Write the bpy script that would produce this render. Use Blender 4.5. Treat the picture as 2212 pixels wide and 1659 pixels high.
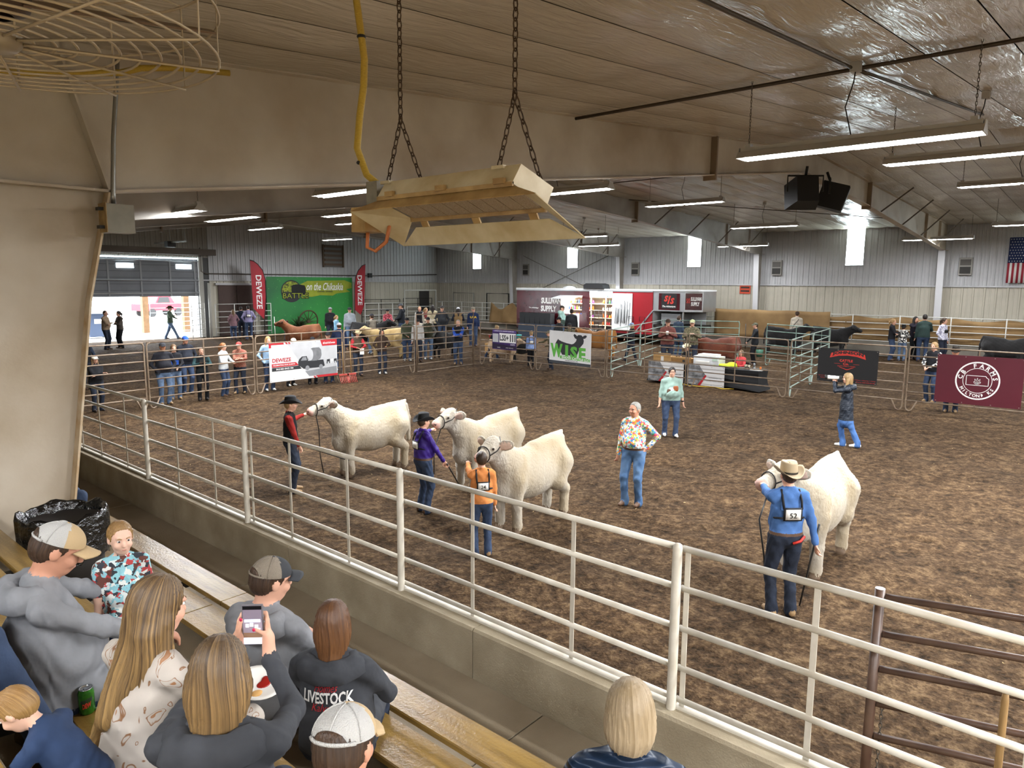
import bpy, math, random
import numpy as np
from mathutils import Matrix, Vector

for _o in list(bpy.data.objects):
    bpy.data.objects.remove(_o)
SC = bpy.context.scene
COL = SC.collection
random.seed(7)
RNG = np.random.default_rng(7)

# ------------------------------------------------------------------ camera
F_PX, CX, CY, CAM_H = 1534.0, 1106.0, 829.5, 3.75
PITCH, ROLL, PHI = math.atan(218 / 1534.0), 0.008, math.radians(49.0)
_fh = np.array([math.sin(PHI), math.cos(PHI), 0.0])
_rt = np.array([math.cos(PHI), -math.sin(PHI), 0.0])
_up = np.array([0.0, 0.0, 1.0])
FW = _fh * math.cos(PITCH) - _up * math.sin(PITCH)
_u2 = _up * math.cos(PITCH) + _fh * math.sin(PITCH)
RT = _rt * math.cos(ROLL) + _u2 * math.sin(ROLL)
UP = _u2 * math.cos(ROLL) - _rt * math.sin(ROLL)
CAM = np.array([0.0, 0.0, CAM_H])
cam_data = bpy.data.cameras.new('camera')
cam_data.sensor_width = 36.0
cam_data.lens = F_PX / 2212.0 * 36.0
cam_data.clip_end = 400
cam = bpy.data.objects.new('camera', cam_data)
COL.objects.link(cam)
cam.matrix_world = Matrix(((RT[0], UP[0], -FW[0], 0), (RT[1], UP[1], -FW[1], 0), (RT[2], UP[2], -FW[2], CAM_H), (0, 0, 0, 1)))
SC.camera = cam

# ------------------------------------------------------------------ sky, exposure
world = bpy.data.worlds.new('sky')
SC.world = world
world.use_nodes = True
_bg = world.node_tree.nodes['Background']
_bg.inputs[0].default_value = (0.86, 0.93, 1.0, 1)
_bg.inputs[1].default_value = 9.0
SC.view_settings.view_transform = 'Standard'
SC.view_settings.look = 'None'
SC.view_settings.exposure = 0.72
SC.view_settings.gamma = 1.0
SC.view_settings.use_curve_mapping = False
try:
    SC.cycles.use_denoising = True
    SC.cycles.use_adaptive_sampling = True
    SC.cycles.adaptive_threshold = 0.08
    SC.cycles.max_bounces = 4
    SC.cycles.diffuse_bounces = 2
    SC.cycles.glossy_bounces = 2
    SC.cycles.transmission_bounces = 2
    SC.cycles.transparent_max_bounces = 4
    SC.cycles.sample_clamp_indirect = 4.0
    SC.cycles.caustics_reflective = False
    SC.cycles.caustics_refractive = False
except Exception:
    pass
LAMP_W = 520.0        # radiant watts of one fluorescent fixture

# photo pixel -> world point on a stated plane (used to survey where things stand)
def ray(x, y):
    return FW + RT * (x - CX) / F_PX - UP * (y - CY) / F_PX
def onz(x, y, z=0.0):
    r = ray(x, y); return CAM + r * ((z - CAM_H) / r[2])
def onx(x, y, X):
    r = ray(x, y); return CAM + r * (X / r[0])
def ony(x, y, Y):
    r = ray(x, y); return CAM + r * (Y / r[1])

# ------------------------------------------------------------------ materials
MATS = {}
def srgb(c):
    if isinstance(c, str):
        c = c.lstrip('#'); c = tuple(int(c[i:i + 2], 16) / 255 for i in (0, 2, 4))
    return tuple(((v / 12.92) if v <= 0.04045 else ((v + 0.055) / 1.055) ** 2.4) for v in c)

def mat(name, col, rough=0.75, metal=0.0, var=0.0, vscale=6.0, bump=0.0, bscale=60.0, emit=0.0, col2=None, spec=0.4,
        coords='Object', stretch=None, sheen=0.0, alpha=1.0, detail=4.0, trans=0.0):
    if name in MATS:
        return MATS[name]
    m = bpy.data.materials.new(name); m.use_nodes = True
    nt = m.node_tree; b = nt.nodes['Principled BSDF']
    c = srgb(col)
    b.inputs['Base Color'].default_value = (*c, 1)
    b.inputs['Roughness'].default_value = rough
    b.inputs['Metallic'].default_value = metal
    b.inputs['Specular IOR Level'].default_value = spec
    if sheen:
        b.inputs['Sheen Weight'].default_value = sheen
    if trans:
        b.inputs['Transmission Weight'].default_value = trans
    m.diffuse_color = (*c, 1)
    if emit:
        b.inputs['Emission Color'].default_value = (*c, 1)
        b.inputs['Emission Strength'].default_value = emit
    if var or bump:
        tc = nt.nodes.new('ShaderNodeTexCoord'); mp = nt.nodes.new('ShaderNodeMapping')
        nt.links.new(tc.outputs[coords], mp.inputs[0])
        if stretch:
            mp.inputs['Scale'].default_value = stretch
    if var:
        n = nt.nodes.new('ShaderNodeTexNoise'); n.inputs['Scale'].default_value = vscale; n.inputs['Detail'].default_value = detail
        nt.links.new(mp.outputs[0], n.inputs['Vector'])
        r = nt.nodes.new('ShaderNodeValToRGB')
        d = srgb(col2) if col2 is not None else tuple(max(0, v * (1 - var)) for v in c)
        r.color_ramp.elements[0].position = 0.32; r.color_ramp.elements[1].position = 0.68
        r.color_ramp.elements[0].color = (*d, 1); r.color_ramp.elements[1].color = (*c, 1)
        nt.links.new(n.outputs[0], r.inputs[0]); nt.links.new(r.outputs[0], b.inputs['Base Color'])
    if bump:
        n2 = nt.nodes.new('ShaderNodeTexNoise'); n2.inputs['Scale'].default_value = bscale; n2.inputs['Detail'].default_value = 3
        nt.links.new(mp.outputs[0], n2.inputs['Vector'])
        bp = nt.nodes.new('ShaderNodeBump'); bp.inputs['Strength'].default_value = bump; bp.inputs['Distance'].default_value = 0.02
        nt.links.new(n2.outputs[0], bp.inputs['Height']); nt.links.new(bp.outputs[0], b.inputs['Normal'])
    if emit: m.cycles.emission_sampling = 'NONE'
    MATS[name] = m
    return m

def pattern(name, cols, kind='voronoi', scale=20.0, rough=0.8, pos=None, stretch=None, bump=0.15, bscale=40):
    """procedural multi-colour fabric print"""
    if name in MATS:
        return MATS[name]
    m = bpy.data.materials.new(name); m.use_nodes = True
    nt = m.node_tree; b = nt.nodes['Principled BSDF']; b.inputs['Roughness'].default_value = rough
    tc = nt.nodes.new('ShaderNodeTexCoord'); mp = nt.nodes.new('ShaderNodeMapping')
    nt.links.new(tc.outputs['Object'], mp.inputs[0])
    if stretch:
        mp.inputs['Scale'].default_value = stretch
    r = nt.nodes.new('ShaderNodeValToRGB'); r.color_ramp.interpolation = 'CONSTANT'
    while len(r.color_ramp.elements) < len(cols):
        r.color_ramp.elements.new(0.5)
    for i, c in enumerate(cols):
        r.color_ramp.elements[i].position = (pos[i] if pos else i / len(cols)); r.color_ramp.elements[i].color = (*srgb(c), 1)
    if kind == 'voronoi':
        v = nt.nodes.new('ShaderNodeTexVoronoi'); v.inputs['Scale'].default_value = scale
        n = nt.nodes.new('ShaderNodeTexNoise'); n.inputs['Scale'].default_value = scale * 0.7
        mx = nt.nodes.new('ShaderNodeVectorMath'); mx.operation = 'MULTIPLY_ADD'; mx.inputs[1].default_value = (0.06, 0.06, 0.06)
        nt.links.new(mp.outputs[0], n.inputs['Vector']); nt.links.new(n.outputs['Color'], mx.inputs[0]); nt.links.new(mp.outputs[0], mx.inputs[2])
        nt.links.new(mx.outputs[0], v.inputs['Vector'])
        sp = nt.nodes.new('ShaderNodeSeparateColor'); nt.links.new(v.outputs['Color'], sp.inputs[0]); nt.links.new(sp.outputs[0], r.inputs[0])
    elif kind == 'noise':
        n = nt.nodes.new('ShaderNodeTexNoise'); n.inputs['Scale'].default_value = scale; n.inputs['Detail'].default_value = 2
        nt.links.new(mp.outputs[0], n.inputs['Vector']); nt.links.new(n.outputs[0], r.inputs[0])
    elif kind == 'wave':
        w = nt.nodes.new('ShaderNodeTexWave'); w.bands_direction = 'Z'; w.inputs['Scale'].default_value = scale; w.inputs['Distortion'].default_value = 2.5
        w.inputs['Detail Scale'].default_value = 6
        nt.links.new(mp.outputs[0], w.inputs['Vector']); nt.links.new(w.outputs[0], r.inputs[0])
    elif kind == 'plaid':
        s1 = nt.nodes.new('ShaderNodeTexWave'); s1.bands_direction = 'Z'; s1.inputs['Scale'].default_value = scale
        s2 = nt.nodes.new('ShaderNodeTexWave'); s2.bands_direction = 'X'; s2.inputs['Scale'].default_value = scale
        ad = nt.nodes.new('ShaderNodeMath'); ad.operation = 'ADD'; hf = nt.nodes.new('ShaderNodeMath'); hf.operation = 'MULTIPLY'; hf.inputs[1].default_value = 0.5
        for s in (s1, s2):
            nt.links.new(mp.outputs[0], s.inputs['Vector'])
        nt.links.new(s1.outputs[1], ad.inputs[0]); nt.links.new(s2.outputs[1], ad.inputs[1]); nt.links.new(ad.outputs[0], hf.inputs[0]); nt.links.new(hf.outputs[0], r.inputs[0])
    nt.links.new(r.outputs[0], b.inputs['Base Color'])
    if bump:
        n2 = nt.nodes.new('ShaderNodeTexNoise'); n2.inputs['Scale'].default_value = bscale
        nt.links.new(tc.outputs['Object'], n2.inputs['Vector'])
        bp = nt.nodes.new('ShaderNodeBump'); bp.inputs['Strength'].default_value = bump; bp.inputs['Distance'].default_value = 0.02
        nt.links.new(n2.outputs[0], bp.inputs['Height']); nt.links.new(bp.outputs[0], b.inputs['Normal'])
    m.diffuse_color = (*srgb(cols[0]), 1)
    MATS[name] = m
    return m

def hair_mat(col, col2):
    name = 'hair_%s' % col
    if name in MATS:
        return MATS[name]
    m = mat(name, col, rough=0.5, var=1, col2=col2, vscale=6, stretch=(16, 16, .7), bump=0.35, bscale=8)
    return m

# ------------------------------------------------------------------ mesh building
class MB:
    def __init__(s):
        s.v = []; s.f = []; s.m = []; s.n = 0; s.smooth = []
    def add(s, v, f, mi=0, sm=False):
        v = np.asarray(v, float)
        s.v.append(v)
        for q in f:
            s.f.append(tuple(int(i) + s.n for i in q))
        s.m += [mi] * len(f); s.smooth += [sm] * len(f); s.n += len(v)
        return s
    def box(s, lo, hi, mi=0, M=None):
        x0, y0, z0 = lo; x1, y1, z1 = hi
        v = np.array([(x0, y0, z0), (x1, y0, z0), (x1, y1, z0), (x0, y1, z0), (x0, y0, z1), (x1, y0, z1), (x1, y1, z1), (x0, y1, z1)], float)
        if M is not None:
            v = xf(M, v)
        return s.add(v, [(0, 3, 2, 1), (4, 5, 6, 7), (0, 1, 5, 4), (1, 2, 6, 5), (2, 3, 7, 6), (3, 0, 4, 7)], mi)
    def beam(s, a, b, w, h, mi=0, up=(0, 0, 1)):
        """rectangular bar from a to b, w across, h along up"""
        a = np.asarray(a, float); b = np.asarray(b, float); d = b - a; L = np.linalg.norm(d); d /= L
        u = np.asarray(up, float); sd = np.cross(d, u)
        if np.linalg.norm(sd) < 1e-6:
            u = np.array([1., 0, 0]); sd = np.cross(d, u)
        sd /= np.linalg.norm(sd); u = np.cross(sd, d)
        v = []
        for p in (a, b):
            for i, j in ((-1, -1), (1, -1), (1, 1), (-1, 1)):
                v.append(p + sd * i * w / 2 + u * j * h / 2)
        return s.add(v, [(0, 1, 2, 3), (7, 6, 5, 4), (0, 4, 5, 1), (1, 5, 6, 2), (2, 6, 7, 3), (3, 7, 4, 0)], mi)
    def tube(s, pts, r, n=8, mi=0, caps=True, sm=True, closed=False):
        pts = [np.asarray(p, float) for p in pts]; k = len(pts)
        rs = r if hasattr(r, '__len__') else [r] * k
        v = []; prev = None
        for i in range(k):
            if closed:
                t = pts[(i + 1) % k] - pts[i - 1]
            else:
                t = pts[min(i + 1, k - 1)] - pts[max(i - 1, 0)]
            t = t / (np.linalg.norm(t) + 1e-12)
            if prev is None:
                a = np.array([0, 0, 1.]) if abs(t[2]) < 0.9 else np.array([1., 0, 0])
                e = np.cross(t, a); e /= np.linalg.norm(e)
            else:
                e = prev - t * (prev @ t); e /= np.linalg.norm(e)
            prev = e; g = np.cross(t, e)
            for j in range(n):
                an = 2 * math.pi * j / n
                v.append(pts[i] + rs[i] * (e * math.cos(an) + g * math.sin(an)))
        f = []
        for i in range(k if closed else k - 1):
            i2 = (i + 1) % k
            for j in range(n):
                j2 = (j + 1) % n
                f.append((i * n + j, i * n + j2, i2 * n + j2, i2 * n + j))
        s.add(v, f, mi, sm)
        if caps and not closed:
            o = s.n - len(v)
            s.f.append(tuple(o + j for j in reversed(range(n)))); s.f.append(tuple(o + (k - 1) * n + j for j in range(n)))
            s.m += [mi, mi]; s.smooth += [False, False]
        return s
    def lathe(s, prof, n=16, c=(0, 0, 0), mi=0, sm=True, sx=1.0, sy=1.0, M=None):
        v = []
        for (r, z) in prof:
            for j in range(n):
                a = 2 * math.pi * j / n
                v.append((c[0] + r * math.cos(a) * sx, c[1] + r * math.sin(a) * sy, c[2] + z))
        f = []
        for i in range(len(prof) - 1):
            for j in range(n):
                j2 = (j + 1) % n
                f.append((i * n + j, i * n + j2, (i + 1) * n + j2, (i + 1) * n + j))
        v = np.array(v)
        if M is not None:
            v = xf(M, v)
        return s.add(v, f, mi, sm)
    def prism(s, poly, o, ex, ey, th, mi=0):
        """extrude 2-D polygon (in plane o + x*ex + y*ey) by th along ex x ey"""
        o, ex, ey = (np.asarray(q, float) for q in (o, ex, ey)); nz = np.cross(ex, ey); nz /= np.linalg.norm(nz)
        k = len(poly)
        v = [o + ex * x + ey * y for x, y in poly] + [o + ex * x + ey * y + nz * th for x, y in poly]
        f = [tuple(reversed(range(k))), tuple(range(k, 2 * k))] + [(i, (i + 1) % k, k + (i + 1) % k, k + i) for i in range(k)]
        return s.add(v, f, mi)
    def grid(s, P, mi=0, sm=True, wrap=False):
        P = np.asarray(P, float); a, b = P.shape[:2]
        f = []
        for i in range(a - 1):
            for j in range(b if wrap else b - 1):
                j2 = (j + 1) % b
                f.append((i * b + j, i * b + j2, (i + 1) * b + j2, (i + 1) * b + j))
        return s.add(P.reshape(-1, 3), f, mi, sm)
    def sheet(s, P, th, mi=0, sm=True):
        """thickened open grid"""
        P = np.asarray(P, float); a, b = P.shape[:2]
        du = np.gradient(P, axis=0); dv = np.gradient(P, axis=1); n = np.cross(du, dv); n /= (np.linalg.norm(n, axis=2, keepdims=True) + 1e-12)
        Q = P - n * th; o = s.n
        s.grid(P, mi, sm); 
        f = []
        base = a * b
        for i in range(a - 1):
            for j in range(b - 1):
                f.append((i * b + j, (i + 1) * b + j, (i + 1) * b + j + 1, i * b + j + 1))
        s.add(Q.reshape(-1, 3), f, mi, sm)
        ring = [(0, j) for j in range(b)] + [(i, b - 1) for i in range(1, a)] + [(a - 1, j) for j in range(b - 2, -1, -1)] + [(i, 0) for i in range(a - 2, 0, -1)]
        idx = [o + i * b + j for i, j in ring]
        for q in range(len(idx)):
            p0, p1 = idx[q], idx[(q + 1) % len(idx)]
            s.f.append((p0, p0 + base, p1 + base, p1)); s.m.append(mi); s.smooth.append(False)
        return s
    def mesh(s, name, mats):
        me = bpy.data.meshes.new(name)
        V = np.concatenate(s.v) if s.v else np.zeros((0, 3))
        me.from_pydata(V.tolist(), [], s.f)
        for m_ in mats:
            me.materials.append(m_)
        if len(mats) > 1:
            me.polygons.foreach_set('material_index', s.m)
        me.polygons.foreach_set('use_smooth', s.smooth)
        me.update()
        return me
    def build(s, name, mats, parent=None, loc=None):
        if not isinstance(mats, (list, tuple)):
            mats = [mats]
        return link(name, s.mesh(name, mats), parent, loc)

def xf(M, v):
    M = np.asarray(M, float); v = np.asarray(v, float)
    return v @ M[:3, :3].T + M[:3, 3]
def link(name, data, parent=None, loc=None):
    o = bpy.data.objects.new(name, data); COL.objects.link(o)
    if parent is not None:
        o.parent = parent
    if loc is not None:
        o.location = loc
    return o
def tag(o, label=None, cat=None, group=None, kind=None):
    if label: o['label'] = label
    if cat: o['category'] = cat
    if group: o['group'] = group
    if kind: o['kind'] = kind
    return o
def thing(name, label, cat, loc=(0, 0, 0), rz=0.0, group=None):
    o = bpy.data.objects.new(name, None); COL.objects.link(o)
    o.empty_display_size = 0.1
    o.location = loc; o.rotation_euler = (0, 0, rz)
    return tag(o, label, cat, group)
def struct(name, mb, m, label=None):
    return tag(mb.build(name, m), label, None, None, 'structure')
def rotz(a):
    c, s = math.cos(a), math.sin(a); return np.array([[c, -s, 0, 0], [s, c, 0, 0], [0, 0, 1, 0], [0, 0, 0, 1.]])
def rotx(a):
    c, s = math.cos(a), math.sin(a); return np.array([[1, 0, 0, 0], [0, c, -s, 0], [0, s, c, 0], [0, 0, 0, 1.]])
def roty(a):
    c, s = math.cos(a), math.sin(a); return np.array([[c, 0, s, 0], [0, 1, 0, 0], [-s, 0, c, 0], [0, 0, 0, 1.]])
def trans(x, y, z):
    M = np.eye(4); M[:3, 3] = (x, y, z); return M

# lettering: built-in font, turned into mesh geometry on a plane (o, ex, ey)
def text_geo(s, size=1.0, bold=0.0, shear=0.0, space=1.0, align='CENTER'):
    cu = bpy.data.curves.new('lettering', 'FONT'); cu.body = s; cu.size = size; cu.align_x = align; cu.align_y = 'CENTER'
    cu.offset = bold; cu.shear = shear; cu.space_character = space; cu.resolution_u = 2; cu.fill_mode = 'FRONT'
    o = bpy.data.objects.new('lettering', cu); COL.objects.link(o)
    me = o.to_mesh()
    v = np.array([p.co[:] for p in me.vertices]) if len(me.vertices) else np.zeros((0, 3))
    f = [tuple(p.vertices) for p in me.polygons]
    o.to_mesh_clear(); bpy.data.objects.remove(o); bpy.data.curves.remove(cu)
    return v, f
def put_text(mb, s, o, ex, ey, x, y, size=None, width=None, height=None, bold=0.0, shear=0.0, mi=0, space=1.0, lift=0.004, ang=0.0, bend=None):
    """lettering centred at (x, y) on the plane; width/height stretch it to that size"""
    v, f = text_geo(s, 1.0, bold, shear, space)
    if len(v) == 0:
        return
    lo, hi = v[:, :2].min(0), v[:, :2].max(0); c = (lo + hi) / 2; d = hi - lo
    p = v[:, :2] - c
    sx = (width / d[0]) if width else (size or 1.0); sy = (height / d[1]) if height else (sx if width else (size or 1.0))
    if height and not width:
        sx = sy
    p = p * (sx, sy)
    if bend:
        p[:, 1] += bend * (1 - (p[:, 0] / (abs(p[:, 0]).max() + 1e-9)) ** 2)
    if ang:
        ca, sa = math.cos(ang), math.sin(ang); p = np.stack([p[:, 0] * ca - p[:, 1] * sa, p[:, 0] * sa + p[:, 1] * ca], 1)
    o, ex, ey = (np.asarray(q, float) for q in (o, ex, ey)); nz = np.cross(ex, ey); nz /= np.linalg.norm(nz)
    q = o + ex * (p[:, :1] + x) + ey * (p[:, 1:] + y) + nz * lift
    mb.add(q, f, mi)
# ------------------------------------------------------------------ smooth implicit bodies (one continuous surface each)
class Body:
    def __init__(s, cell=0.025):
        s.p = []; s.cell = cell; s.ref = []; s.sub = []
    def cone(s, a, b, ra, rb, mi=0, k=0.03, flat=None):
        """capsule a-b, radius ra..rb; flat=(dir, q): squeezed by q along dir"""
        s.p.append(('c', np.asarray(a, float), np.asarray(b, float), ra, rb, mi, k, flat)); return s
    def ell(s, c, r, mi=0, k=0.03, R=None):
        s.p.append(('e', np.asarray(c, float), np.asarray(r, float), R, None, mi, k, None)); return s
    def cut(s, c, r, R=None):
        s.sub.append(('e', np.asarray(c, float), np.asarray(r, float), R, None, 0, 0.01, None)); return s
    def refine(s, c, r, cell):
        s.ref.append((np.asarray(c, float), r, cell)); return s
    def _bb(s, p):
        if p[0] == 'c':
            r = max(p[3], p[4]); return np.minimum(p[1], p[2]) - r, np.maximum(p[1], p[2]) + r
        r = p[2] if p[3] is None else np.full(3, p[2].max())
        return p[1] - r, p[1] + r
    def _d(s, p, X, Y, Z):
        if p[0] == 'c':
            a, b, ra, rb, flat = p[1], p[2], p[3], p[4], p[7]
            px, py, pz = X - a[0], Y - a[1], Z - a[2]
            d = b - a
            if flat is not None:
                n, q = np.asarray(flat[0], float), flat[1]; n = n / np.linalg.norm(n); w = (1 / q - 1)
                t = (px * n[0] + py * n[1] + pz * n[2]) * w
                px = px + t * n[0]; py = py + t * n[1]; pz = pz + t * n[2]; d = d + n * (d @ n) * w
            L2 = d @ d + 1e-12
            h = np.clip((px * d[0] + py * d[1] + pz * d[2]) / L2, 0, 1)
            dd = np.sqrt((px - d[0] * h) ** 2 + (py - d[1] * h) ** 2 + (pz - d[2] * h) ** 2) - (ra + (rb - ra) * h)
            if flat is not None:
                dd = dd * (0.5 + 0.5 * flat[1])
            return dd
        c, r, R = p[1], p[2], p[3]
        px, py, pz = X - c[0], Y - c[1], Z - c[2]
        if R is not None:
            R = np.asarray(R)[:3, :3]
            px, py, pz = (R[0, 0] * px + R[1, 0] * py + R[2, 0] * pz, R[0, 1] * px + R[1, 1] * py + R[2, 1] * pz, R[0, 2] * px + R[1, 2] * py + R[2, 2] * pz)
        k0 = np.sqrt((px / r[0]) ** 2 + (py / r[1]) ** 2 + (pz / r[2]) ** 2)
        k1 = np.sqrt((px / r[0] ** 2) ** 2 + (py / r[1] ** 2) ** 2 + (pz / r[2] ** 2) ** 2) + 1e-9
        return k0 * (k0 - 1) / k1
    def build(s):
        lo = np.min([s._bb(p)[0] for p in s.p], 0) - 0.05; hi = np.max([s._bb(p)[1] for p in s.p], 0) + 0.05
        ax = []
        for i in range(3):
            edges = [(lo[i], hi[i], s.cell)]
            c = [lo[i]]
            x = lo[i]
            while x < hi[i]:
                st = s.cell
                for (rc, rr, rcell) in s.ref:
                    if rc[i] - rr <= x <= rc[i] + rr:
                        st = min(st, rcell)
                x += st; c.append(x)
            ax.append(np.array(c))
        nx, ny, nz = (len(a) for a in ax)
        FAR = 0.12
        D = np.full((nx, ny, nz), FAR, np.float32); RAW = np.full((nx, ny, nz), 9.0, np.float32); ID = np.zeros((nx, ny, nz), np.int16)
        for p in s.p:
            b0, b1 = s._bb(p); mg = 0.05 + p[6]
            sl = tuple(slice(max(0, np.searchsorted(ax[i], b0[i] - mg) - 1), np.searchsorted(ax[i], b1[i] + mg) + 1) for i in range(3))
            X, Y, Z = np.meshgrid(*(ax[i][sl[i]] for i in range(3)), indexing='ij', sparse=True)
            d = s._d(p, X, Y, Z).astype(np.float32)
            a = D[sl]; k = p[6]
            h = np.maximum(k - np.abs(a - d), 0) / k
            D[sl] = np.minimum(a, d) - h * h * k * 0.25
            rw = RAW[sl]; m = d < rw
            rw[m] = d[m]; ID[sl][m] = p[5]
        for p in s.sub:
            b0, b1 = s._bb(p); mg = 0.04
            sl = tuple(slice(max(0, np.searchsorted(ax[i], b0[i] - mg) - 1), np.searchsorted(ax[i], b1[i] + mg) + 1) for i in range(3))
            X, Y, Z = np.meshgrid(*(ax[i][sl[i]] for i in range(3)), indexing='ij', sparse=True)
            D[sl] = np.maximum(D[sl], -s._d(p, X, Y, Z).astype(np.float32))
        return s._nets(D, ID, ax)
    @staticmethod
    def _nets(D, ID, ax):
        S = D < 0
        nx, ny, nz = D.shape
        cnt = np.zeros((nx - 1, ny - 1, nz - 1), np.int8)
        for i in (0, 1):
            for j in (0, 1):
                for k in (0, 1):
                    cnt += S[i:nx - 1 + i, j:ny - 1 + j, k:nz - 1 + k]
        act = (cnt > 0) & (cnt < 8)
        ci, cj, ck = np.nonzero(act)
        n = len(ci)
        vid = np.full(act.shape, -1, np.int32); vid[ci, cj, ck] = np.arange(n)
        acc = np.zeros((n, 3)); num = np.zeros(n)
        E = [((0, 0, 0), (1, 0, 0)), ((0, 1, 0), (1, 1, 0)), ((0, 0, 1), (1, 0, 1)), ((0, 1, 1), (1, 1, 1)),
             ((0, 0, 0), (0, 1, 0)), ((1, 0, 0), (1, 1, 0)), ((0, 0, 1), (0, 1, 1)), ((1, 0, 1), (1, 1, 1)),
             ((0, 0, 0), (0, 0, 1)), ((1, 0, 0), (1, 0, 1)), ((0, 1, 0), (0, 1, 1)), ((1, 1, 0), (1, 1, 1))]
        for a, b in E:
            d0 = D[ci + a[0], cj + a[1], ck + a[2]].astype(float); d1 = D[ci + b[0], cj + b[1], ck + b[2]].astype(float)
            m = (d0 < 0) != (d1 < 0)
            t = np.where(m, d0 / np.where(m, d0 - d1, 1), 0)
            pa = np.stack([ax[0][ci + a[0]], ax[1][cj + a[1]], ax[2][ck + a[2]]], 1); pb = np.stack([ax[0][ci + b[0]], ax[1][cj + b[1]], ax[2][ck + b[2]]], 1)
            p = pa + (pb - pa) * t[:, None]
            acc[m] += p[m]; num[m] += 1
        V = acc / num[:, None]
        # nearest corner id
        fx = (V[:, 0] - ax[0][ci]) / (ax[0][ci + 1] - ax[0][ci]) > 0.5; fy = (V[:, 1] - ax[1][cj]) / (ax[1][cj + 1] - ax[1][cj]) > 0.5; fz = (V[:, 2] - ax[2][ck]) / (ax[2][ck + 1] - ax[2][ck]) > 0.5
        vm = ID[ci + fx, cj + fy, ck + fz]
        Q = []
        for axis in range(3):
            sh = [slice(None)] * 3; s0 = list(sh); s1 = list(sh)
            s0[axis] = slice(0, -1); s1[axis] = slice(1, None)
            A, B = S[tuple(s0)], S[tuple(s1)]
            m = A != B
            i, j, k = np.nonzero(m)
            o1, o2 = [(1, 2), (2, 0), (0, 1)][axis]
            idx = np.stack([i, j, k], 1)
            ok = (idx[:, o1] > 0) & (idx[:, o2] > 0) & (idx[:, o1] < D.shape[o1] - 1) & (idx[:, o2] < D.shape[o2] - 1)
            idx = idx[ok]
            fl = A[idx[:, 0], idx[:, 1], idx[:, 2]]
            def g(a, b):
                t = idx.copy(); t[:, o1] -= a; t[:, o2] -= b
                return vid[t[:, 0], t[:, 1], t[:, 2]]
            q = np.stack([g(1, 1), g(0, 1), g(0, 0), g(1, 0)], 1)
            q[~fl] = q[~fl][:, ::-1]
            Q.append(q)
        Q = np.concatenate(Q)
        return V, Q, vm[Q[:, 0]]

def smooth_mesh(V, Q, it=1, lam=0.5):
    for _ in range(it):
        acc = np.zeros_like(V); n = np.zeros(len(V))
        for a in range(4):
            b = (a + 1) % 4
            np.add.at(acc, Q[:, a], V[Q[:, b]]); np.add.at(n, Q[:, a], 1)
            np.add.at(acc, Q[:, b], V[Q[:, a]]); np.add.at(n, Q[:, b], 1)
        V = V + lam * (acc / np.maximum(n, 1)[:, None] - V)
    return V
def quad_mesh(name, V, Q, mi, mats):
    me = bpy.data.meshes.new(name)
    me.vertices.add(len(V)); me.vertices.foreach_set('co', np.ascontiguousarray(V, np.float32).ravel())
    me.loops.add(len(Q) * 4); me.loops.foreach_set('vertex_index', np.ascontiguousarray(Q, np.int32).ravel())
    me.polygons.add(len(Q)); me.polygons.foreach_set('loop_start', np.arange(0, len(Q) * 4, 4, dtype=np.int32))
    for m_ in mats:
        me.materials.append(m_)
    me.polygons.foreach_set('material_index', np.ascontiguousarray(mi, np.int32))
    me.polygons.foreach_set('use_smooth', np.ones(len(Q), bool))
    me.update(calc_edges=True); me.validate()
    return me
def vnormals(V, Q):
    n = np.cross(V[Q[:, 2]] - V[Q[:, 0]], V[Q[:, 3]] - V[Q[:, 1]])
    N = np.zeros_like(V)
    for a in range(4):
        np.add.at(N, Q[:, a], n)
    return N / (np.linalg.norm(N, axis=1, keepdims=True) + 1e-12)
def ell_dome(MBq, c, r, n=18, rows=7, t1=math.pi / 2, M=None, mi=0, z0=0.0):
    P = np.zeros((rows + 1, n, 3))
    for i in range(rows + 1):
        t = z0 + (t1 - z0) * i / rows
        for j in range(n):
            a = 2 * math.pi * j / n; P[i, j] = (c[0] + r[0] * math.cos(t) * math.cos(a), c[1] + r[1] * math.cos(t) * math.sin(a), c[2] + r[2] * math.sin(t))
    if M is not None: P = xf(M, P.reshape(-1, 3)).reshape(P.shape)
    MBq.grid(P, mi, True, wrap=True)
# ------------------------------------------------------------------ building shell
W_FAR, Y_END = 43.8, 46.98
FRAMES = [7.8, 17.65, 27.6, 37.6]
Y_BACK, X_NEAR = -13.0, -3.5
RIDGE = (22.5, 7.775)
def roof_z(x):
    return 5.75 + 0.09 * x if x <= 22.5 else 7.775 - 0.0378 * (x - 22.5)

def smooth_noise(nx, ny, cell, seed):
    r = np.random.default_rng(seed); g = r.normal(size=(nx // cell + 3, ny // cell + 3))
    x = np.arange(nx) / cell; y = np.arange(ny) / cell
    i = x.astype(int); j = y.astype(int); fx = (x - i)[:, None]; fy = (y - j)[None, :]
    fx = fx * fx * (3 - 2 * fx); fy = fy * fy * (3 - 2 * fy)
    return (g[np.ix_(i, j)] * (1 - fx) * (1 - fy) + g[np.ix_(i + 1, j)] * fx * (1 - fy) + g[np.ix_(i, j + 1)] * (1 - fx) * fy + g[np.ix_(i + 1, j + 1)] * fx * fy)

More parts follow.
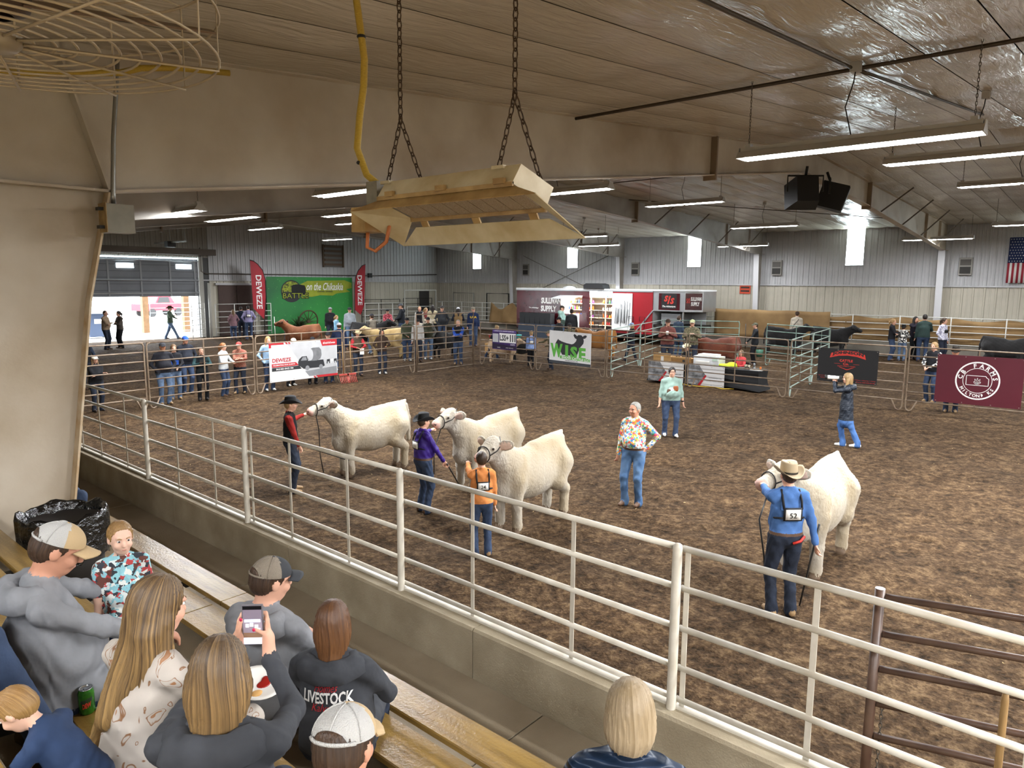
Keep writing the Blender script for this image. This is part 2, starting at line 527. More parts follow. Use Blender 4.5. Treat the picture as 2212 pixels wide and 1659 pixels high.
def dirt_material():
    m = bpy.data.materials.new('arena_dirt'); m.use_nodes = True; nt = m.node_tree; b = nt.nodes['Principled BSDF']
    b.inputs['Roughness'].default_value = 0.95; b.inputs['Specular IOR Level'].default_value = 0.1
    tc = nt.nodes.new('ShaderNodeTexCoord')
    def noise(scale, det=5):
        n = nt.nodes.new('ShaderNodeTexNoise'); n.inputs['Scale'].default_value = scale; n.inputs['Detail'].default_value = det; n.inputs['Roughness'].default_value = 0.65
        nt.links.new(tc.outputs['Object'], n.inputs['Vector']); return n
    n1, n2, n3, n4 = noise(0.35, 3), noise(2.0, 4), noise(8, 4), noise(26, 3)
    r = nt.nodes.new('ShaderNodeValToRGB'); e = r.color_ramp.elements
    e[0].position = 0.38; e[0].color = (*srgb('#231a11'), 1); e[1].position = 0.64; e[1].color = (*srgb('#6a5740'), 1)
    k = e.new(0.5); k.color = (*srgb('#443424'), 1)
    def comb(parts):
        out = None
        for n_, w in parts:
            q = nt.nodes.new('ShaderNodeMath'); q.operation = 'MULTIPLY_ADD'; q.inputs[1].default_value = w; q.inputs[2].default_value = 0
            nt.links.new(n_.outputs[0], q.inputs[0])
            if out is not None: nt.links.new(out.outputs[0], q.inputs[2])
            out = q
        return out
    nt.links.new(comb(((n2, .28), (n3, .40), (n4, .32))).outputs[0], r.inputs[0])
    r2 = nt.nodes.new('ShaderNodeValToRGB'); r2.color_ramp.elements[0].color = (0.8, 0.8, 0.8, 1); r2.color_ramp.elements[1].color = (1.2, 1.17, 1.12, 1)
    r2.color_ramp.elements[0].position = 0.35; r2.color_ramp.elements[1].position = 0.7
    nt.links.new(n1.outputs[0], r2.inputs[0])
    ml = nt.nodes.new('ShaderNodeMix'); ml.data_type = 'RGBA'; ml.blend_type = 'MULTIPLY'; ml.inputs[0].default_value = 1
    nt.links.new(r.outputs[0], ml.inputs[6]); nt.links.new(r2.outputs[0], ml.inputs[7]); nt.links.new(ml.outputs[2], b.inputs['Base Color'])
    bp = nt.nodes.new('ShaderNodeBump'); bp.inputs['Strength'].default_value = 1.0; bp.inputs['Distance'].default_value = 0.14
    nt.links.new(comb(((n2, .55), (n3, .32), (n4, .16))).outputs[0], bp.inputs['Height']); nt.links.new(bp.outputs[0], b.inputs['Normal'])
    return m
xs = np.concatenate([np.arange(3.68, 14, 0.1), np.arange(14, 30, 0.22), np.arange(30, 44.3, 0.4)])
ys = np.concatenate([np.arange(-12.8, 0, 0.5), np.arange(0, 14, 0.1), np.arange(14, 26, 0.25), np.arange(26, 47.2, 0.4)])
def samp(field, step):
    i = np.clip(((xs - 3) / step).astype(int), 0, field.shape[0] - 1); j = np.clip(((ys + 14) / step).astype(int), 0, field.shape[1] - 1)
    return field[np.ix_(i, j)]
_n = smooth_noise(420, 620, 14, 1) * 0.018 + smooth_noise(420, 620, 5, 2) * 0.014 + smooth_noise(420, 620, 2, 3) * 0.010
Zd = np.clip(samp(_n, 0.1), -0.06, 0.05) - 0.015
G = np.stack([np.repeat(xs[:, None], len(ys), 1), np.repeat(ys[None], len(xs), 0), Zd], 2)
mb = MB(); mb.grid(G[:, ::-1])
struct('floor', mb, dirt_material(), 'loose brown arena dirt raked and trampled by cattle')

CONC = mat('concrete', '#ada189', 0.8, var=1, col2='#8d8069', vscale=2.2, bump=0.25, bscale=90, detail=8)
CONC2 = mat('walkway_concrete', '#948671', 0.7, var=1, col2='#7b6d58', vscale=1.6, bump=0.2, bscale=110, detail=8)
# walkway slabs (joints every 3.4 m) and the stepped concrete of the bleachers
mb = MB(); mb.box((2.0, Y_BACK, 0.7), (3.47, Y_END - 0.2, 0.872)); wk = struct('floor_walkway', mb, mat('joint_dark', '#3a3329'), 'concrete walkway between bench and arena wall')
slab = MB(); slab.box((2.02, 0, 0.86), (3.466, 3.385, 0.89)); slab_me = slab.mesh('slab', [CONC2])
for k in range(16):
    link('slab', slab_me, wk, (0, -7.5 + 3.4 * k + 0.02, 0))
st = MB()
st.box((1.42, Y_BACK, 0.5), (2.2, Y_END - 0.2, 1.24)); st.box((0.3, Y_BACK, 0.5), (1.42, Y_END - 0.2, 1.66)); st.box((-0.8, Y_BACK, 0.5), (0.3, Y_END - 0.2, 2.08))
st.box((X_NEAR, Y_BACK, 0.5), (-0.8, Y_END - 0.2, 2.12))
struct('bleacher_steps', st, CONC2, 'stepped concrete tiers under the spectator benches')
# arena wall of cast concrete panels
aw = MB(); aw.box((3.49, Y_BACK, -0.1), (3.69, Y_END - 0.2, 1.25)); wa = struct('wall_arena', aw, mat('joint_dark2', '#4a4337'), 'low cast concrete wall carrying the white pipe rail')
pan = MB(); L = 2.43
pan.add([(3.47, 0, 0.88), (3.47, L - .008, 0.88), (3.47, L - .008, 1.255), (3.47, 0, 1.255), (3.485, 0, 1.272), (3.485, L - .008, 1.272), (3.69, L - .008, 1.272), (3.69, 0, 1.272), (3.71, 0, 1.255), (3.71, L - .008, 1.255), (3.71, L - .008, -0.1), (3.71, 0, -0.1)],
        [(0, 1, 2, 3), (3, 2, 5, 4), (4, 5, 6, 7), (7, 6, 9, 8), (8, 9, 10, 11), (0, 3, 4, 7, 8, 11), (1, 10, 9, 6, 5, 2), (0, 11, 10, 1)])
pan_me = pan.mesh('concrete_panel', [CONC])
for k in range(23):
    link('concrete_panel', pan_me, wa, (0, -11.2 + L * k, 0))

# roof: dark deck above, quilted insulation strips below it
INS = bpy.data.materials.new('insulation_vinyl'); INS.use_nodes = True
def _ins():
    nt = INS.node_tree; b = nt.nodes['Principled BSDF']; b.inputs['Roughness'].default_value = 0.24; b.inputs['Specular IOR Level'].default_value = 0.6
    tc = nt.nodes.new('ShaderNodeTexCoord'); geo = nt.nodes.new('ShaderNodeNewGeometry')
    mp = nt.nodes.new('ShaderNodeMapping'); mp.inputs['Scale'].default_value = (0.9, 7.0, 1)
    mp.inputs['Rotation'].default_value = (0, 0, 0.35)
    nt.links.new(geo.outputs['Position'], mp.inputs[0])
    n = nt.nodes.new('ShaderNodeTexNoise'); n.inputs['Scale'].default_value = 2.2; n.inputs['Detail'].default_value = 3; n.inputs['Distortion'].default_value = 0.6
    nt.links.new(mp.outputs[0], n.inputs['Vector'])
    n2 = nt.nodes.new('ShaderNodeTexNoise'); n2.inputs['Scale'].default_value = 0.25; n2.inputs['Detail'].default_value = 4; nt.links.new(geo.outputs['Position'], n2.inputs['Vector'])
    r = nt.nodes.new('ShaderNodeValToRGB'); r.color_ramp.elements[0].color = (*srgb('#b5a997'), 1); r.color_ramp.elements[1].color = (*srgb('#d4ccbd'), 1)
    r.color_ramp.elements[0].position = 0.3; r.color_ramp.elements[1].position = 0.7
    nt.links.new(n2.outputs[0], r.inputs[0]); nt.links.new(r.outputs[0], b.inputs['Base Color'])
    bp = nt.nodes.new('ShaderNodeBump'); bp.inputs['Strength'].default_value = 0.55; bp.inputs['Distance'].default_value = 0.04
    nt.links.new(n.outputs[0], bp.inputs['Height']); nt.links.new(bp.outputs[0], b.inputs['Normal'])
_ins()
dk = MB()
dk.add([(X_NEAR, Y_BACK, roof_z(X_NEAR) + .12), (22.5, Y_BACK, 7.775 + .12), (22.5, Y_END, 7.775 + .12), (X_NEAR, Y_END, roof_z(X_NEAR) + .12), (W_FAR + .3, Y_BACK, roof_z(W_FAR) + .12), (W_FAR + .3, Y_END, roof_z(W_FAR) + .12)],
       [(0, 3, 2, 1), (1, 2, 5, 4)])
ceil = struct('ceiling', dk, mat('roof_gap', '#4c443b', 0.9), 'low gable ceiling lined with quilted white vinyl insulation')
SW, PB = 0.915, 1.72
def strip(x0, x1, ph):
    nb = max(1, round((x1 - x0) / PB)); nu = nb * 5 + 1; nv = 6
    P = np.zeros((nu, nv, 3))
    r = np.random.default_rng(ph)
    sagb = r.uniform(0.5, 1.3, nb + 1)
    for i in range(nu):
        x = x0 + (x1 - x0) * i / (nu - 1); t = (i / 5) % 1.0; s_ = abs(math.sin(math.pi * i / 5)) * sagb[min(i // 5, nb)]
        for j in range(nv):
            y = 0.008 + (SW - 0.016) * j / (nv - 1); sy = math.sin(math.pi * j / (nv - 1))
            P[i, j] = (x, y, roof_z(x) - 0.055 * s_ * sy - 0.018 * sy - 0.004)
    m_ = MB(); m_.grid(P); return m_.mesh('insulation_strip', [INS])
near_me = [strip(X_NEAR, 22.5, s_) for s_ in (1, 2, 3)]; far_me = [strip(22.5, W_FAR, s_) for s_ in (4, 5, 6)]
k0 = -20
for k in range(k0, 46):
    y = 5.1 + SW * k
    if y + SW > Y_END + .3 or y < Y_BACK:
        continue
    link('insulation_strip', near_me[k % 3], ceil, (0, y, 0)); link('insulation_strip', far_me[k % 3], ceil, (0, y, 0))

# metal wall sheets
WALLM = mat('wall_sheet_grey', '#bcbcbd', 0.5, var=0.16, vscale=0.6, spec=0.4)
LINER = mat('wall_liner_cream', '#bdb7a7', 0.55, var=0.15, vscale=0.8)
def sheet_profile(w, z0, z1, ribs=3, flip=1):
    """ribbed sheet in local (u along wall, n out, z)"""
    pts = []
    for r_ in range(ribs):
        a = w * r_ / ribs; b = w / ribs
        pts += [(a, 0), (a + b * .05, 0.035), (a + b * .17, 0.035), (a + b * .22, 0), (a + b * .55, 0.0), (a + b * .58, .010), (a + b * .66, .010), (a + b * .69, 0)]
    pts.append((w - 0.004, 0))
    return pts
def sheet_mesh(axis, w, z0, z1, mt, ribs=3):
    pts = sheet_profile(w, z0, z1, ribs); P = np.zeros((2, len(pts), 3))
    for j, (u, n) in enumerate(pts):
        for i, z in enumerate((z0, z1)):
            P[i, j] = (-n, u, z) if axis == 'y' else (u, -n, z)
    if axis == 'y':
        P = P[::-1]
    m_ = MB(); m_.grid(P, 0, False); return m_.mesh('wall_sheet', [mt])
BAY = 9.93
# far side wall
bw = MB(); bw.box((W_FAR + .02, Y_BACK, -0.1), (W_FAR + .2, Y_END + .2, 7.4)); wr = struct('wall_right', bw, mat('wall_back', '#555555'), 'far side wall of ribbed metal sheets with a cream lower liner')
u_me = sheet_mesh('y', 0.993, 3.78, 7.3, WALLM); s_me = sheet_mesh('y', 0.993, 3.78, 4.9, WALLM); l_me = sheet_mesh('y', 0.993, 0.0, 3.74, LINER, 2)
SKYL = bpy.data.materials.new('daylit_fibreglass'); SKYL.use_nodes = True
_b = SKYL.node_tree.nodes['Principled BSDF']; _b.inputs['Base Color'].default_value = (.8, .9, .9, 1); _b.inputs['Emission Color'].default_value = (0.80, 0.95, 1.0, 1); _b.inputs['Emission Strength'].default_value = 14.0
nwin = 0
for k in range(-21, 40):
    y = 7.8 + 0.993 * k
    if y + .99 > Y_END + .6:
        break
    link('wall_sheet', l_me, wr, (W_FAR, y, 0))
    if (k % 10) == 4:
        link('wall_sheet', s_me, wr, (W_FAR, y, 0)); nwin += 1
        wn = MB(); wn.box((W_FAR - .03, y + .02, 4.92), (W_FAR + .01, y + .97, 7.0))
        wo = struct('window_%d' % nwin, wn, SKYL, 'tall translucent daylight panel high in the far side wall')
        fr = MB(); fr.box((W_FAR - .06, y - .03, 4.86), (W_FAR, y + 1.02, 4.92)); fr.build('window_sill', WALLM, wo)
        for yy in (y - .03, y + .96):
            fr = MB(); fr.box((W_FAR - .05, yy, 4.92), (W_FAR, yy + .06, 7.0)); fr.build('window_jamb', WALLM, wo)
    else:
        link('wall_sheet', u_me, wr, (W_FAR, y, 0))
tr = MB(); tr.box((W_FAR - .09, Y_BACK, 3.72), (W_FAR + .0, Y_END, 3.80)); struct('trim_1', tr, WALLM, 'horizontal girt between upper sheets and lower liner')
# end wall: overhead door X 13.5..22.2, brown sliding door X 23.9..26.6
ew = MB()
for (a, b, c, d) in ((X_NEAR, 13.5, -0.1, 8.2), (22.25, W_FAR + .2, -0.1, 8.2), (13.5, 22.25, 5.2, 8.2)):
    ew.box((a, Y_END + .02, c), (b, Y_END + .22, d))
we = struct('wall_end', ew, mat('wall_back2', '#555555'), 'ribbed metal end wall behind the green banner')
e_me = sheet_mesh('x', 0.993, 3.8, 8.0, WALLM); el_me = sheet_mesh('x', 0.993, 0, 3.76, LINER, 2); es_me = sheet_mesh('x', 0.993, 5.25, 8.0, mat('wall_sheet_tan', '#9a938a', 0.6, var=0.2, vscale=.6))
for k in range(47):
    x = W_FAR - .993 * (k + 1)
    if x > 22.2:
        link('wall_sheet', e_me, we, (x, Y_END, 0)); link('wall_sheet', el_me, we, (x, Y_END, 0))
    elif x > 12.5:
        link('wall_sheet', es_me, we, (x, Y_END, 0))
    else:
        link('wall_sheet', e_me, we, (x, Y_END, 0)); link('wall_sheet', el_me, we, (x, Y_END, 0))
tr = MB(); tr.box((22.3, Y_END - .1, 3.74), (W_FAR, Y_END, 3.82)); struct('trim_2', tr, WALLM, 'horizontal girt across the end wall')
# unseen walls that close the room
mb = MB(); mb.box((X_NEAR - .2, Y_BACK, 0), (X_NEAR, Y_END, 5.6)); struct('wall_left', mb, LINER, 'near side wall behind the bleachers')
mb = MB(); mb.box((X_NEAR, Y_BACK - .2, -0.1), (W_FAR, Y_BACK, 7.9)); struct('wall_back', mb, LINER, 'end wall behind the camera')

# rigid steel frames
STEEL = mat('frame_paint_cream', '#d0c5b3', 0.5, var=1, col2='#ad9c84', vscale=0.8, bump=0.05, bscale=30, detail=7)
STEEL_G = mat('frame_paint_grey', '#b8b2aa', 0.45, var=1, col2='#968d82', vscale=0.7, detail=6)
RUST = mat('frame_edge_tan', '#b28e5f', 0.7, var=1, col2='#d8c9ae', vscale=4)
def bot_z(x):
    return float(np.interp(x, [2.8, 22.1, 28.8, 42.9], [4.61, 7.07, 6.67, 5.63]))
def frame(Y, mt, first=False):
    col_ = MB()
    t = 0.012
    def web(poly):
        col_.prism(poly, (0, Y + t / 2, 0), (1, 0, 0), (0, 0, 1), t)
    web([(1.3, 0.6), (2.15, 0.6), (2.28, 1.55), (2.56, 3.55), (2.8, 4.61), (2.8, roof_z(2.8)), (1.3, roof_z(1.3))])
    fr = struct('steel_frame', col_, mt, 'nearest deep steel frame whose column stands beside the bin' if first else 'steel frame of the arena roof, at %s' % {17.65: 'the second column along the far wall', 27.6: 'the third column along the far wall', 37.6: 'the column nearest the end wall'}[Y])
    def part(nm, fn, m_=mt):
        q = MB(); fn(q); return q.build(nm, m_, fr)
    # column flanges and stiffeners
    part('inner_flange', lambda q: [q.beam((a[0], Y, a[1]), (b[0], Y, b[1]), .02, .26, up=(0, 1, 0)) for a, b in (((2.15, 0.6), (2.28, 1.55)), ((2.28, 1.55), (2.56, 3.55)), ((2.56, 3.55), (2.8, 4.61)))], RUST if first else mt)
    part('outer_flange', lambda q: q.beam((1.3, Y, .6), (1.3, Y, roof_z(1.3)), .02, .26, up=(0, 1, 0)))
    part('knee_stiffener', lambda q: q.box((1.3, Y - .13, 4.60), (2.85, Y + .13, 4.625)))
    part('splice_plate', lambda q: q.beam((2.8, Y, 4.62), (2.42, Y, roof_z(2.4) - .02), .02, .26, up=(0, 1, 0)))
    # rafter
    xs_ = [2.8, 9, 16, 22.1, 22.5, 28.8, 36, 42.9]
    poly = [(x, bot_z(x)) for x in xs_] + [(x, roof_z(x) - .02) for x in reversed(xs_)]
    part('rafter_web', lambda q: q.prism(poly, (0, Y + t / 2, 0), (1, 0, 0), (0, 0, 1), t))
    bx = [2.8, 22.1, 28.8, 42.9]
    for a, b in zip(bx[:-1], bx[1:]):
        part('bottom_flange', lambda q: q.beam((a, Y, bot_z(a)), (b, Y, bot_z(b)), .26, .02))
    for a, b in ((2.8, 22.5), (22.5, 43.3)):
        part('top_flange', lambda q: q.beam((a, Y, roof_z(a) - .03), (b, Y, roof_z(b) - .03), .26, .02))
    # far column
    part('far_column_web', lambda q: q.prism([(43.3, 0), (43.75, 0), (43.75, roof_z(43.7)), (42.9, roof_z(42.9)), (42.9, 5.63)], (0, Y + t / 2, 0), (1, 0, 0), (0, 0, 1), t))
    part('far_column_flange', lambda q: q.beam((43.3, Y, 0), (42.9, Y, 5.63), .02, .32, up=(0, 1, 0)), MATS.get('col_white') or mat('col_white', '#c4c4c6', 0.5))
    part('far_knee_plate', lambda q: q.box((42.85, Y - .16, 5.62), (43.78, Y + .16, 5.65)))
    for x in (16.0, 28.8):
        part('ridge_splice', lambda q: q.box((x - .03, Y - .16, bot_z(x) - .12), (x + .03, Y + .16, roof_z(x) - .02)), mat('splice_brown', '#8b7863', .6))
    for x in (38.5, 41.6):
        part('web_stiffener', lambda q: q.box((x - .008, Y - .12, bot_z(x)), (x + .008, Y + .12, roof_z(x) - .03)))
    for x in (30.5, 34, 37.5, 41):
        for s_ in (-1, 1):
            part('flange_brace', lambda q: q.beam((x, Y + .05 * s_, bot_z(x) + .02), (x, Y + 1.15 * s_, roof_z(x) - .06), .05, .05), mat('brace_dark', '#6c655c', .6))
    return fr
for i, Y in enumerate(FRAMES):
    frame(Y, STEEL if i == 0 else STEEL_G, i == 0)
# cross bracing rods on the far wall of the third bay
cb = thing('wall_bracing', 'crossed steel rods bracing the far wall above the supply trailer', 'bracing')
for a, b in (((36.9, 5.9), (28.5, 2.6)), ((28.5, 5.9), (36.9, 2.6))):
    q = MB(); q.tube([(W_FAR - .12, a[0], a[1]), (W_FAR - .12, b[0], b[1])], .022, 6); q.build('rod', MATS['brace_dark'], cb)
# ------------------------------------------------------------------ fluorescent fixtures
HOUS = mat('fixture_white', '#b5b2ac', 0.45); DARKM = mat('dark_metal', '#2b2926', 0.5, 0.3)
TUBE = bpy.data.materials.new('lit_tube'); TUBE.use_nodes = True
_t = TUBE.node_tree.nodes['Principled BSDF']; _t.inputs['Emission Color'].default_value = (0.93, 0.97, 1, 1); _t.inputs['Emission Strength'].default_value = 22.0
TUBE.cycles.emission_sampling = 'NONE'
CHAIN = mat('chain_steel', '#59524a', 0.5, 0.6)
FL = 3.05
def _fixture_meshes():
    h = MB()
    # reflector: trapezoid trough open below, profile across X
    prof = [(-.17, -.06), (-.09, .035), (.09, .035), (.17, -.06)]
    P = np.array([[(x, y, z) for x, z in prof] for y in (0, FL)]); h.sheet(P, .006, 0, False)
    h.box((-.07, .02, .035), (.07, FL - .02, .10))
    ends = []
    for y in (0.0, FL):
        e_ = MB(); e_.prism([(-.17, -.06), (.17, -.06), (.09, .04), (.07, .10), (-.07, .10), (-.09, .04)], (0, y + .006, 0), (1, 0, 0), (0, 0, 1), .012); ends.append(e_.mesh('end_cap', [HOUS]))
    tubes = []
    for x in (-.06, .06):
        for a, b in ((.08, FL / 2 - .05), (FL / 2 + .05, FL - .08)):
            t = MB(); t.tube([(x, a, -.05), (x, b, -.05)], .03, 8); tubes.append(t.mesh('tube', [TUBE]))
    return h.mesh('reflector', [HOUS]), ends, tubes
_fx = _fixture_meshes()
def chain_mesh(n, pitch, r, wire, m_):
    q = MB()
    for i in range(n):
        z = -i * pitch; pts = []
        for k in range(8):
            a = 2 * math.pi * k / 8; w, hgt = math.cos(a) * r, math.sin(a) * pitch * 0.68
            pts.append((w, 0, z + hgt) if i % 2 else (0, w, z + hgt))
        q.tube(pts, wire, 4, closed=True)
    return q.mesh('chain', [m_])
_ch = {}
def hang_chain(p, z0, parent, name='chain'):
    z1 = roof_z(p[0]) - .03; n = max(3, int((z1 - z0) / .045))
    if n not in _ch:
        _ch[n] = chain_mesh(n, .045, .011, .0035, CHAIN)
    return link(name, _ch[n], parent, (p[0], p[1], z1))
def fixture(X, y0, label, z=None, cord=True, watt=1.0):
    z = z if z is not None else roof_z(X) - 1.05
    t = thing('fluorescent_light', label, 'light', (X, y0, z), 0, 'hanging fluorescent lights')
    h, ends, tubes = _fx
    link('reflector', h, t)
    for e_ in ends: link('end_cap', e_, t)
    for u in tubes: link('tube', u, t)
    for y in (.12, FL - .12):
        zz = roof_z(X) - z; n = max(3, int((zz - .12) / .045))
        if n not in _ch: _ch[n] = chain_mesh(n, .045, .011, .0035, CHAIN)
        link('chain', _ch[n], t, (0, y, zz - .03))
        q = MB(); q.box((-.05, y - .04, .1), (.05, y + .04, .15)); q.build('hanger', HOUS, t)
    if cord:
        q = MB(); zz = roof_z(X) - z
        q.tube([(0, FL / 2, zz - .12), (.02, FL / 2 + .02, zz * .75), (-.03, FL / 2 + .09, zz * .45), (0, FL / 2, .1)], .009, 6); q.build('cord', DARKM, t)
        q = MB(); q.box((-.06, FL / 2 - .06, zz - .14), (.06, FL / 2 + .06, zz - .02)); q.build('junction_box', HOUS, t)
    ld = bpy.data.lights.new('fixture_glow', 'AREA'); ld.shape = 'RECTANGLE'; ld.size = .3; ld.size_y = FL - .1; ld.energy = LAMP_W * watt; ld.color = (0.95, 0.97, 1.0)
    lo = link('fixture_glow', ld, t, (0, FL / 2, -.07))
    return t
fixture(10.4, 1.55, 'big bright twin-tube light nearest the camera, upper right')
fixture(15.0, 0.75, 'second hanging tube light behind the nearest one, right')
fixture(24.5, 1.15, 'third tube light of the right row, cut by the right frame edge')
fixture(35.0, 1.6, 'smallest tube light at the right edge above the flag')
fixture(8.24, 9.15, 'tube light partly hidden behind the left of the infrared heater')
fixture(14.1, 9.3, 'tube light just right of the heater under the deep beam')
fixture(23.9, 11.1, 'tube light left of the loudspeakers')
fixture(31.8, 11.3, 'tube light below and left of the loudspeakers, in front of the second beam')
fixture(7.95, 16.5, 'long tube light at left under the second frame')
fixture(11.5, 20.3, 'tube light above the roll-up door area, left')
fixture(14.7, 18.4, 'tube light showing as a sliver beside the heater valve')
fixture(22.0, 28.0, 'distant tube light peeking below the left of the heater')
fixture(32.5, 21.6, 'tube light hanging right of the heater before the tall window')
fixture(20.0, 33.0, 'faraway tube light near the end wall')
fixture(33.0, 32.0, 'faraway tube light over the trailer'); fixture(37.5, 24.0, 'faraway tube light before the tall window over the trailer nose'); fixture(28.0, 38.0, 'faraway tube light before the green backdrop')
# unseen fixtures added behind the camera to brighten column, beam and benches
for X, y, w, lb in ((3.0, -6.5, 1.3, 'over the bleachers'), (10.4, -8.5, 1, 'of the nearest arena row'), (18.0, -8.0, 1, 'of the second arena row'), (27.0, -8.0, 1, 'of the third arena row'), (36.0, -8.0, 1, 'of the farthest arena row'), (-1.3, 1.8, .2, 'small, left of the camera over the upper benches'), (-1.3, -4.5, 1.1, 'over the upper benches'), (6.5, -4.2, 1.2, 'just right of the bleachers'), (14.0, -4.2, 1.2, 'in the bay behind the camera'), (21.5, -4.2, 1.2, 'near the ridge')):
    fixture(X, y, 'tube light behind the camera, ' + lb, cord=False, watt=w)
fixture(40.0, 6.0, 'tube light by the far wall near the flag', cord=False, watt=.35); fixture(40.5, 16.0, 'tube light by the far wall right of the trailer', cord=False, watt=.35)  # extra fixtures added at low power to lift the dim far wall
# ------------------------------------------------------------------ white pipe rail on the arena wall
WPIPE = mat('white_pipe_paint', '#d9d3c6', 0.42, var=1, col2='#bfb6a4', vscale=5, detail=7, spec=0.5)
rail = thing('pipe_railing', 'white five-bar pipe railing on top of the low concrete wall', 'railing', (3.56, 0, 1.272))
PZ = 2.44
posts_y = [1.83 + PZ * k for k in range(-3, 16)]
pm = MB(); pm.lathe([(.028, 0), (.028, .985), (.026, 1.0), (.018, 1.012), (.0001, 1.016)], 12); post_me = pm.mesh('post', [WPIPE])
rm = {}
for nm, r in (('top', .0195), ('mid', .0185)):
    q = MB(); q.tube([(0, 0, 0), (0, PZ - .012, 0)], r, 10); rm[nm] = q.mesh('rail', [WPIPE])
q = MB(); q.box((-.012, 0, 0), (.012, .006, .97)); up_me = q.mesh('picket', [WPIPE])
q = MB(); q.box((-.003, -.016, 0), (.003, .016, .97)); pk_me = q.mesh('picket', [WPIPE])
q = MB(); q.box((-.03, 0, 0), (.02, PZ - .01, .012)); bs_me = q.mesh('base_strip', [WPIPE])
for i, y in enumerate(posts_y):
    link('post', post_me, rail, (0, y, 0))
    for z in (.975, .735, .49, .245, .045):
        link('rail', rm['top'] if z > .9 else rm['mid'], rail, (.045, y, z))
    link('base_strip', bs_me, rail, (.04, y, .0))
    if i % 2 == 1:
        link('picket', pk_me, rail, (.045, y - .045, .01))
    for k in (1, 2):
        link('picket', pk_me, rail, (.045, y + PZ * k / 3 + .1 * (k - 1.5), .01))

# ------------------------------------------------------------------ benches: glossy ochre planks on steel brackets
PAINT = bpy.data.materials.new('ochre_bench_paint'); PAINT.use_nodes = True
def _paint():
    nt = PAINT.node_tree; b = nt.nodes['Principled BSDF']; b.inputs['Roughness'].default_value = 0.3; b.inputs['Specular IOR Level'].default_value = 0.6
    tc = nt.nodes.new('ShaderNodeNewGeometry'); mp = nt.nodes.new('ShaderNodeMapping'); mp.inputs['Scale'].default_value = (14, 1.2, 14)
    nt.links.new(tc.outputs['Position'], mp.inputs[0])
    n = nt.nodes.new('ShaderNodeTexNoise'); n.inputs['Scale'].default_value = 2; n.inputs['Detail'].default_value = 6; nt.links.new(mp.outputs[0], n.inputs['Vector'])
    r = nt.nodes.new('ShaderNodeValToRGB'); r.color_ramp.elements[0].color = (*srgb('#6d5426'), 1); r.color_ramp.elements[1].color = (*srgb('#93753c'), 1)
    r.color_ramp.elements[0].position = .3; r.color_ramp.elements[1].position = .65
    nt.links.new(n.outputs[0], r.inputs[0]); nt.links.new(r.outputs[0], b.inputs['Base Color'])
    n2 = nt.nodes.new('ShaderNodeTexNoise'); n2.inputs['Scale'].default_value = 60; n2.inputs['Detail'].default_value = 4; nt.links.new(tc.outputs['Position'], n2.inputs['Vector'])
    bp = nt.nodes.new('ShaderNodeBump'); bp.inputs['Strength'].default_value = .35; bp.inputs['Distance'].default_value = .006
    nt.links.new(n2.outputs[0], bp.inputs['Height']); nt.links.new(bp.outputs[0], b.inputs['Normal'])
_paint()
def bench(planks, z, label, floor_z):
    t = thing('bench', label, 'bench', (planks[0][0], 0, floor_z), 0, 'ochre spectator benches')
    bx = planks[0][0]
    for (x0, x1) in planks:
        q = MB(); w = x1 - x0; c = .006
        prof = [(0, 0), (0, -.034), (c, -.04), (w - c, -.04), (w, -.034), (w, -c), (w - c, 0), (c, 0)]
        prof[0] = (0, -c)
        P = np.array([[(x, y, zz) for x, zz in prof] for y in (0, 4.86)])
        q.grid(P, 0, False, wrap=True); k = len(prof); q.add(P[0], [tuple(range(k))]); q.add(P[1], [tuple(reversed(range(k)))])
        me = q.mesh('plank', [PAINT])
        for s_ in range(8):
            link('plank', me, t, (x0 - bx, -9.6 + 4.87 * s_, z - floor_z))
    lo, hi = planks[0][0], planks[-1][1]
    lo, hi = min(lo, hi), max(planks[0][1], planks[-1][1]); q = MB(); q.box((lo + .03 - bx, -.03, z - floor_z - .075), (hi - .02 - bx, .03, z - floor_z - .041)); q.box(((lo + hi) / 2 - .04 - bx, -.03, 0.005), ((lo + hi) / 2 + .04 - bx, .03, z - floor_z - .07))
    bm_ = q.mesh('bracket', [DARKM])
    for y in np.arange(-9, 29, 1.83):
        link('bracket', bm_, t, (0, y, 0))
    return t
bench([(2.089, 2.348), (2.406, 2.625)], 1.34, 'front-row ochre plank bench beside the walkway, glaring with reflected light', 1.24)
bench([(0.926, 1.20), (1.255, 1.42)], 1.80, 'second-row ochre plank bench holding the green soda can', 1.66)
bench([(-.25, .1), (.16, .5)], 2.24, 'third-row ochre plank bench at the bottom left corner', 2.08)

# ------------------------------------------------------------------ infrared heater
HCR = mat('heater_cream', '#cfc2a2', 0.45, var=1, col2='#b09c74', vscale=6, detail=7); HTAN = mat('heater_tan', '#b3945f', 0.55, var=1, col2='#8a6a3c', vscale=9)
HT = thing('infrared_heater', 'cream infrared gas heater hanging on two rusty chains over the bleachers', 'heater', (2.5, 2.5, 4.1))
def hp(name, fn, m_=None):
    q = MB(); fn(q)
    q.v = [v - np.array((2.5, 2.5, 4.1)) for v in q.v]
    return q.build(name, m_ or HCR, HT)
def quad(q, a, b, c, d, th=.004):
    q.sheet(np.array([[a, b], [d, c]]), th, 0, False)
y0, y1, Y0, Y1 = 2.06, 2.98, 1.90, 3.16
NI, FI, NR, FR = (2.37, 4.165), (2.60, 4.09), (2.325, 4.118), (2.69, 3.955)
hp('housing', lambda q: q.prism([(2.36, 4.175), (2.60, 4.095), (2.65, 4.185), (2.42, 4.262)], (0, y1, 0), (1, 0, 0), (0, 0, 1), y1 - y0))
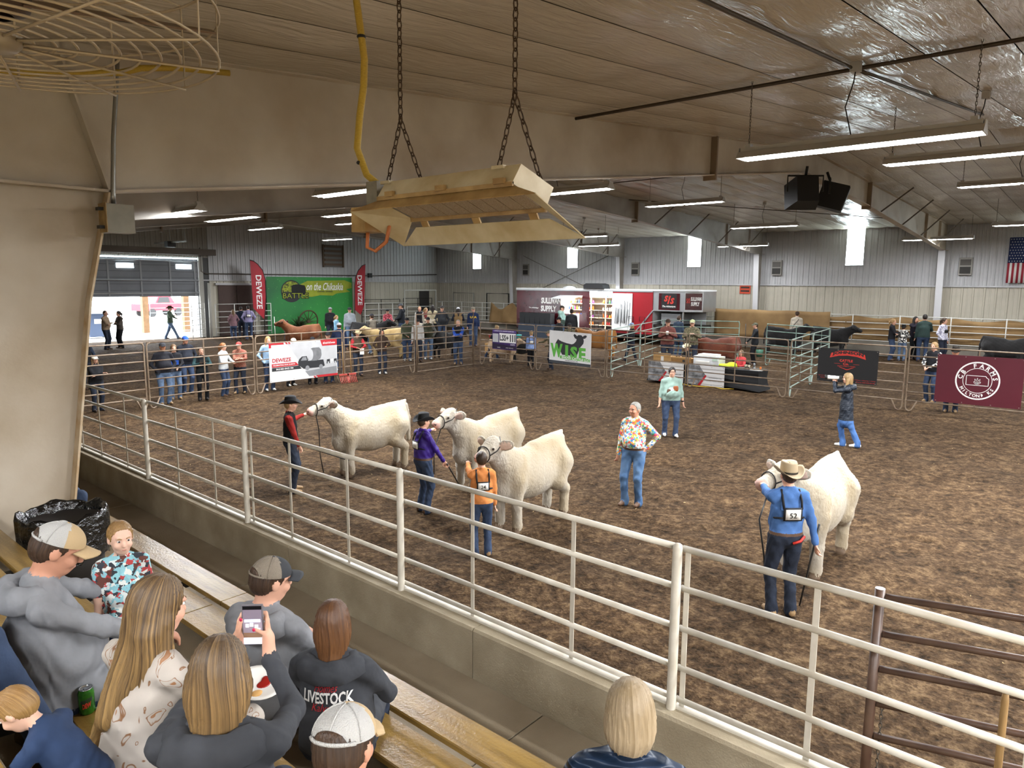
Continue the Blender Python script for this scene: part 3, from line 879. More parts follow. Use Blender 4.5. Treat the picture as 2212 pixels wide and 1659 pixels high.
hp('near_skirt', lambda q: quad(q, (NR[0], Y0, NR[1]), (NR[0], Y1, NR[1]), (NI[0], y1, NI[1]), (NI[0], y0, NI[1])), HTAN)
hp('far_skirt', lambda q: quad(q, (2.625, y0, 4.045), (2.625, y1, 4.045), (FR[0], Y1, FR[1]), (FR[0], Y0, FR[1])))
hp('end_skirt', lambda q: quad(q, (NR[0], Y1, NR[1]), (FR[0], Y1, FR[1]), (FI[0], y1, FI[1]), (NI[0], y1, NI[1])))
hp('end_skirt', lambda q: quad(q, (NI[0], y0, NI[1]), (FI[0], y0, FI[1]), (FR[0], Y0, FR[1]), (NR[0], Y0, NR[1])))
TILE = mat('ceramic_tile', '#b5a491', 0.8, var=1, col2='#9a8772', vscale=160, bump=.6, bscale=220)
hp('burner_frame', lambda q: [q.beam((2.365, y0, 4.172), (2.365, y1, 4.172), .012, .02), q.beam((2.595, y0, 4.086), (2.595, y1, 4.086), .02, .03)], HTAN)
for i in range(10):
    a = y0 + .02 + (y1 - y0 - .04) * i / 10; b = a + (y1 - y0 - .04) / 10 - .006
    hp('burner_tile', lambda q: q.add([(2.375, a, 4.165), (2.375, b, 4.165), (2.588, b, 4.088), (2.588, a, 4.088), (2.378, a, 4.178), (2.378, b, 4.178), (2.592, b, 4.10), (2.592, a, 4.10)], [(0, 1, 2, 3), (7, 6, 5, 4), (0, 4, 5, 1), (1, 5, 6, 2), (2, 6, 7, 3), (3, 7, 4, 0)]), TILE)
for y in (2.15, 2.52, 2.9):
    hp('skirt_bracket', lambda q: q.beam((2.6, y, 4.09), (2.63, y, 4.04), .05, .008), HTAN)
for y in (2.13, 2.5, 2.87):
    hp('clip', lambda q: q.box((2.345, y - .03, 4.175), (2.365, y + .03, 4.20)), HTAN)
hp('valve_box', lambda q: q.box((2.44, 3.08, 4.14), (2.52, 3.17, 4.28)), mat('valve_grey', '#8d8471', .5, var=.3, vscale=20))
hp('control_box', lambda q: q.box((2.42, 3.16, 4.02), (2.56, 3.28, 4.15)), HTAN)
hp('venturi', lambda q: q.lathe([(.02, 0), (.03, .02), (.055, .06), (.06, .10), (.03, .11)], 14, M=trans(2.52, 3.02, 4.2) @ rotx(-math.pi / 2) @ trans(0, 0, -.05)), MATS['valve_grey'])
hp('gas_tube', lambda q: q.tube([(2.5, 3.24, 4.03), (2.5, 3.25, 3.94), (2.52, 3.2, 3.92), (2.54, 3.13, 3.97), (2.54, 3.1, 4.06)], .011, 7), mat('copper_orange', '#b56a3a', .5))
RCH = mat('rusty_chain', '#4e3b28', .7, .4, var=.4, vscale=40)
for y in (2.17, 2.95):
    n = int((roof_z(2.5) - 4.55) / .042); me = chain_mesh(n, .042, .013, .004, RCH)
    link('chain', me, HT, (2.5 - 2.5, y - 2.5, roof_z(2.5) - .05 - 4.1))
    for dx, dy in ((-.05, .05), (.13, -.06)):
        q = MB(); a = np.array((0, y - 2.5, 4.58 - 4.1)); b = np.array((dx, y - 2.5 + dy, (4.26 if dx < 0 else 4.19) - 4.1)); d = (b - a) / 7
        for i in range(7):
            p = a + d * i; e1 = d / np.linalg.norm(d); s_ = np.cross(e1, (0, 1, 0) if i % 2 else (1, 0, 0)); s_ /= np.linalg.norm(s_)
            q.tube([p + d * (.5 + .7 * math.sin(2 * math.pi * k / 8)) + s_ * .012 * math.cos(2 * math.pi * k / 8) for k in range(8)], .004, 4, closed=True)
        q.build('sling_chain', RCH, HT)
    q = MB(); q.box((-.10, y - 2.5 - .02, .15), (.0, y - 2.5 + .05, .165)); q.build('hanger_tab', HCR, HT)
# gas hose
hz = MB(); hz.tube([(2.5, 3.14, 4.27), (2.5, 3.24, 4.33), (2.5, 3.32, 4.48), (2.5, 3.29, 4.65), (2.5, 3.25, 4.8), (2.5, 3.24, 4.93), (2.5, 3.27, 5.1), (2.5, 3.31, 5.3), (2.5, 3.36, 5.95)], .019, 10)
YEL = mat('yellow_hose', '#c9a63a', .5, var=.25, vscale=60, stretch=(1, 1, 6), bump=.4, bscale=90)
hs = tag(hz.build('gas_hose', YEL), 'yellow corrugated gas hose rising from heater valve to ceiling', 'hose')
for z, y in ((4.4, 3.29), (5.05, 3.262)):
    q = MB(); q.lathe([(.021, -.008), (.025, 0), (.021, .008)], 10, (2.5, y, z)); q.build('clamp', DARKM, hs)

# ------------------------------------------------------------------ caged fan, upper left
FC = np.array((.62, 2.47, 4.415)); FR_ = .59
fan = thing('caged_fan', 'wire-caged fan with brown blades at upper left, close to the camera', 'fan', tuple(FC))
WIRE = mat('cage_wire', '#a8977c', .5, .3); BLADE = mat('fan_blade_brown', '#5a4128', .5)
def ring(name, r, z, w=.004, n=48):
    q = MB(); q.tube([(r * math.cos(2 * math.pi * k / n), r * math.sin(2 * math.pi * k / n), z) for k in range(n)], w, 5, closed=True); q.build(name, WIRE, fan)
for k in range(10):
    ring('wire_ring', .1 + (FR_ - .1) * k / 9, 0.0 - .0 * k)
for k in range(1, 9):
    if k % 2: ring('top_ring', .1 + (FR_ - .1) * k / 9, .26)
ring('rim_ring', FR_ + .004, .13); ring('rim_ring', FR_, .26, .005)
for k in range(12):
    a = 2 * math.pi * (k + .3) / 12; c_, s_ = math.cos(a), math.sin(a)
    q = MB(); q.tube([(.06 * c_, .06 * s_, -.008), (FR_ * c_, FR_ * s_, -.008), (FR_ * c_, FR_ * s_, .265), (.07 * c_, .07 * s_, .27)], .0045, 5); q.build('cage_spoke', WIRE, fan)
q = MB(); q.lathe([(.0001, -.03), (.06, -.03), (.075, -.015), (.075, .02), (.05, .03)], 18); q.build('hub_plate', mat('fan_hub', '#9a8d78', .4, .3), fan)
q = MB(); q.lathe([(.06, .06), (.1, .08), (.11, .16), (.09, .24), (.04, .3), (.02, .32), (.02, 1.45), (.0001, 1.45)], 18); q.build('motor', mat('fan_motor', '#4a382a', .5), fan)
for k in range(3):
    a = math.radians(-22 + 120 * k); M = rotz(a)
    q = MB(); P = np.array([[(r, w * (.06 + .02 * (r / .58)), .10 + (.035 if w > 0 else -.02)) for w in (-1, 1)] for r in np.linspace(.09, .58, 5)])
    q.sheet(xf(M, P.reshape(-1, 3)).reshape(P.shape), .006, 0, False); q.build('blade', BLADE, fan)
# flexible yellow conduit along the roof behind the fan
q = MB(); q.tube([(1.45, 7.4, 5.45), (1.93, 7.4, 5.48), (2.43, 7.4, 5.58), (2.87, 7.4, 5.68), (3.05, 7.4, 5.76), (3.4, 7.4, 5.84), (3.9, 7.3, 5.88)], .03, 8)
tag(q.build('flexible_conduit', YEL), 'yellow flexible conduit along the ceiling behind the caged fan', 'conduit')
# switch box on the column
eb = thing('electrical_box', 'grey steel electrical box with conduit fixed to the cream column', 'electrical box', (2.79, 7.52, 4.2))
q = MB(); q.box((-.12, -.09, 0), (.13, .09, .27)); q.build('box', mat('box_grey', '#8f8a7c', .5, var=.2, vscale=8), eb)
q = MB(); q.box((-.127, -.095, .0), (-.12, .095, .275)); q.build('cover', HTAN, eb)
q = MB(); q.tube([(-.02, 0, .27), (-.02, 0, .36), (.02, 0, .9), (.09, 0, 1.5), (.1, 0, 1.62)], .022, 8); q.build('conduit', mat('galvanised', '#8b8880', .35, .7), eb)
for z in (.05, .22):
    q = MB(); q.box((-.17, -.04, z - .015), (-.12, .04, z + .015)); q.build('bracket', DARKM, eb)
# ceiling conduits meeting above the nearest light
GALV = MATS['galvanised']; cn = thing('ceiling_conduit', 'dark conduit pipes crossing on the ceiling above the nearest light', 'conduit', (10.5, 3.1, roof_z(10.5) - .07))
def cpipe(a, b, r=.022):
    q = MB(); n = 10; P = []
    for i in range(n + 1):
        x = a[0] + (b[0] - a[0]) * i / n; y = a[1] + (b[1] - a[1]) * i / n; P.append((x - 10.5, y - 3.1, roof_z(x) - .085 - (roof_z(10.5) - .07)))
    q.tube(P, r, 6); q.build('pipe', mat('conduit_dark', '#4d4338', .5, .4), cn)
cpipe((10.5, 7.7), (10.5, -4), .028); cpipe((5.5, 3.1), (10.4, 3.12)); cpipe((10.6, 3.1), (18, 2.75)); cpipe((24, 17.5), (24, 8), .02); cpipe((28, 17.5), (40, 9), .02)

# ------------------------------------------------------------------ brown gate inside the rail, lower right, and the leaning handle
BRN = mat('brown_pipe', '#5b4436', .4, var=1, col2='#453026', vscale=8, spec=.6)
gt = thing('arena_gate', 'brown five-bar pipe gate just inside the white railing, lower right', 'gate', (4.6, 1.0, 0))
gd = np.array((.22, -.69)); gd /= np.linalg.norm(gd)
q = MB(); q.tube([(0, 0, 0), (0, 0, 1.92)], .03, 10); q.build('hinge_post', BRN, gt)
for z in (1.87, 1.63, 1.40, 1.17, .95, .6):
    q = MB(); q.tube([(.03 * gd[0], .03 * gd[1], z), (2.6 * gd[0], 2.6 * gd[1], z)], .0225, 8); q.build('gate_rail', BRN, gt)
q = MB(); q.tube([(2.6 * gd[0], 2.6 * gd[1], .55), (2.6 * gd[0], 2.6 * gd[1], 1.9)], .025, 8); q.build('end_post', BRN, gt)
link('latch_chain', chain_mesh(22, .03, .009, .003, CHAIN), gt, (.045 * gd[0] , .045 * gd[1] - .02, 1.15))
q = MB(); q.tube([(3.83, .26, 0.03), (3.80, .27, 1.86), (3.80, .27, 1.9)], [.017, .016, .012], 8)
tag(q.build('tool_handle', mat('worn_wood', '#96764a', .7, var=.3, vscale=9, stretch=(6, 6, .6))), 'worn wooden tool handle leaning at the white railing, bottom right', 'tool handle')
# ------------------------------------------------------------------ show-ring fence of brown pipe panels
RB = mat('ring_pipe_brown', '#66503f', .5, var=1, col2='#8a7a66', vscale=4, detail=6)
GRNP = mat('green_pipe', '#3f5a4c', .5, var=1, col2='#8fa39a', vscale=1.2); GALP = mat('silver_green_pipe', '#9fb0a6', .45, .3, var=.2, vscale=3)
WP2 = mat('pen_pipe_white', '#d3d2cc', .5, var=.12, vscale=3)
_pc = {}
def panel(p0, p1, label, m_=RB, h=1.95, nr=7, group='brown ring fence panels', feet=True, name='fence_panel', cat='fence panel', strap=True, zb=.33):
    p0 = np.array(p0, float); p1 = np.array(p1, float); L = np.linalg.norm(p1 - p0) - .09; a = math.atan2(p1[1] - p0[1], p1[0] - p0[0])
    d = (p1 - p0) / np.linalg.norm(p1 - p0); o = p0 + d * .045
    t = thing(name, label, cat, (o[0], o[1], 0), a, group)
    key = (round(L, 2), m_.name, h, nr, feet, zb)
    if key not in _pc:
        q = MB(); q.tube([(.0, 0, 0), (L, 0, 0)], .021, 7); r_ = q.mesh('rail', [m_])
        ps = []
        for s_, x0 in ((1, 0), (-1, L)):
            q = MB(); c = .09
            P = [(x0 + s_ * .1, 0, h), (x0 + s_ * .03, 0, h - .02), (x0, 0, h - .1)]
            if feet: P += [(x0, 0, .14), (x0 + s_ * .03, 0, .05), (x0 + s_ * .1, 0, .015), (x0 + s_ * .18, 0, .05), (x0 + s_ * .3, 0, zb)]
            else: P += [(x0, 0, .0)]
            q.tube(P, .023, 7); ps.append(q.mesh('end_post', [m_]))
        q = MB(); q.box((L / 2 - .02, -.026, zb), (L / 2 + .02, -.02, h)); st_ = q.mesh('strap', [m_])
        _pc[key] = (r_, ps, st_)
    r_, ps, st_ = _pc[key]
    for k in range(nr):
        link('rail', r_, t, (0, 0, zb + (h - zb) * k / (nr - 1)))
    for x in ps: link('end_post', x, t)
    if strap: link('strap', st_, t)
    return t
EF = [(4.95, 21.2), (8.5, 21.5), (12.08, 21.81), (15.75, 22.03), (19.63, 22.44), (23.44, 22.71)]
lab = ['brown ring panel at far left, in front of the woman in black', 'brown ring panel in front of the man with the blue cap', 'brown ring panel carrying the white truck banner', 'brown ring panel in front of the man in the red jacket']
for i in range(4):
    panel(EF[i], EF[i + 1], lab[i])
# taller walk-through gate panel at the ring corner
p0, p1 = np.array(EF[4]), np.array(EF[5]); Lg = np.linalg.norm(p1 - p0); ga = math.atan2(*(p1 - p0)[::-1])
gp_ = thing('bow_gate', 'taller brown bow gate at the far corner of the ring', 'gate', (p0[0], p0[1], 0), ga)
q = MB(); q.tube([(.08, 0, 0), (.08, 0, 2.42), (Lg - .05, 0, 2.42), (Lg - .05, 0, 0)], .03, 8); q.build('frame', RB, gp_)
q = MB(); q.tube([(.08, 0, .03), (Lg - .05, 0, .03)], .022, 7); q.build('sill', RB, gp_)
for k in range(7):
    q = MB(); z = .35 + 1.55 * k / 6; q.tube([(.14, .0, z), (Lg - .12, .0, z)], .02, 7); q.build('rail', RB, gp_)
for x in (.14, Lg / 2, Lg - .12):
    q = MB(); q.tube([(x, 0, .33), (x, 0, 1.92)], .02, 7); q.build('upright', RB, gp_)
RY = [22.75, 19.4, 15.75, 12.2, 8.5, 4.98, 1.35, -2.3]
lab = ['brown ring panel carrying the purple banner', 'brown ring panel carrying the white and green cattle banner', 'brown ring panel in front of the man in the cream hat', 'brown ring panel in front of the black-clothed table', 'brown ring panel carrying the black and red banner', 'brown ring panel carrying the maroon banner', 'brown ring panel beyond the right frame edge']
for i in range(6):
    panel((23.85, RY[i]), (23.85, RY[i + 1]), lab[i])
# silver post between two panels
# green / silver pen behind the right fence
PEN = 'green and silver pen panels'
panel((24.0, 15.62), (28.2, 16.8), 'silver-green pen panel joined to the ring beside the cattle banner', GALP, 1.95, 6, PEN)
panel((28.2, 16.8), (32.4, 18.0), 'silver-green pen panel in front of the trailer nose', GALP, 1.95, 6, PEN)
panel((32.4, 18.0), (34.0, 14.6), 'green pen panel behind the two men leaning with coffee', GRNP, 1.95, 6, PEN)
panel((33.0, 12.9), (31.6, 9.6), 'green pen panel in front of the man in the cream sweater', GRNP, 1.95, 6, PEN)
panel((31.6, 9.6), (27.8, 9.05), 'silver-green pen panel slanting away behind the black banner', GALP, 1.95, 6, PEN)
panel((27.8, 9.05), (24.0, 8.5), 'silver-green pen panel joined to the ring left of the black banner', GALP, 1.95, 6, PEN)
# back fence: white pipes on a concrete curb along the far wall, tan paper tied to it
CURB = mat('curb_concrete', '#7d776c', .9, var=.25, vscale=1.5)
q = MB(); q.box((42.0, -10, 0), (42.22, 45.3, .74)); struct('wall_curb', q, CURB, 'low concrete curb under the white back fence')
bf = thing('back_fence', 'white pipe fence on the curb along the far wall', 'fence', (42.08, 0, .74))
for a, b in ((-10, 1), (1, 12), (12, 23), (23, 34), (34, 45.2)):
    for z in (.06, .38, .7, 1.02, 1.42):
        q = MB(); q.tube([(0, a + .03, z), (0, b - .03, z)], .025, 7); q.build('rail', WP2, bf)
for y in np.arange(-9.5, 45.3, 2.35):
    q = MB(); q.tube([(0.0, y, 0), (0.0, y, 1.46)], .028, 7); q.build('post', WP2, bf)
TARP = mat('tan_paper', '#94774f', .8, var=1, col2='#7c613e', vscale=1.1, bump=.6, bscale=2.5, detail=5)
def tarp(p0, p1, z0, z1, label, sag=.12, amp=.03, seed=1, name='paper_screen', cat='screen'):
    p0 = np.array(p0); p1 = np.array(p1); L = np.linalg.norm(p1 - p0); d = (p1 - p0) / L; n = np.array((-d[1], d[0])); nu = max(8, int(L * 4)); nv = 8; r = np.random.default_rng(seed)
    ph = r.uniform(0, 6, 6); P = np.zeros((nu + 1, nv, 3))
    for i in range(nu + 1):
        u = L * i / nu; top = z1 - sag * abs(math.sin(math.pi * u / 2.35)) ** 1.5
        for j in range(nv):
            v = j / (nv - 1); w = amp * (math.sin(3 * u + ph[0] + 2 * v) + .7 * math.sin(5.3 * u + ph[1] - 3 * v)) * (1 - .3 * v)
            P[i, j] = (*(p0 + d * u + n * w), z0 + (top - z0) * v)
    q = MB(); q.sheet(P, .006); return tag(q.build(name, TARP), label, cat, 'tan paper screens')
tarp((42.28, 18.6), (42.28, -6), .78, 2.12, 'long tan paper screen tied behind the white back fence at right')
tarp((41.9, 19.7), (41.9, 12.8), .6, 2.3, 'tall smooth tan paper screen right of the trailer', .04, .02, 3)
tarp((41.5, 38.4), (41.2, 34.2), .65, 2.25, 'tan tarpaulin sagging between poles left of the trailer', .55, .08, 5, 'tarpaulin', 'tarpaulin')
# white pens along the end wall
ef = thing('end_fence', 'white pipe fence along the end wall right of the green banner', 'fence', (34.4, 45.2, 0))
for z in (.35, .75, 1.15, 1.6, 2.1):
    for a, b in ((0, 4.25), (7.75, 8.1)):
        q = MB(); q.tube([(a, 0, z), (b, 0, z)], .03, 7); q.build('rail', WP2, ef)
for x in (0.05, 1.4, 2.8):
    q = MB(); q.tube([(x, 0, 0), (x, 0, 2.12)], .035, 7); q.build('post', WP2, ef)
tg = thing('tall_gate', 'white tall-framed pipe gate near the far corner', 'gate', (38.4, 45.1, 0))
q = MB(); q.tube([(0, 0, 0), (0, 0, 3.1), (3.45, 0, 3.1), (3.45, 0, 0)], .05, 8); q.build('frame', WP2, tg)
q = MB(); q.tube([(.25, 0, .2), (.25, 0, 1.75), (3.2, 0, 1.75), (3.2, 0, .2), (.25, 0, .2)], .035, 7); q.build('leaf_frame', WP2, tg)
for z in (.55, .95, 1.35):
    q = MB(); q.tube([(.25, 0, z), (3.2, 0, z)], .025, 7); q.build('leaf_rail', WP2, tg)
for k, (x0, x1, z) in enumerate(((34.9, 38.8, 2.35), (39.2, 42.4, 2.4))):
    dp = thing('dark_pen', 'dark pipe pen panel behind the white fence, %s' % ('left of the tall gate' if k == 0 else 'right behind the tall gate'), 'fence panel', (x0, 46.2, 0), 0, 'dark pens at the end wall')
    for zz in (.5, 1.0, 1.5, 1.95, z):
        q = MB(); q.tube([(0, 0, zz), (x1 - x0, 0, zz)], .025, 6); q.build('rail', DARKM, dp)
    for xx in (0, (x1 - x0) / 2, x1 - x0):
        q = MB(); q.tube([(xx, 0, 0), (xx, 0, z)], .03, 6); q.build('post', DARKM, dp)
wf = thing('door_fence', 'white pipe fence in front of the brown sliding door', 'fence', (22.6, 45.9, 0))
for z in (.3, .65, 1.0, 1.35, 1.7, 2.2):
    q = MB(); q.tube([(0.15, 0, z), (4.2, 0, z)], .028, 7); q.build('rail', WP2, wf)
for x in (.15, 1.5, 2.9, 4.2):
    q = MB(); q.tube([(x, 0, 0.1), (x, 0, 2.22)], .032, 7); q.build('post', WP2, wf)
q = MB(); q.tube([(-.1, .2, 0), (-.1, .2, 3.6)], .09, 10); q.build('corner_post', mat('post_grey', '#a9a79f', .6), wf)
for k, (y, zt) in enumerate(((42.9, 2.9), (39.0, 2.9))):
    rf = thing('roping_frame', 'dark goal-post shaped pipe frame on the far wall side, %s' % ('nearer the corner' if k == 0 else 'nearer the trailer'), 'frame', (43.0, y, 0), 0, 'pipe frames by the far wall')
    q = MB(); q.tube([(0, 1.2, 0), (0, 1.2, zt), (0, -1.2, zt), (0, -1.2, 0)], .06, 7); q.build('pipe', DARKM if k else mat('pipe_grey', '#77736b', .5), rf)
# white swung gate at the overhead door
sg = panel((22.2, 46.2), (20.2, 43.8), 'white pipe gate swung open beside the roll-up door', WP2, 2.3, 7, None, False, 'swing_gate', 'gate', True, .3)

# ------------------------------------------------------------------ end wall openings
OD = mat('overhead_door_grey', '#7f8288', .5, var=.15, vscale=1); 
dr = MB(); dr.box((13.55, Y_END + .02, 2.72), (22.2, Y_END + .06, 5.2)); d1 = struct('door_1', dr, mat('door_gap', '#4c4e52', .7), 'half-raised grey sectional door in the end wall')
pz = [2.74, 3.12, 3.52, 3.92, 4.32, 4.72, 5.12]
for a, b in zip(pz[:-1], pz[1:]):
    q = MB(); q.box((13.55, Y_END - .02, a), (22.2, Y_END + .02, b - .02)); q.build('door_section', OD, d1)
for x in (14.6, 16.7, 18.6, 20.4, 22.0):
    q = MB(); q.box((x - .05, Y_END - .06, 2.74), (x + .05, Y_END - .02, 5.1)); q.build('stile', mat('stile_grey', '#989a9d', .5), d1)
for z in (2.95, 3.75, 4.98):
    q = MB(); q.tube([(13.6, Y_END - .1, z), (22.2, Y_END - .1, z)], .05, 8); q.build('strut', MATS['stile_grey'], d1)
for x in (15.5, 17.7, 21.3):
    q = MB(); q.box((x - .5, Y_END - .035, 4.5), (x + .5, Y_END - .022, 4.78)); q.build('pane', SKYL, d1)
q = MB(); q.box((13.55, Y_END - .03, 5.14), (22.2, Y_END, 5.20)); q.build('light_gap', SKYL, d1)
for x in (13.4, 22.25):
    q = MB(); q.box((x, Y_END - .12, 0), (x + .28, Y_END + .1, 5.3)); tag(q.build('trim_door', MATS['post_grey']), 'steel jamb of the roll-up door', None, None, 'structure')
op = thing('door_opener', 'dark motor and rail hanging above the roll-up door', 'door opener', (19.5, 44.6, 5.9))
q = MB(); q.box((-.25, -.2, -.15), (.25, .25, .2)); q.build('motor', DARKM, op)
q = MB(); q.beam((-.0, -2.2, .15), (0, 2.2, .15), .08, .08); q.build('rail', mat('opener_steel', '#8a8782', .4, .5), op)
for y in (-2, 0):
    q = MB(); q.beam((0, y, .15), (0, y, roof_z(19.5) - 5.95), .04, .04); q.build('hanger', MATS['opener_steel'], op)
q = MB(); q.box((-6, 1.9, -.5), (3.8, 2.15, -.1)); q.build('header_track', mat('track_brown', '#5d534a', .6), op)
dr = MB(); dr.box((23.5, Y_END - .14, 0), (24.78, Y_END - .08, 3.45)); dr2 = struct('door_2', dr, mat('door_brown', '#4b3a34', .7, var=.2, vscale=2), 'dark brown sliding door behind white pipe fence')
q = MB(); q.box((24.82, Y_END - .16, 0), (26.1, Y_END - .1, 3.45)); q.build('door_leaf', MATS['door_brown'], dr2)
q = MB(); q.box((23.3, Y_END - .2, 3.46), (27.5, Y_END - .05, 3.6)); q.build('door_track', WALLM, dr2)
dr = MB(); dr.box((41.6, Y_END - .1, 0), (42.7, Y_END - .05, 3.0)); d3 = struct('door_3', dr, mat('door_dark', '#3b3836', .7), 'small dark door in the end wall near the corner')
q = MB(); q.tube([(42.5, Y_END - .12, 1.3), (42.5, Y_END - .16, 1.3), (42.38, Y_END - .16, 1.3)], .02, 6); q.build('door_handle', GALV, d3)
vt = thing('wall_vent', 'brown louvred vent high on the end wall above the green banner', 'vent', (32.8, Y_END - .06, 4.85))
q = MB(); q.box((-.9, -.02, 0), (.9, .02, 1.68)); q.build('backing', mat('vent_dark', '#6f6a66', .6), vt)
for k in range(5):
    q = MB(); z = .12 + k * .34; q.box((-.8, -.12, z), (.8, -.04, z + .17)); q.build('louvre', mat('vent_brown', '#5e4d3c', .6), vt)
for x in (-.95, .85):
    q = MB(); q.box((x, -.14, 0), (x + .1, .0, 1.7)); q.build('side_frame', MATS['vent_brown'], vt)
q = MB(); q.tube([(22.4, Y_END - .08, 5.9), (22.4, Y_END - .1, 4.35), (22.7, Y_END - .1, 4.22), (36.3, Y_END - .1, 4.25), (43.6, Y_END - .1, 4.45)], .04, 6)
tag(q.build('wall_conduit', mat('conduit_brown', '#574f48', .6)), 'long dark conduit running across the end wall above the banner', 'conduit')
q = MB(); q.box((36.1, Y_END - .2, 4.1), (36.45, Y_END - .04, 4.45)); tag(q.build('outlet_box', DARKM), 'small dark junction box on the end wall conduit', 'junction box')
# small wall heaters / fans on the far wall beside each column
for k, Y in enumerate(FRAMES):
    wv = thing('wall_fan', 'small dark louvred fan on the far wall right of %s' % ['the column nearest the flag', 'the second column from the flag', 'the third column from the flag', 'the column nearest the corner'][k], 'fan', (W_FAR - .06, Y - 1.0, 4.35), 0, 'small wall fans')
    q = MB(); q.box((-.12, -.3, 0), (.02, .3, .9)); q.build('case', mat('fan_case', '#8f8b84', .5), wv)
    q = MB(); q.box((-.16, -.24, .08), (-.12, .24, .42)); q.build('motor_panel', DARKM, wv)
    q = MB(); q.box((-.15, -.24, .5), (-.12, .24, .8)); q.build('shutter', mat('fan_shutter', '#55514c', .6), wv)
ex = thing('exit_sign', 'small orange lettered notice on the far wall liner', 'sign', (W_FAR - .05, 18.6, 3.2))
q = MB(); q.box((-.02, -.35, 0), (0, .35, .55)); q.build('board', mat('sign_orange', '#b8452a', .6), ex)
for z in (.12, .34):
    q = MB(); q.box((-.03, -.28, z), (-.02, .28, z + .1)); q.build('letter_line', DARKM, ex)

# ------------------------------------------------------------------ loudspeakers under the frame
BLK = mat('speaker_black', '#1c1b1b', .6); GRL = mat('speaker_grille', '#2a2c30', .5)
for k, (x, y, rz, tl, lb) in enumerate(((21.6, 7.55, 2.2, .25, 'left black loudspeaker of the pair under the deep beam'), (23.0, 7.3, .3, .3, 'right black loudspeaker of the pair, turned away'))):
    sp = thing('loudspeaker', lb, 'loudspeaker', (x, y, 6.05), rz, 'loudspeakers under the beam')
    M = rotx(tl)
    q = MB(); q.prism([(-.45, -.35), (.45, -.35), (.3, .4), (-.3, .4)], (0, 0, .0), (1, 0, 0), (0, 1, 0), .75); q.v = [xf(M, v) for v in q.v]; q.build('cabinet', BLK, sp)
    q = MB(); q.box((-.42, -.37, .03), (.42, -.352, .72)); q.v = [xf(M, v) for v in q.v]; q.build('grille', GRL, sp)
    q = MB(); q.tube([(-.5, 0, .4), (-.5, 0, .85), (.5, 0, .85), (.5, 0, .4)], .03, 6); q.build('yoke', DARKM, sp)
    q = MB(); q.tube([(0, 0, .85), (0, 0.1, 1.1)], .04, 6); q.build('stem', DARKM, sp)
# US flag on the far wall at the right edge
FLW = mat('flag_white', '#d8d6d2', .8, bump=.2, bscale=8); FLR = mat('flag_red', '#8e2230', .8); FLB = mat('flag_blue', '#23305c', .8)
fg = thing('national_flag', 'red white and blue flag hanging on the far wall at the right edge', 'flag', (43.62, 5.0, 3.95))
def fsheet(y0, y1, z0, z1, m_, nm, off=0):
    n = 8; P = np.zeros((2, n, 3))
    for j in range(n):
        y = y0 + (y1 - y0) * j / (n - 1)
        for i, z in enumerate((z0, z1)):
            P[i, j] = (.03 * math.sin(y * 7) - off, y, z)
    q = MB(); q.sheet(P, .008, 0, True); return q.build(nm, m_, fg)
for k in range(13):
    a = -k * .1; z1 = 1.02 if k < 7 else 2.25
    fsheet(a - .1, a, 0, z1, FLR if k % 2 == 0 else FLW, 'stripe')
cz = fsheet(-.7, 0, 1.0, 2.25, FLB, 'canton', .004)
_s = MB(); _s.prism([((.035 if k % 2 == 0 else .014) * math.sin(math.pi * k / 5), (.035 if k % 2 == 0 else .014) * math.cos(math.pi * k / 5)) for k in range(10)], (0, 0, 0), (0, -1, 0), (0, 0, 1), .004); s_me = _s.mesh('star', [FLW])
for r_ in range(9):
    for c_ in range(6 if r_ % 2 == 0 else 5):
        link('star', s_me, cz, (-.05, -.07 - c_ * .11 - (0 if r_ % 2 == 0 else .055), 1.08 + r_ * .135))
# ------------------------------------------------------------------ printed banners on the ring fence
def flat(q, pts, o, ex, ez, lift, mi=0):
    o, ex, ez = (np.asarray(v, float) for v in (o, ex, ez)); n = np.cross(ex, ez); n /= np.linalg.norm(n)
    q.add([o + ex * x + ez * y + n * lift for x, y in pts], [tuple(range(len(pts)))], mi)
def circ(cx, cy, r, n=28, ry=None, a0=0, a1=2 * math.pi):
    return [(cx + r * math.cos(a0 + (a1 - a0) * k / n), cy + (ry or r) * math.sin(a0 + (a1 - a0) * k / n)) for k in range(n)]
def ringpoly(q, cx, cy, r0, r1, o, ex, ez, lift, n=40):
    for k in range(n):
        a, b = 2 * math.pi * k / n, 2 * math.pi * (k + 1) / n
        flat(q, [(cx + r0 * math.cos(a), cy + r0 * math.sin(a)), (cx + r1 * math.cos(a), cy + r1 * math.sin(a)), (cx + r1 * math.cos(b), cy + r1 * math.sin(b)), (cx + r0 * math.cos(b), cy + r0 * math.sin(b))], o, ex, ez, lift)
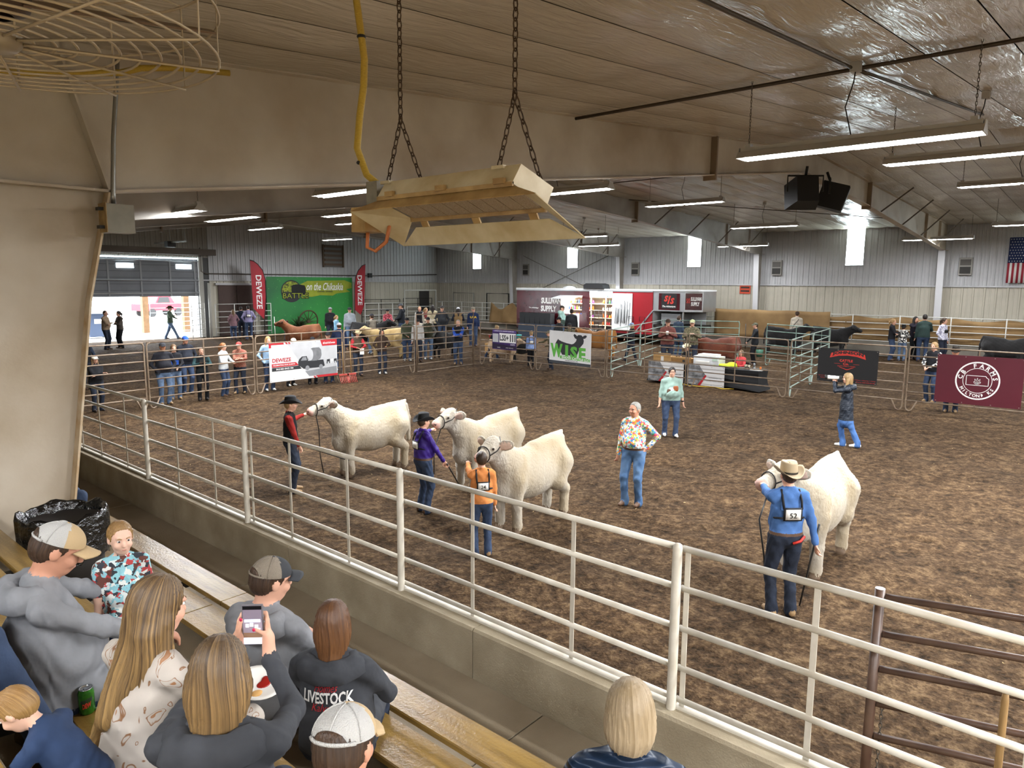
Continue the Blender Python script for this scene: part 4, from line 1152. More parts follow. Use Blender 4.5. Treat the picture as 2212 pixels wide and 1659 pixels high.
class Banner:
    """flat printed sheet; origin lower left, ex along the sheet as the viewer reads it"""
    def __init__(s, label, p0, p1, z0, z1, m_, name='banner', cat='banner', group=None, drop=0.0):
        p0 = np.array(p0, float); p1 = np.array(p1, float); s.w = np.linalg.norm(p1 - p0); s.h = z1 - z0
        s.root = thing(name, label, cat, (p0[0], p0[1], z0), 0, group)
        d = (p1 - p0) / s.w; s.ex = np.array((d[0], d[1], drop / s.w)); s.ez = np.array((0, 0, 1.)); s.o = np.zeros(3)
        nn = np.cross(s.ex, s.ez); q = MB(); q.prism([(0, 0), (s.w, 0), (s.w, s.h), (0, s.h)], s.o - nn * .008, s.ex, s.ez, .008); s.sheet = q.build('sheet', m_, s.root)
        for x in (.04, s.w / 3, 2 * s.w / 3, s.w - .04):
            for z in (.04, s.h - .04):
                q = MB(); flat(q, circ(x, z, .015, 8), s.o, s.ex, s.ez, .003); q.build('grommet', GALV, s.sheet)
    def poly(s, nm, pts, m_, lift=.003):
        q = MB(); flat(q, [(x * s.w, y * s.h) for x, y in pts], s.o, s.ex, s.ez, lift); return q.build(nm, m_, s.root)
    def text(s, t, x, y, m_, nm='lettering', lift=.006, **k):
        for a in ('width',): 
            if a in k: k[a] *= s.w
        if 'height' in k: k['height'] *= s.h
        q = MB(); put_text(q, t, s.o, s.ex, s.ez, x * s.w, y * s.h, lift=lift, **k); return q.build(nm, m_, s.root)
VW = mat('vinyl_white', '#dad9d8', .5, var=.06, vscale=2, bump=.25, bscale=2.5); VR = mat('print_red', '#b3262e', .5); VG = mat('print_grey', '#8d8f92', .6, var=.25, vscale=3); VDK = mat('print_dark', '#2c2d30', .6); VB = mat('vinyl_black', '#1b1b1d', .45, bump=.3, bscale=3)
VGR = mat('print_green', '#5fae45', .5, var=.12, vscale=9); VM = mat('vinyl_maroon', '#551423', .45, var=.12, vscale=1.5, bump=.3, bscale=2.5); VPU = mat('print_purple', '#3f2a63', .5, var=.3, vscale=3); PW = mat('print_white', '#e8e6e3', .5); VLG = mat('print_lightgrey', '#bfc0c2', .6, var=.15, vscale=2.5)
VRED2 = mat('print_bright_red', '#c8372d', .5)
u = np.array((3.67, .22)); u /= np.linalg.norm(u); b0 = np.array((12.08, 21.81)); nrm = np.array((u[1], -u[0]))
B1 = Banner('white vinyl truck banner with red lettering on the far ring fence', b0 + u * .5 + nrm * .06, b0 + u * 3.34 + nrm * .06, .34, 1.67, VW)
B1.poly('photo_print', [(.25, .98), (.99, .98), (.99, .06), (.56, .06)], VLG, .002)
B1.poly('ground_print', [(.50, .2), (.99, .26), (.99, .06), (.56, .06)], VG, .003)
for p_ in ([(0, 1), (.2, 1), (.21, .955), (.03, .955), (.03, .88), (0, .88)], [(.225, 1), (.25, 1), (.262, .955), (.237, .955)], [(.265, 1), (.29, 1), (.302, .955), (.277, .955)], [(.74, 1), (1, 1), (1, .84), (.77, .84)], [(.66, .06), (1, .06), (1, 0), (.69, 0)], [(.62, .05), (.645, .05), (.665, 0), (.64, 0)]):
    B1.poly('red_bar', p_, VR, .0045)
B1.poly('red_strip', [(.03, .47), (.37, .47), (.41, .38), (.03, .38)], VR, .004); B1.poly('dark_strip', [(.03, .37), (.415, .37), (.45, .28), (.03, .28)], VDK, .004)
B1.text('DEWEZE', .17, .555, VR, width=.26, height=.1, bold=.02); B1.text('CELEBRATING OUR 25,000TH', .2, .425, PW, width=.31, height=.045, bold=.02); B1.text('BALE BED SINCE 1984', .21, .325, PW, width=.24, height=.045, bold=.02); B1.text('#DealsOnDeweze', .875, .915, PW, width=.19, height=.06, bold=.02)
B1.poly('truck_print', [(.40, .47), (.42, .54), (.46, .60), (.53, .60), (.55, .47), (.78, .47), (.8, .30), (.76, .27), (.48, .27), (.44, .33), (.4, .38)], VDK, .005)
B1.poly('window_print', [(.44, .49), (.47, .58), (.52, .58), (.53, .49)], VG, .006)
for cx in (.535, .74): q = MB(); flat(q, circ(cx * B1.w, .285 * B1.h, .085, 18), B1.o, B1.ex, B1.ez, .0065); q.build('wheel_print', VG, B1.root)
B1.poly('bale_print', [(.55, .5), (.545, .66), (.57, .77), (.62, .81), (.72, .81), (.75, .74), (.755, .6), (.735, .5), (.68, .46), (.6, .46)], mat('print_midgrey', '#7d7e80', .7, var=.3, vscale=6), .006)
q = MB(); flat(q, circ(.585 * B1.w, .63 * B1.h, .12, 20, .21), B1.o, B1.ex, B1.ez, .007); q.build('bale_face_print', VLG, B1.root)
for x in (.83, .89, .94): B1.poly('cattle_print', [(x, .35), (x + .005, .46), (x + .05, .47), (x + .055, .35), (x + .04, .35), (x + .04, .4), (x + .015, .4), (x + .015, .35)], VDK if x != .89 else PW, .005)
XB = 23.80
def side_banner(label, yl, yr, z0, z1, m_, **k):
    return Banner(label, (XB, yl), (XB, yr), z0, z1, m_, **k)
B2 = side_banner('purple banner with a big white lettered panel on the ring fence corner', 21.9, 20.45, .78, 1.66, VPU)
B2.poly('top_strip', [(.02, .9), (.98, .9), (.98, .98), (.02, .98)], mat('print_lilac', '#6a559a', .5), .003)
B2.poly('white_panel', [(.30, .36), (.98, .36), (.98, .84), (.30, .84)], PW, .003); B2.poly('white_panel', [(.02, .36), (.26, .36), (.26, .8), (.02, .8)], VLG, .003)
B2.text('LSS+', .5, .6, VDK, width=.36, height=.3, bold=.03)
for x in (.74, .83, .92): B2.poly('bar_print', [(x, .42), (x + .04, .42), (x + .04, .78), (x, .78)], VDK, .005)
B2.text('LIVESTOCK SHOW SUPPLIES', .5, .94, PW, width=.8, height=.05, bold=.02); B2.text('LIGHTS', .85, .28, PW, width=.18, height=.06, bold=.03)
B2.poly('foot_print', [(.0, .04), (1, .04), (1, .2), (0, .3)], mat('print_dusk', '#2a2038', .5), .003); B2.text('SALES', .28, .1, PW, width=.12, height=.05); B2.text('AND SERVICE', .72, .1, PW, width=.3, height=.04)
B3 = side_banner('white banner with a black heifer and green block letters', 18.6, 16.45, .42, 1.79, VW, drop=-.05)
B3.poly('foot_strip', [(0, 0), (1, 0), (1, .085), (0, .085)], mat('print_charcoal', '#3a3d42', .6), .003)
cowp = [(.15, .52), (.15, .60), (.18, .68), (.20, .72), (.22, .76), (.23, .73), (.30, .69), (.42, .65), (.55, .63), (.60, .66), (.65, .74), (.66, .80), (.62, .82), (.585, .90), (.60, .95), (.64, .93), (.67, .89), (.70, .93), (.77, .93), (.80, .89), (.84, .93), (.88, .94), (.90, .90), (.86, .84), (.82, .83), (.83, .76), (.82, .68), (.79, .63), (.76, .58), (.73, .5), (.70, .40), (.67, .28), (.32, .28), (.28, .38), (.22, .45)]
B3.poly('heifer_print', cowp, VDK, .003)
B3.text('W', .18, .40, VGR, width=.30, height=.42, bold=.06); B3.text('I', .43, .40, VGR, width=.07, height=.38, bold=.06); B3.text('S', .60, .38, VGR, width=.17, height=.38, bold=.05); B3.text('E', .80, .36, VGR, width=.16, height=.38, bold=.05)
B3.poly('name_strip', [(.27, .255), (.98, .235), (.98, .145), (.27, .165)], VGR, .005); B3.text('SHOW CATTLE LLC', .64, .20, PW, width=.66, height=.07, bold=.03, ang=-.02, lift=.008); B3.text('NORWICH, KS', .55, .115, VDK, width=.3, height=.04, bold=.02)
B4 = side_banner('black banner with an arched red title behind the photographer', 7.55, 5.76, .70, 1.77, VB)
B4.poly('arch_print', [(.2, .72), (.22, .86), (.35, .935), (.5, .955), (.65, .935), (.78, .86), (.8, .72), (.65, .79), (.5, .81), (.35, .79)], VRED2, .003)
B4.text('JOHNSON', .5, .83, VB, width=.52, height=.11, bold=.05, bend=.06, lift=.008); B4.text('CATTLE', .48, .655, VRED2, width=.22, height=.075, bold=.03); B4.text('Co.', .48, .56, VRED2, width=.1, height=.07, bold=.03)
for x in (.33, .65): B4.poly('rule', [(x - .05, .555), (x + .05, .555), (x + .05, .562), (x - .05, .562)], VRED2, .003)
B4.text('SHOW STEERS & HEIFERS', .49, .49, VRED2, width=.3, height=.03); B4.poly('chevron_print', [(.36, .46), (.5, .38), (.62, .46), (.6, .46), (.5, .4), (.38, .46)], VRED2, .003)
B4.text('Ben Jackson', .09, .17, VRED2, width=.12, height=.03); B4.text('Anthony, KS', .12, .11, VRED2, width=.12, height=.03); B4.text('Club Calves + Clipping + Fitting', .78, .11, VRED2, width=.4, height=.03); B4.text('Phone 620-555-0142', .82, .05, VRED2, width=.3, height=.03)
B5 = side_banner('maroon banner with a white ring emblem, cut by the right frame edge', 4.18, 2.08, .40, 1.80, VM)
cx, cy = .49 * B5.w, .5 * B5.h
q = MB(); ringpoly(q, cx, cy, .505, .545, B5.o, B5.ex, B5.ez, .003); q.build('ring_print', PW, B5.root)
q = MB(); ringpoly(q, cx, cy, .345, .36, B5.o, B5.ex, B5.ez, .003); q.build('ring_print', PW, B5.root)
def arc_text(B, t, cx, cy, r, a_mid, span, size, flip, m_):
    q = MB(); n = len(t)
    for i, ch in enumerate(t):
        if ch == ' ': continue
        f = (i - (n - 1) / 2) / (n - 1) * span
        a = a_mid - f if not flip else a_mid + f
        put_text(q, ch, B.o, B.ex, B.ez, cx + r * math.cos(a), cy + r * math.sin(a), height=size, bold=.03, lift=.005, ang=(a - math.pi / 2) if not flip else (a + math.pi / 2))
    q.build('lettering', m_, B.root)
arc_text(B5, 'CB FARMS', cx, cy, .43, math.pi / 2, 2.75, .12, False, PW); arc_text(B5, 'MILTON, KS', cx, cy, .43, -math.pi / 2, 2.0, .09, True, PW)
def outline(B, pts, w, m_, nm, lift=.004):
    q = MB()
    for (x0, y0), (x1, y1) in zip(pts, pts[1:] + pts[:1]):
        d = np.array((x1 - x0, y1 - y0)); n = np.array((-d[1], d[0])) / (np.linalg.norm(d) + 1e-9) * w / 2
        flat(q, [(x0 + n[0], y0 + n[1]), (x0 - n[0], y0 - n[1]), (x1 - n[0], y1 - n[1]), (x1 + n[0], y1 + n[1])], B.o, B.ex, B.ez, lift)
    q.build(nm, m_, B.root)
outline(B5, [(cx - .27, cy - .13), (cx - .27, cy + .14), (cx + .2, cy + .14), (cx + .22, cy + .10), (cx + .27, cy + .07), (cx + .27, cy - .13)], .016, PW, 'state_print')
for a, L in ((0, .16), (.45, .15), (-.45, .15), (.95, .11), (-.95, .11)):
    tip = (cx + L * math.sin(a), cy - .10 + L * math.cos(a) * 1.15); m2 = (cx + L * .55 * math.sin(a), cy - .10 + L * .6 * math.cos(a)); n = (math.cos(a) * .022, -math.sin(a) * .022)
    outline(B5, [(cx, cy - .11), (m2[0] + n[0], m2[1] + n[1]), tip, (m2[0] - n[0], m2[1] - n[1])], .009, PW, 'leaf_print')

# ------------------------------------------------------------------ green backdrop, feather flags
GBM = bpy.data.materials.new('backdrop_green'); GBM.use_nodes = True
def _gb():
    nt = GBM.node_tree; b = nt.nodes['Principled BSDF']; b.inputs['Roughness'].default_value = .55
    tc = nt.nodes.new('ShaderNodeTexCoord'); sp = nt.nodes.new('ShaderNodeSeparateXYZ'); nt.links.new(tc.outputs['Object'], sp.inputs[0])
    n = nt.nodes.new('ShaderNodeTexNoise'); n.inputs['Scale'].default_value = .5; nt.links.new(tc.outputs['Object'], n.inputs['Vector'])
    ad = nt.nodes.new('ShaderNodeMath'); ad.operation = 'MULTIPLY_ADD'; ad.inputs[1].default_value = .1; nt.links.new(sp.outputs['X'], ad.inputs[0]); nt.links.new(n.outputs[0], ad.inputs[2])
    r = nt.nodes.new('ShaderNodeValToRGB'); r.color_ramp.elements[0].color = (*srgb('#1f5d35'), 1); r.color_ramp.elements[1].color = (*srgb('#2f8a3c'), 1); r.color_ramp.elements[0].position = .35; r.color_ramp.elements[1].position = 1.0
    nt.links.new(ad.outputs[0], r.inputs[0])
    v = nt.nodes.new('ShaderNodeTexVoronoi'); v.inputs['Scale'].default_value = 5.0; nt.links.new(tc.outputs['Object'], v.inputs['Vector'])
    lt = nt.nodes.new('ShaderNodeMath'); lt.operation = 'LESS_THAN'; lt.inputs[1].default_value = .10; nt.links.new(v.outputs['Distance'], lt.inputs[0])
    mx = nt.nodes.new('ShaderNodeMix'); mx.data_type = 'RGBA'; mx.inputs[7].default_value = (*srgb('#7fc06a'), 1); nt.links.new(lt.outputs[0], mx.inputs[0]); nt.links.new(r.outputs[0], mx.inputs[6]); nt.links.new(mx.outputs[2], b.inputs['Base Color'])
_gb()
B6 = Banner('large green backdrop with yellow-green brush stroke and white script', (26.75, 46.3), (34.1, 46.3), .02, 4.07, GBM, 'backdrop', 'backdrop')
YG = mat('print_yellowgreen', '#9aa62f', .6, var=.25, vscale=2)
B6.poly('brush_print', [(.30, .62), (.33, .70), (.36, .86), (.45, .93), (.7, .94), (.9, .95), (.99, .90), (.99, .80), (.92, .78), (.97, .73), (.8, .70), (.75, .66), (.6, .67), (.5, .64), (.4, .655)], YG, .01)
q = MB(); flat(q, circ(.27 * B6.w, .745 * B6.h, .86, 32, .80), B6.o, B6.ex, B6.ez, .014); q.build('disc_print', VDK, B6.root)
q = MB(); flat(q, circ(.27 * B6.w, .745 * B6.h, .78, 24, .72, .6, 3.4), B6.o, B6.ex, B6.ez, .017); q.build('disc_print', mat('print_leafy', '#a5b437', .6, var=1, col2='#1d1f1a', vscale=5), B6.root)
B6.poly('bull_print', [(.27, .70), (.27, .84), (.29, .86), (.34, .87), (.42, .85), (.43, .80), (.43, .68), (.30, .68)], mat('print_black', '#111111', .6), .02)
B6.text('THE', .225, .765, YG, width=.09, height=.07, bold=.05, lift=.024); B6.text('BATTLE', .315, .665, mat('print_black2', '#14160f', .6), width=.3, height=.11, bold=.07, lift=.026); B6.text('BATTLE', .315, .665, YG, width=.285, height=.09, bold=.0, lift=.030)
B6.text('on the Chikaskia', .66, .83, PW, width=.44, height=.14, shear=.35, bold=.012, lift=.02); B6.text('HARPER, KANSAS', .66, .735, VDK, width=.18, height=.028, bold=.03, lift=.02)
def feather(label, x, y, pts, text_c, right):
    t = thing('feather_flag', label, 'flag', (x, y, 0), 0, 'red feather flags')
    q = MB(); q.prism(pts, (0, 0, 0), (1, 0, 0), (0, 0, 1), .01); q.build('sail', mat('flag_sail_red', '#a3202c', .6, var=.15, vscale=1.5, bump=.35, bscale=2), t)
    edge = [p for p in pts if p[1] > 1.0]
    pol = ([(p[0], -.0, p[1]) for p in ([pts[k] for k in right])])
    q = MB(); q.tube([(pol[0][0], 0, 0)] + pol, .03, 7); q.build('pole', DARKM, t)
    q = MB(); put_text(q, 'DEWEZE', (text_c[0], -.014, text_c[1]), (0, 0, -1), (1, 0, 0), 0, 0, width=2.3, height=.42, bold=.02); q.build('lettering', PW, t)
    q = MB(); q.box((pol[0][0] - .4, -.05, 0.0), (pol[0][0] + .4, .05, .04)); q.box((pol[0][0] - .05, -.4, 0), (pol[0][0] + .05, .4, .04)); q.build('stand', DARKM, t)
feather('red feather flag left of the green backdrop', 25.1, 45.5, [(0.15, 1.9), (.95, 1.1), (1.12, 2.6), (1.12, 3.9), (.95, 4.5), (.6, 4.9), (.3, 5.1), (.05, 5.15)], (.62, 3.0), [1, 2, 3, 4, 5, 6, 7])
feather('red feather flag right of the green backdrop', 33.55, 45.5, [(.15, 1.6), (.7, 1.2), (1.05, 1.95), (1.25, 5.1), (.95, 5.0), (.55, 4.6), (.3, 4.1), (.18, 3.4)], (.66, 3.1), [0, 7, 6, 5, 4, 3])
# planter and wagon wheel in front of the backdrop
pl = thing('potted_plant', 'dark bushy plant in a black tub before the green backdrop', 'plant', (28.4, 44.9, 0))
q = MB(); q.lathe([(.0001, 0), (.42, 0), (.55, .6), (.5, .6), (.48, .55), (.0001, .55)], 16, (0.9, 0, 0)); q.build('tub', VB, pl)
r = np.random.default_rng(5)
PLG = mat('plant_green', '#3b4a2b', .7, var=.4, vscale=6)
for k in range(90):
    a = r.uniform(0, 6.28); L = r.uniform(.6, 1.5); e = r.uniform(.35, 1.35); b0_ = np.array((r.normal() * .1, r.normal() * .1, .5))
    d = np.array((math.cos(a) * math.cos(e), math.sin(a) * math.cos(e), math.sin(e))); s_ = np.cross(d, (0, 0, 1)); s_ /= np.linalg.norm(s_)
    q = MB(); P = np.array([[b0_ + d * L * t + np.array((0, 0, -.35 * t * t * L)) + s_ * w * .05 * math.sin(math.pi * min(1, t + .1)) for w in (-1, 1)] for t in np.linspace(0, 1, 5)]); q.grid(P); q.build('leaf', PLG, pl)
q = MB(); ell_dome(q, (.9, 0, .6), (.5, .5, .14), 14, 4); q.build('moss', mat('moss_green', '#5c9a35', .9, var=.3, vscale=12), pl)
ww = thing('wagon_wheel', 'wooden wagon wheel leaning at the green backdrop beside the plant', 'wheel', (29.6, 45.6, 0))
q = MB(); M = trans(0, 0, .85) @ rotx(.12); q.tube(xf(M, [(.8 * math.cos(a), 0, .8 * math.sin(a)) for a in np.linspace(0, 2 * math.pi, 29)[:-1]]), .05, 6, closed=True); q.build('rim', mat('wheel_wood', '#4a3a2a', .8), ww)
for k in range(12):
    a = 2 * math.pi * k / 12; q = MB(); q.tube(xf(M, [(.1 * math.cos(a), 0, .1 * math.sin(a)), (.78 * math.cos(a), 0, .78 * math.sin(a))]), .025, 5); q.build('spoke', MATS['wheel_wood'], ww)
q = MB(); q.tube(xf(M, [(0, -.1, 0), (0, .1, 0)]), .12, 10); q.build('hub', MATS['wheel_wood'], ww)
# red manure fork leaning at the ring fence
mf = thing('manure_fork', 'red plastic manure fork with two heads standing at the ring fence', 'fork', (15.78, 21.9, 0))
FRK = mat('fork_red', '#b34a40', .6)
for dx in (-.12, .22):
    q = MB(); q.box((dx - .2, -.03, .30), (dx + .2, .03, .36)); q.build('fork_head', FRK, mf)
    for k in range(6):
        x = dx - .18 + .072 * k; q = MB(); q.tube([(x, 0, .3), (x, -.05, .12), (x, -.12, .02)], .012, 5); q.build('tine', FRK, mf)
    q = MB(); q.tube([(dx, 0, .33), (dx, .06, 1.55)], .018, 6); q.build('handle', MATS['worn_wood'], mf)

# ------------------------------------------------------------------ supply trailer
TM = mat('trailer_maroon', '#4d121c', .22, var=1, col2='#3a0d16', vscale=1.2, bump=.35, bscale=2.2, spec=.7); TR = mat('trailer_red', '#8a1620', .35, spec=.5); ALU = mat('aluminium', '#b9bcbf', .35, .8, var=.1, vscale=2); ALW = mat('trailer_white', '#d7d9da', .4)
tr_ = thing('supply_trailer', 'maroon gooseneck supply trailer with open sales window and lit shelves', 'trailer', (39.5, 0, 0))
def tp(nm, lo, hi, m_, parent=None):
    q = MB(); q.box((lo[0] - 39.5, lo[1], lo[2]), (hi[0] - 39.5, hi[1], hi[2])); return q.build(nm, m_, parent or tr_)
tp('side_panel', (39.46, 29.9, .6), (39.5, 33.9, 3.25), TM); tp('side_panel', (39.46, 28.1, .6), (39.5, 29.9, 1.7), TM); tp('side_panel', (39.46, 27.5, .6), (39.5, 28.1, 3.25), TM); tp('side_panel', (39.46, 28.1, 2.95), (39.5, 29.9, 3.25), TM)
tp('side_panel', (39.46, 22.7, .6), (39.5, 25.7, 3.25), TR); tp('end_panel', (39.5, 33.86, .5), (41.8, 33.9, 3.25), TM); tp('rear_panel', (41.76, 20.2, .5), (41.8, 33.9, 3.25), ALW); tp('floor_panel', (39.5, 22.7, .5), (41.8, 33.9, .62), DARKM)
tp('front_panel', (39.5, 22.7, .62), (41.8, 22.74, 2.1), ALW); tp('roof_panel', (39.42, 19.6, 3.33), (41.85, 33.95, 3.42), ALW); tp('top_rail', (39.43, 22.7, 3.25), (39.5, 33.95, 3.34), ALU)
# raised nose with bevelled front corner
q = MB(); q.prism([(0, 22.7), (0, 20.55), (.55, 19.6), (2.3, 19.6), (2.3, 22.7)][::-1], (0, 0, 2.1), (1, 0, 0), (0, 1, 0), 1.23); q.build('nose', ALU, tr_)
q = MB(); q.add([(-.012, 22.3, 2.18), (-.012, 20.85, 2.18), (-.012, 20.85, 3.2), (-.012, 22.3, 3.2)], [(0, 1, 2, 3)]); q.build('nose_panel', TM, tr_)
o = np.array((-.016, 21.58, 2.72)); ex, ez = np.array((0, -1., 0)), np.array((0, 0, 1.))
q = MB(); flat(q, [(-.52, -.42), (-.44, -.46), (.44, -.46), (.52, -.42), (.52, .42), (.44, .46), (-.44, .46), (-.52, .42)], o, ex, ez, .004); q.build('badge', VB, tr_)
q = MB(); put_text(q, 'S', o, ex, ez, -.2, .16, height=.38, bold=.05, shear=.25, lift=.012); put_text(q, '/', o, ex, ez, 0, .08, height=.5, bold=.04, lift=.012); put_text(q, 'S', o, ex, ez, .22, .02, height=.38, bold=.05, shear=.25, lift=.012); q.build('lettering', VRED2, tr_)
q = MB(); put_text(q, 'The Advantage', o, ex, ez, 0, -.33, width=.9, height=.15, bold=.03, shear=.25, lift=.012); q.build('lettering', PW, tr_)
o2 = np.array((0.0, 20.55, 2.72)); e2 = np.array((.55, -.95, 0)); e2 /= np.linalg.norm(e2)
q = MB(); flat(q, [(.05, -.5), (1.04, -.5), (1.04, .5), (.05, .5)], o2, e2, ez, .006); q.build('nose_panel', TM, tr_)
q = MB(); put_text(q, 'SULLIVAN', o2, e2, ez, .68, .16, width=.62, height=.24, bold=.05, lift=.012); put_text(q, 'SUPPLY', o2, e2, ez, .64, -.14, width=.5, height=.24, bold=.05, lift=.012); q.build('lettering', PW, tr_)
q = MB(); put_text(q, 'S/S', o2, e2, ez, .22, .05, width=.22, height=.3, bold=.03, lift=.012); q.build('lettering', VRED2, tr_)
o3 = np.array((-.045, 33.9, 0)); 
q = MB(); put_text(q, 'SULLIVAN', o3, ex, ez, 3.15, 2.55, width=1.75, height=.42, bold=.05, lift=.004); put_text(q, 'SUPPLY', o3, ex, ez, 2.95, 2.0, width=1.4, height=.42, bold=.05, lift=.004); q.build('lettering', PW, tr_)
q = MB(); put_text(q, 'The Advantage', o3, ex, ez, 1.6, 2.02, width=.9, height=.12, bold=.02, shear=.2, lift=.004); q.build('lettering', PW, tr_)
for a, b in (((22.7, 1.0), (23.6, 2.1)),):
    pass
q = MB(); q.beam((-.03, 23.9, .7), (-.03, 22.65, 2.12), .08, .1, up=(1, 0, 0)); q.build('nose_strut', ALU, tr_)
q = MB(); q.box((.05, 20.6, .75), (.13, 20.68, 2.1)); q.build('jack_leg', ALU, tr_); tp('generator', (39.7, 20.9, 1.3), (41.2, 22.2, 1.95), mat('gen_grey', '#6f7173', .5)); tp('tongue_deck', (39.6, 19.8, 1.1), (41.7, 22.7, 1.25), DARKM)
# awning flap over the sales window, open door with show sticks
q = MB(); q.sheet(np.array([[(-.03, 29.95, 2.96), (-.03, 28.05, 2.96)], [(-1.0, 30.1, 2.75), (-1.0, 28.3, 2.75)]]), .03, 0, False); q.build('window_flap', ALW, tr_)
dz_ = tp('open_door', (39.40, 24.15, .75), (39.45, 25.65, 3.15), ALW)
r = np.random.default_rng(9)
for k in range(14):
    y = 24.4 + 1.0 * k / 13; q = MB(); q.tube([(-.14, y + r.normal() * .04, 1.0 + r.uniform(0, .3)), (-.12, y + r.normal() * .06, 2.2 + r.uniform(-.1, .5))], .018, 5); q.build('show_stick', mat('stick_grey', '#6d6f70', .5), tr_)
# interior: lit, shelved
INT = mat('interior_white', '#d9d6cf', .6); tp('interior_back', (41.6, 25.7, .62), (41.7, 33, 3.2), INT)
q = MB(); q.box((.2, 26, 3.2), (2.0, 32, 3.24)); q.build('ceiling_light', TUBE, tr_)
ld = bpy.data.lights.new('trailer_glow', 'AREA'); ld.shape = 'RECTANGLE'; ld.size = 1.6; ld.size_y = 5; ld.energy = 220; ld.color = (1, .96, .88); link('trailer_glow', ld, tr_, (1.0, 28.8, 3.15))
SHF = mat('shelf_tan', '#c9b79a', .7)
bc = [mat('goods_%d' % i, c, .5) for i, c in enumerate(('#d8d5cc', '#e0b030', '#2f4fa0', '#b03030', '#e8e4da', '#3a8a50', '#8a3a9a', '#20242a', '#d86a20'))]
for z in (.95, 1.45, 1.95, 2.4, 2.85):
    tp('shelf', (40.75, 25.75, z - .04), (41.6, 30.6, z), SHF)
for y in (25.8, 27.0, 28.2, 30.4):
    tp('shelf_post', (40.73, y, .62), (40.78, y + .08, 3.2), SHF)
gm = []
for m_ in bc:
    q = MB(); q.lathe([(.0001, 0), (.05, 0), (.05, .15), (.025, .19), (.025, .24), (.0001, .24)], 8); gm.append(q.mesh('bottle', [m_]))
goods_g = 'bottles and tubs on the trailer shelves'
r = np.random.default_rng(11); n_ = 0
for zi, z in enumerate((.95, 1.45, 1.95, 2.4, 2.85)):
    for y in np.arange(25.95, 30.3, .17):
        if 27.45 < y < 28.15: continue
        k = int(r.integers(0, len(gm))) if zi < 4 else int(r.choice([0, 4, 2]))
        o = link('bottle', gm[k], None, (40.85 + r.uniform(0, .06), y, z)); o.scale = (1.1, 1.1, float(r.uniform(.8, 1.25)))
        tag(o, 'small bottle among the goods on the lit trailer shelves', 'bottle', goods_g)
# goods outside: white boards, stacked black tubs, roof vent and air conditioner, wheels
q = MB(); q.box((-.45, 28.0, .55), (-.36, 28.75, 1.75), M=rotx(0)); tag(q.build('white_board', ALW, None, (39.4, 0, 0)), 'pair of white boards leaning at the trailer below the sales window', 'board')
tub = thing('black_bin_rack', 'row of black plastic bins under the trailer lettering', 'bins', (39.2, 30.2, 0))
for k in range(6):
    q = MB(); q.prism([(0, .95), (.42, .95), (.45, 1.7), (-.03, 1.7)], (-.0, -.0 + .46 * k + .45, 0), (0, -1, 0), (0, 0, 1), .5); q.build('bin', mat('bin_black', '#1b1d20', .5), tub)
q = MB(); q.box((-.5, -.1, .0), (.0, 2.9, .94)); q.build('counter', mat('counter_navy', '#2a3340', .6), tub)
q = MB(); q.prism([(0, 0), (1.6, 0), (1.5, .28), (1.2, .36), (.2, .36), (0, .25)], (.6, 27.9, 3.42), (0, -1, 0), (0, 0, 1), .8); q.build('air_conditioner', VB, tr_)
q = MB(); ell_dome(q, (.8, 29.8, 3.42), (.4, .5, .16), 14, 4); q.build('roof_vent', ALW, tr_)
for y in (26.6, 27.6):
    q = MB(); q.tube([(-.05, y, .38), (.25, y, .38)], .38, 16); q.build('wheel', VB, tr_)
for y in (23.2, 24.0):
    q = MB(); q.tube([(-.15, y, .6), (-.15, y, 1.7), (-.15, y + .35, 1.7), (-.15, y + .35, 1.4)], .02, 6); q.build('hand_rail', VB, tr_)
# director chair rack in front of the door opening
dc = thing('chair_rack', 'black folded chairs and rack in the trailer doorway', 'rack', (39.15, 26.2, 0))
for k in range(4):
    q = MB(); y = .0 + k * .32; q.tube([(0, y, 0.0), (0, y, 2.0)], .02, 5); q.build('upright', DARKM, dc)
for z in (.9, 1.3, 1.7, 2.0):
    q = MB(); q.tube([(0, 0, z), (0, .96, z)], .02, 5); q.build('bar', DARKM, dc)
# ------------------------------------------------------------------ outside the roll-up door
q = MB(); q.box((-30, Y_END + .2, -.2), (70, Y_END + 60, -.005)); struct('ground_outside', q, mat('yard_gravel', '#c9c2b6', .9, var=.15, vscale=.7), 'bright gravel yard outside the roll-up door')
WOODP = mat('wood_post', '#8a6a4c', .8, var=.3, vscale=3)
for k, (x, y, lb) in enumerate(((17.6, 54, 'wooden shed post outside the door, left of the walking man'), (21.3, 53.5, 'wooden shed post outside the door, behind the walking man'), (24.0, 53, 'wooden shed post outside the door at the right jamb'))):
    q = MB(); q.box((x - .2, y - .2, 0), (x + .2, y + .2, 5)); tag(q.build('wood_post', WOODP), lb, 'post', 'wooden posts outside')
vh = thing('red_truck', 'red vehicle parked far outside the open door', 'truck', (32.5, 78, 0), .3)
RV = mat('truck_red', '#b02030', .3); q = MB(); q.prism([(-2.5, .6), (2.5, .6), (2.6, 1.3), (1.2, 1.4), (.7, 2.1), (-.8, 2.1), (-1.2, 1.4), (-2.5, 1.3)], (0, 1, 0), (1, 0, 0), (0, 0, 1), 2); q.build('body', RV, vh)
for x in (-1.6, 1.6):
    for y in (.85, -.95):
        q = MB(); q.tube([(x, y - .12, .42), (x, y + .12, .42)], .42, 14); q.build('wheel', VB, vh)
q = MB(); q.prism([(.6, 1.42), (.45, 2.0), (-.7, 2.0), (-1.0, 1.42)], (0, 1.02, 0), (1, 0, 0), (0, 0, 1), 2.04); q.build('glass', VB, vh)
bl = thing('blue_panels', 'blue stacked panels far outside the door at left', 'panels', (15.3, 62, 0))
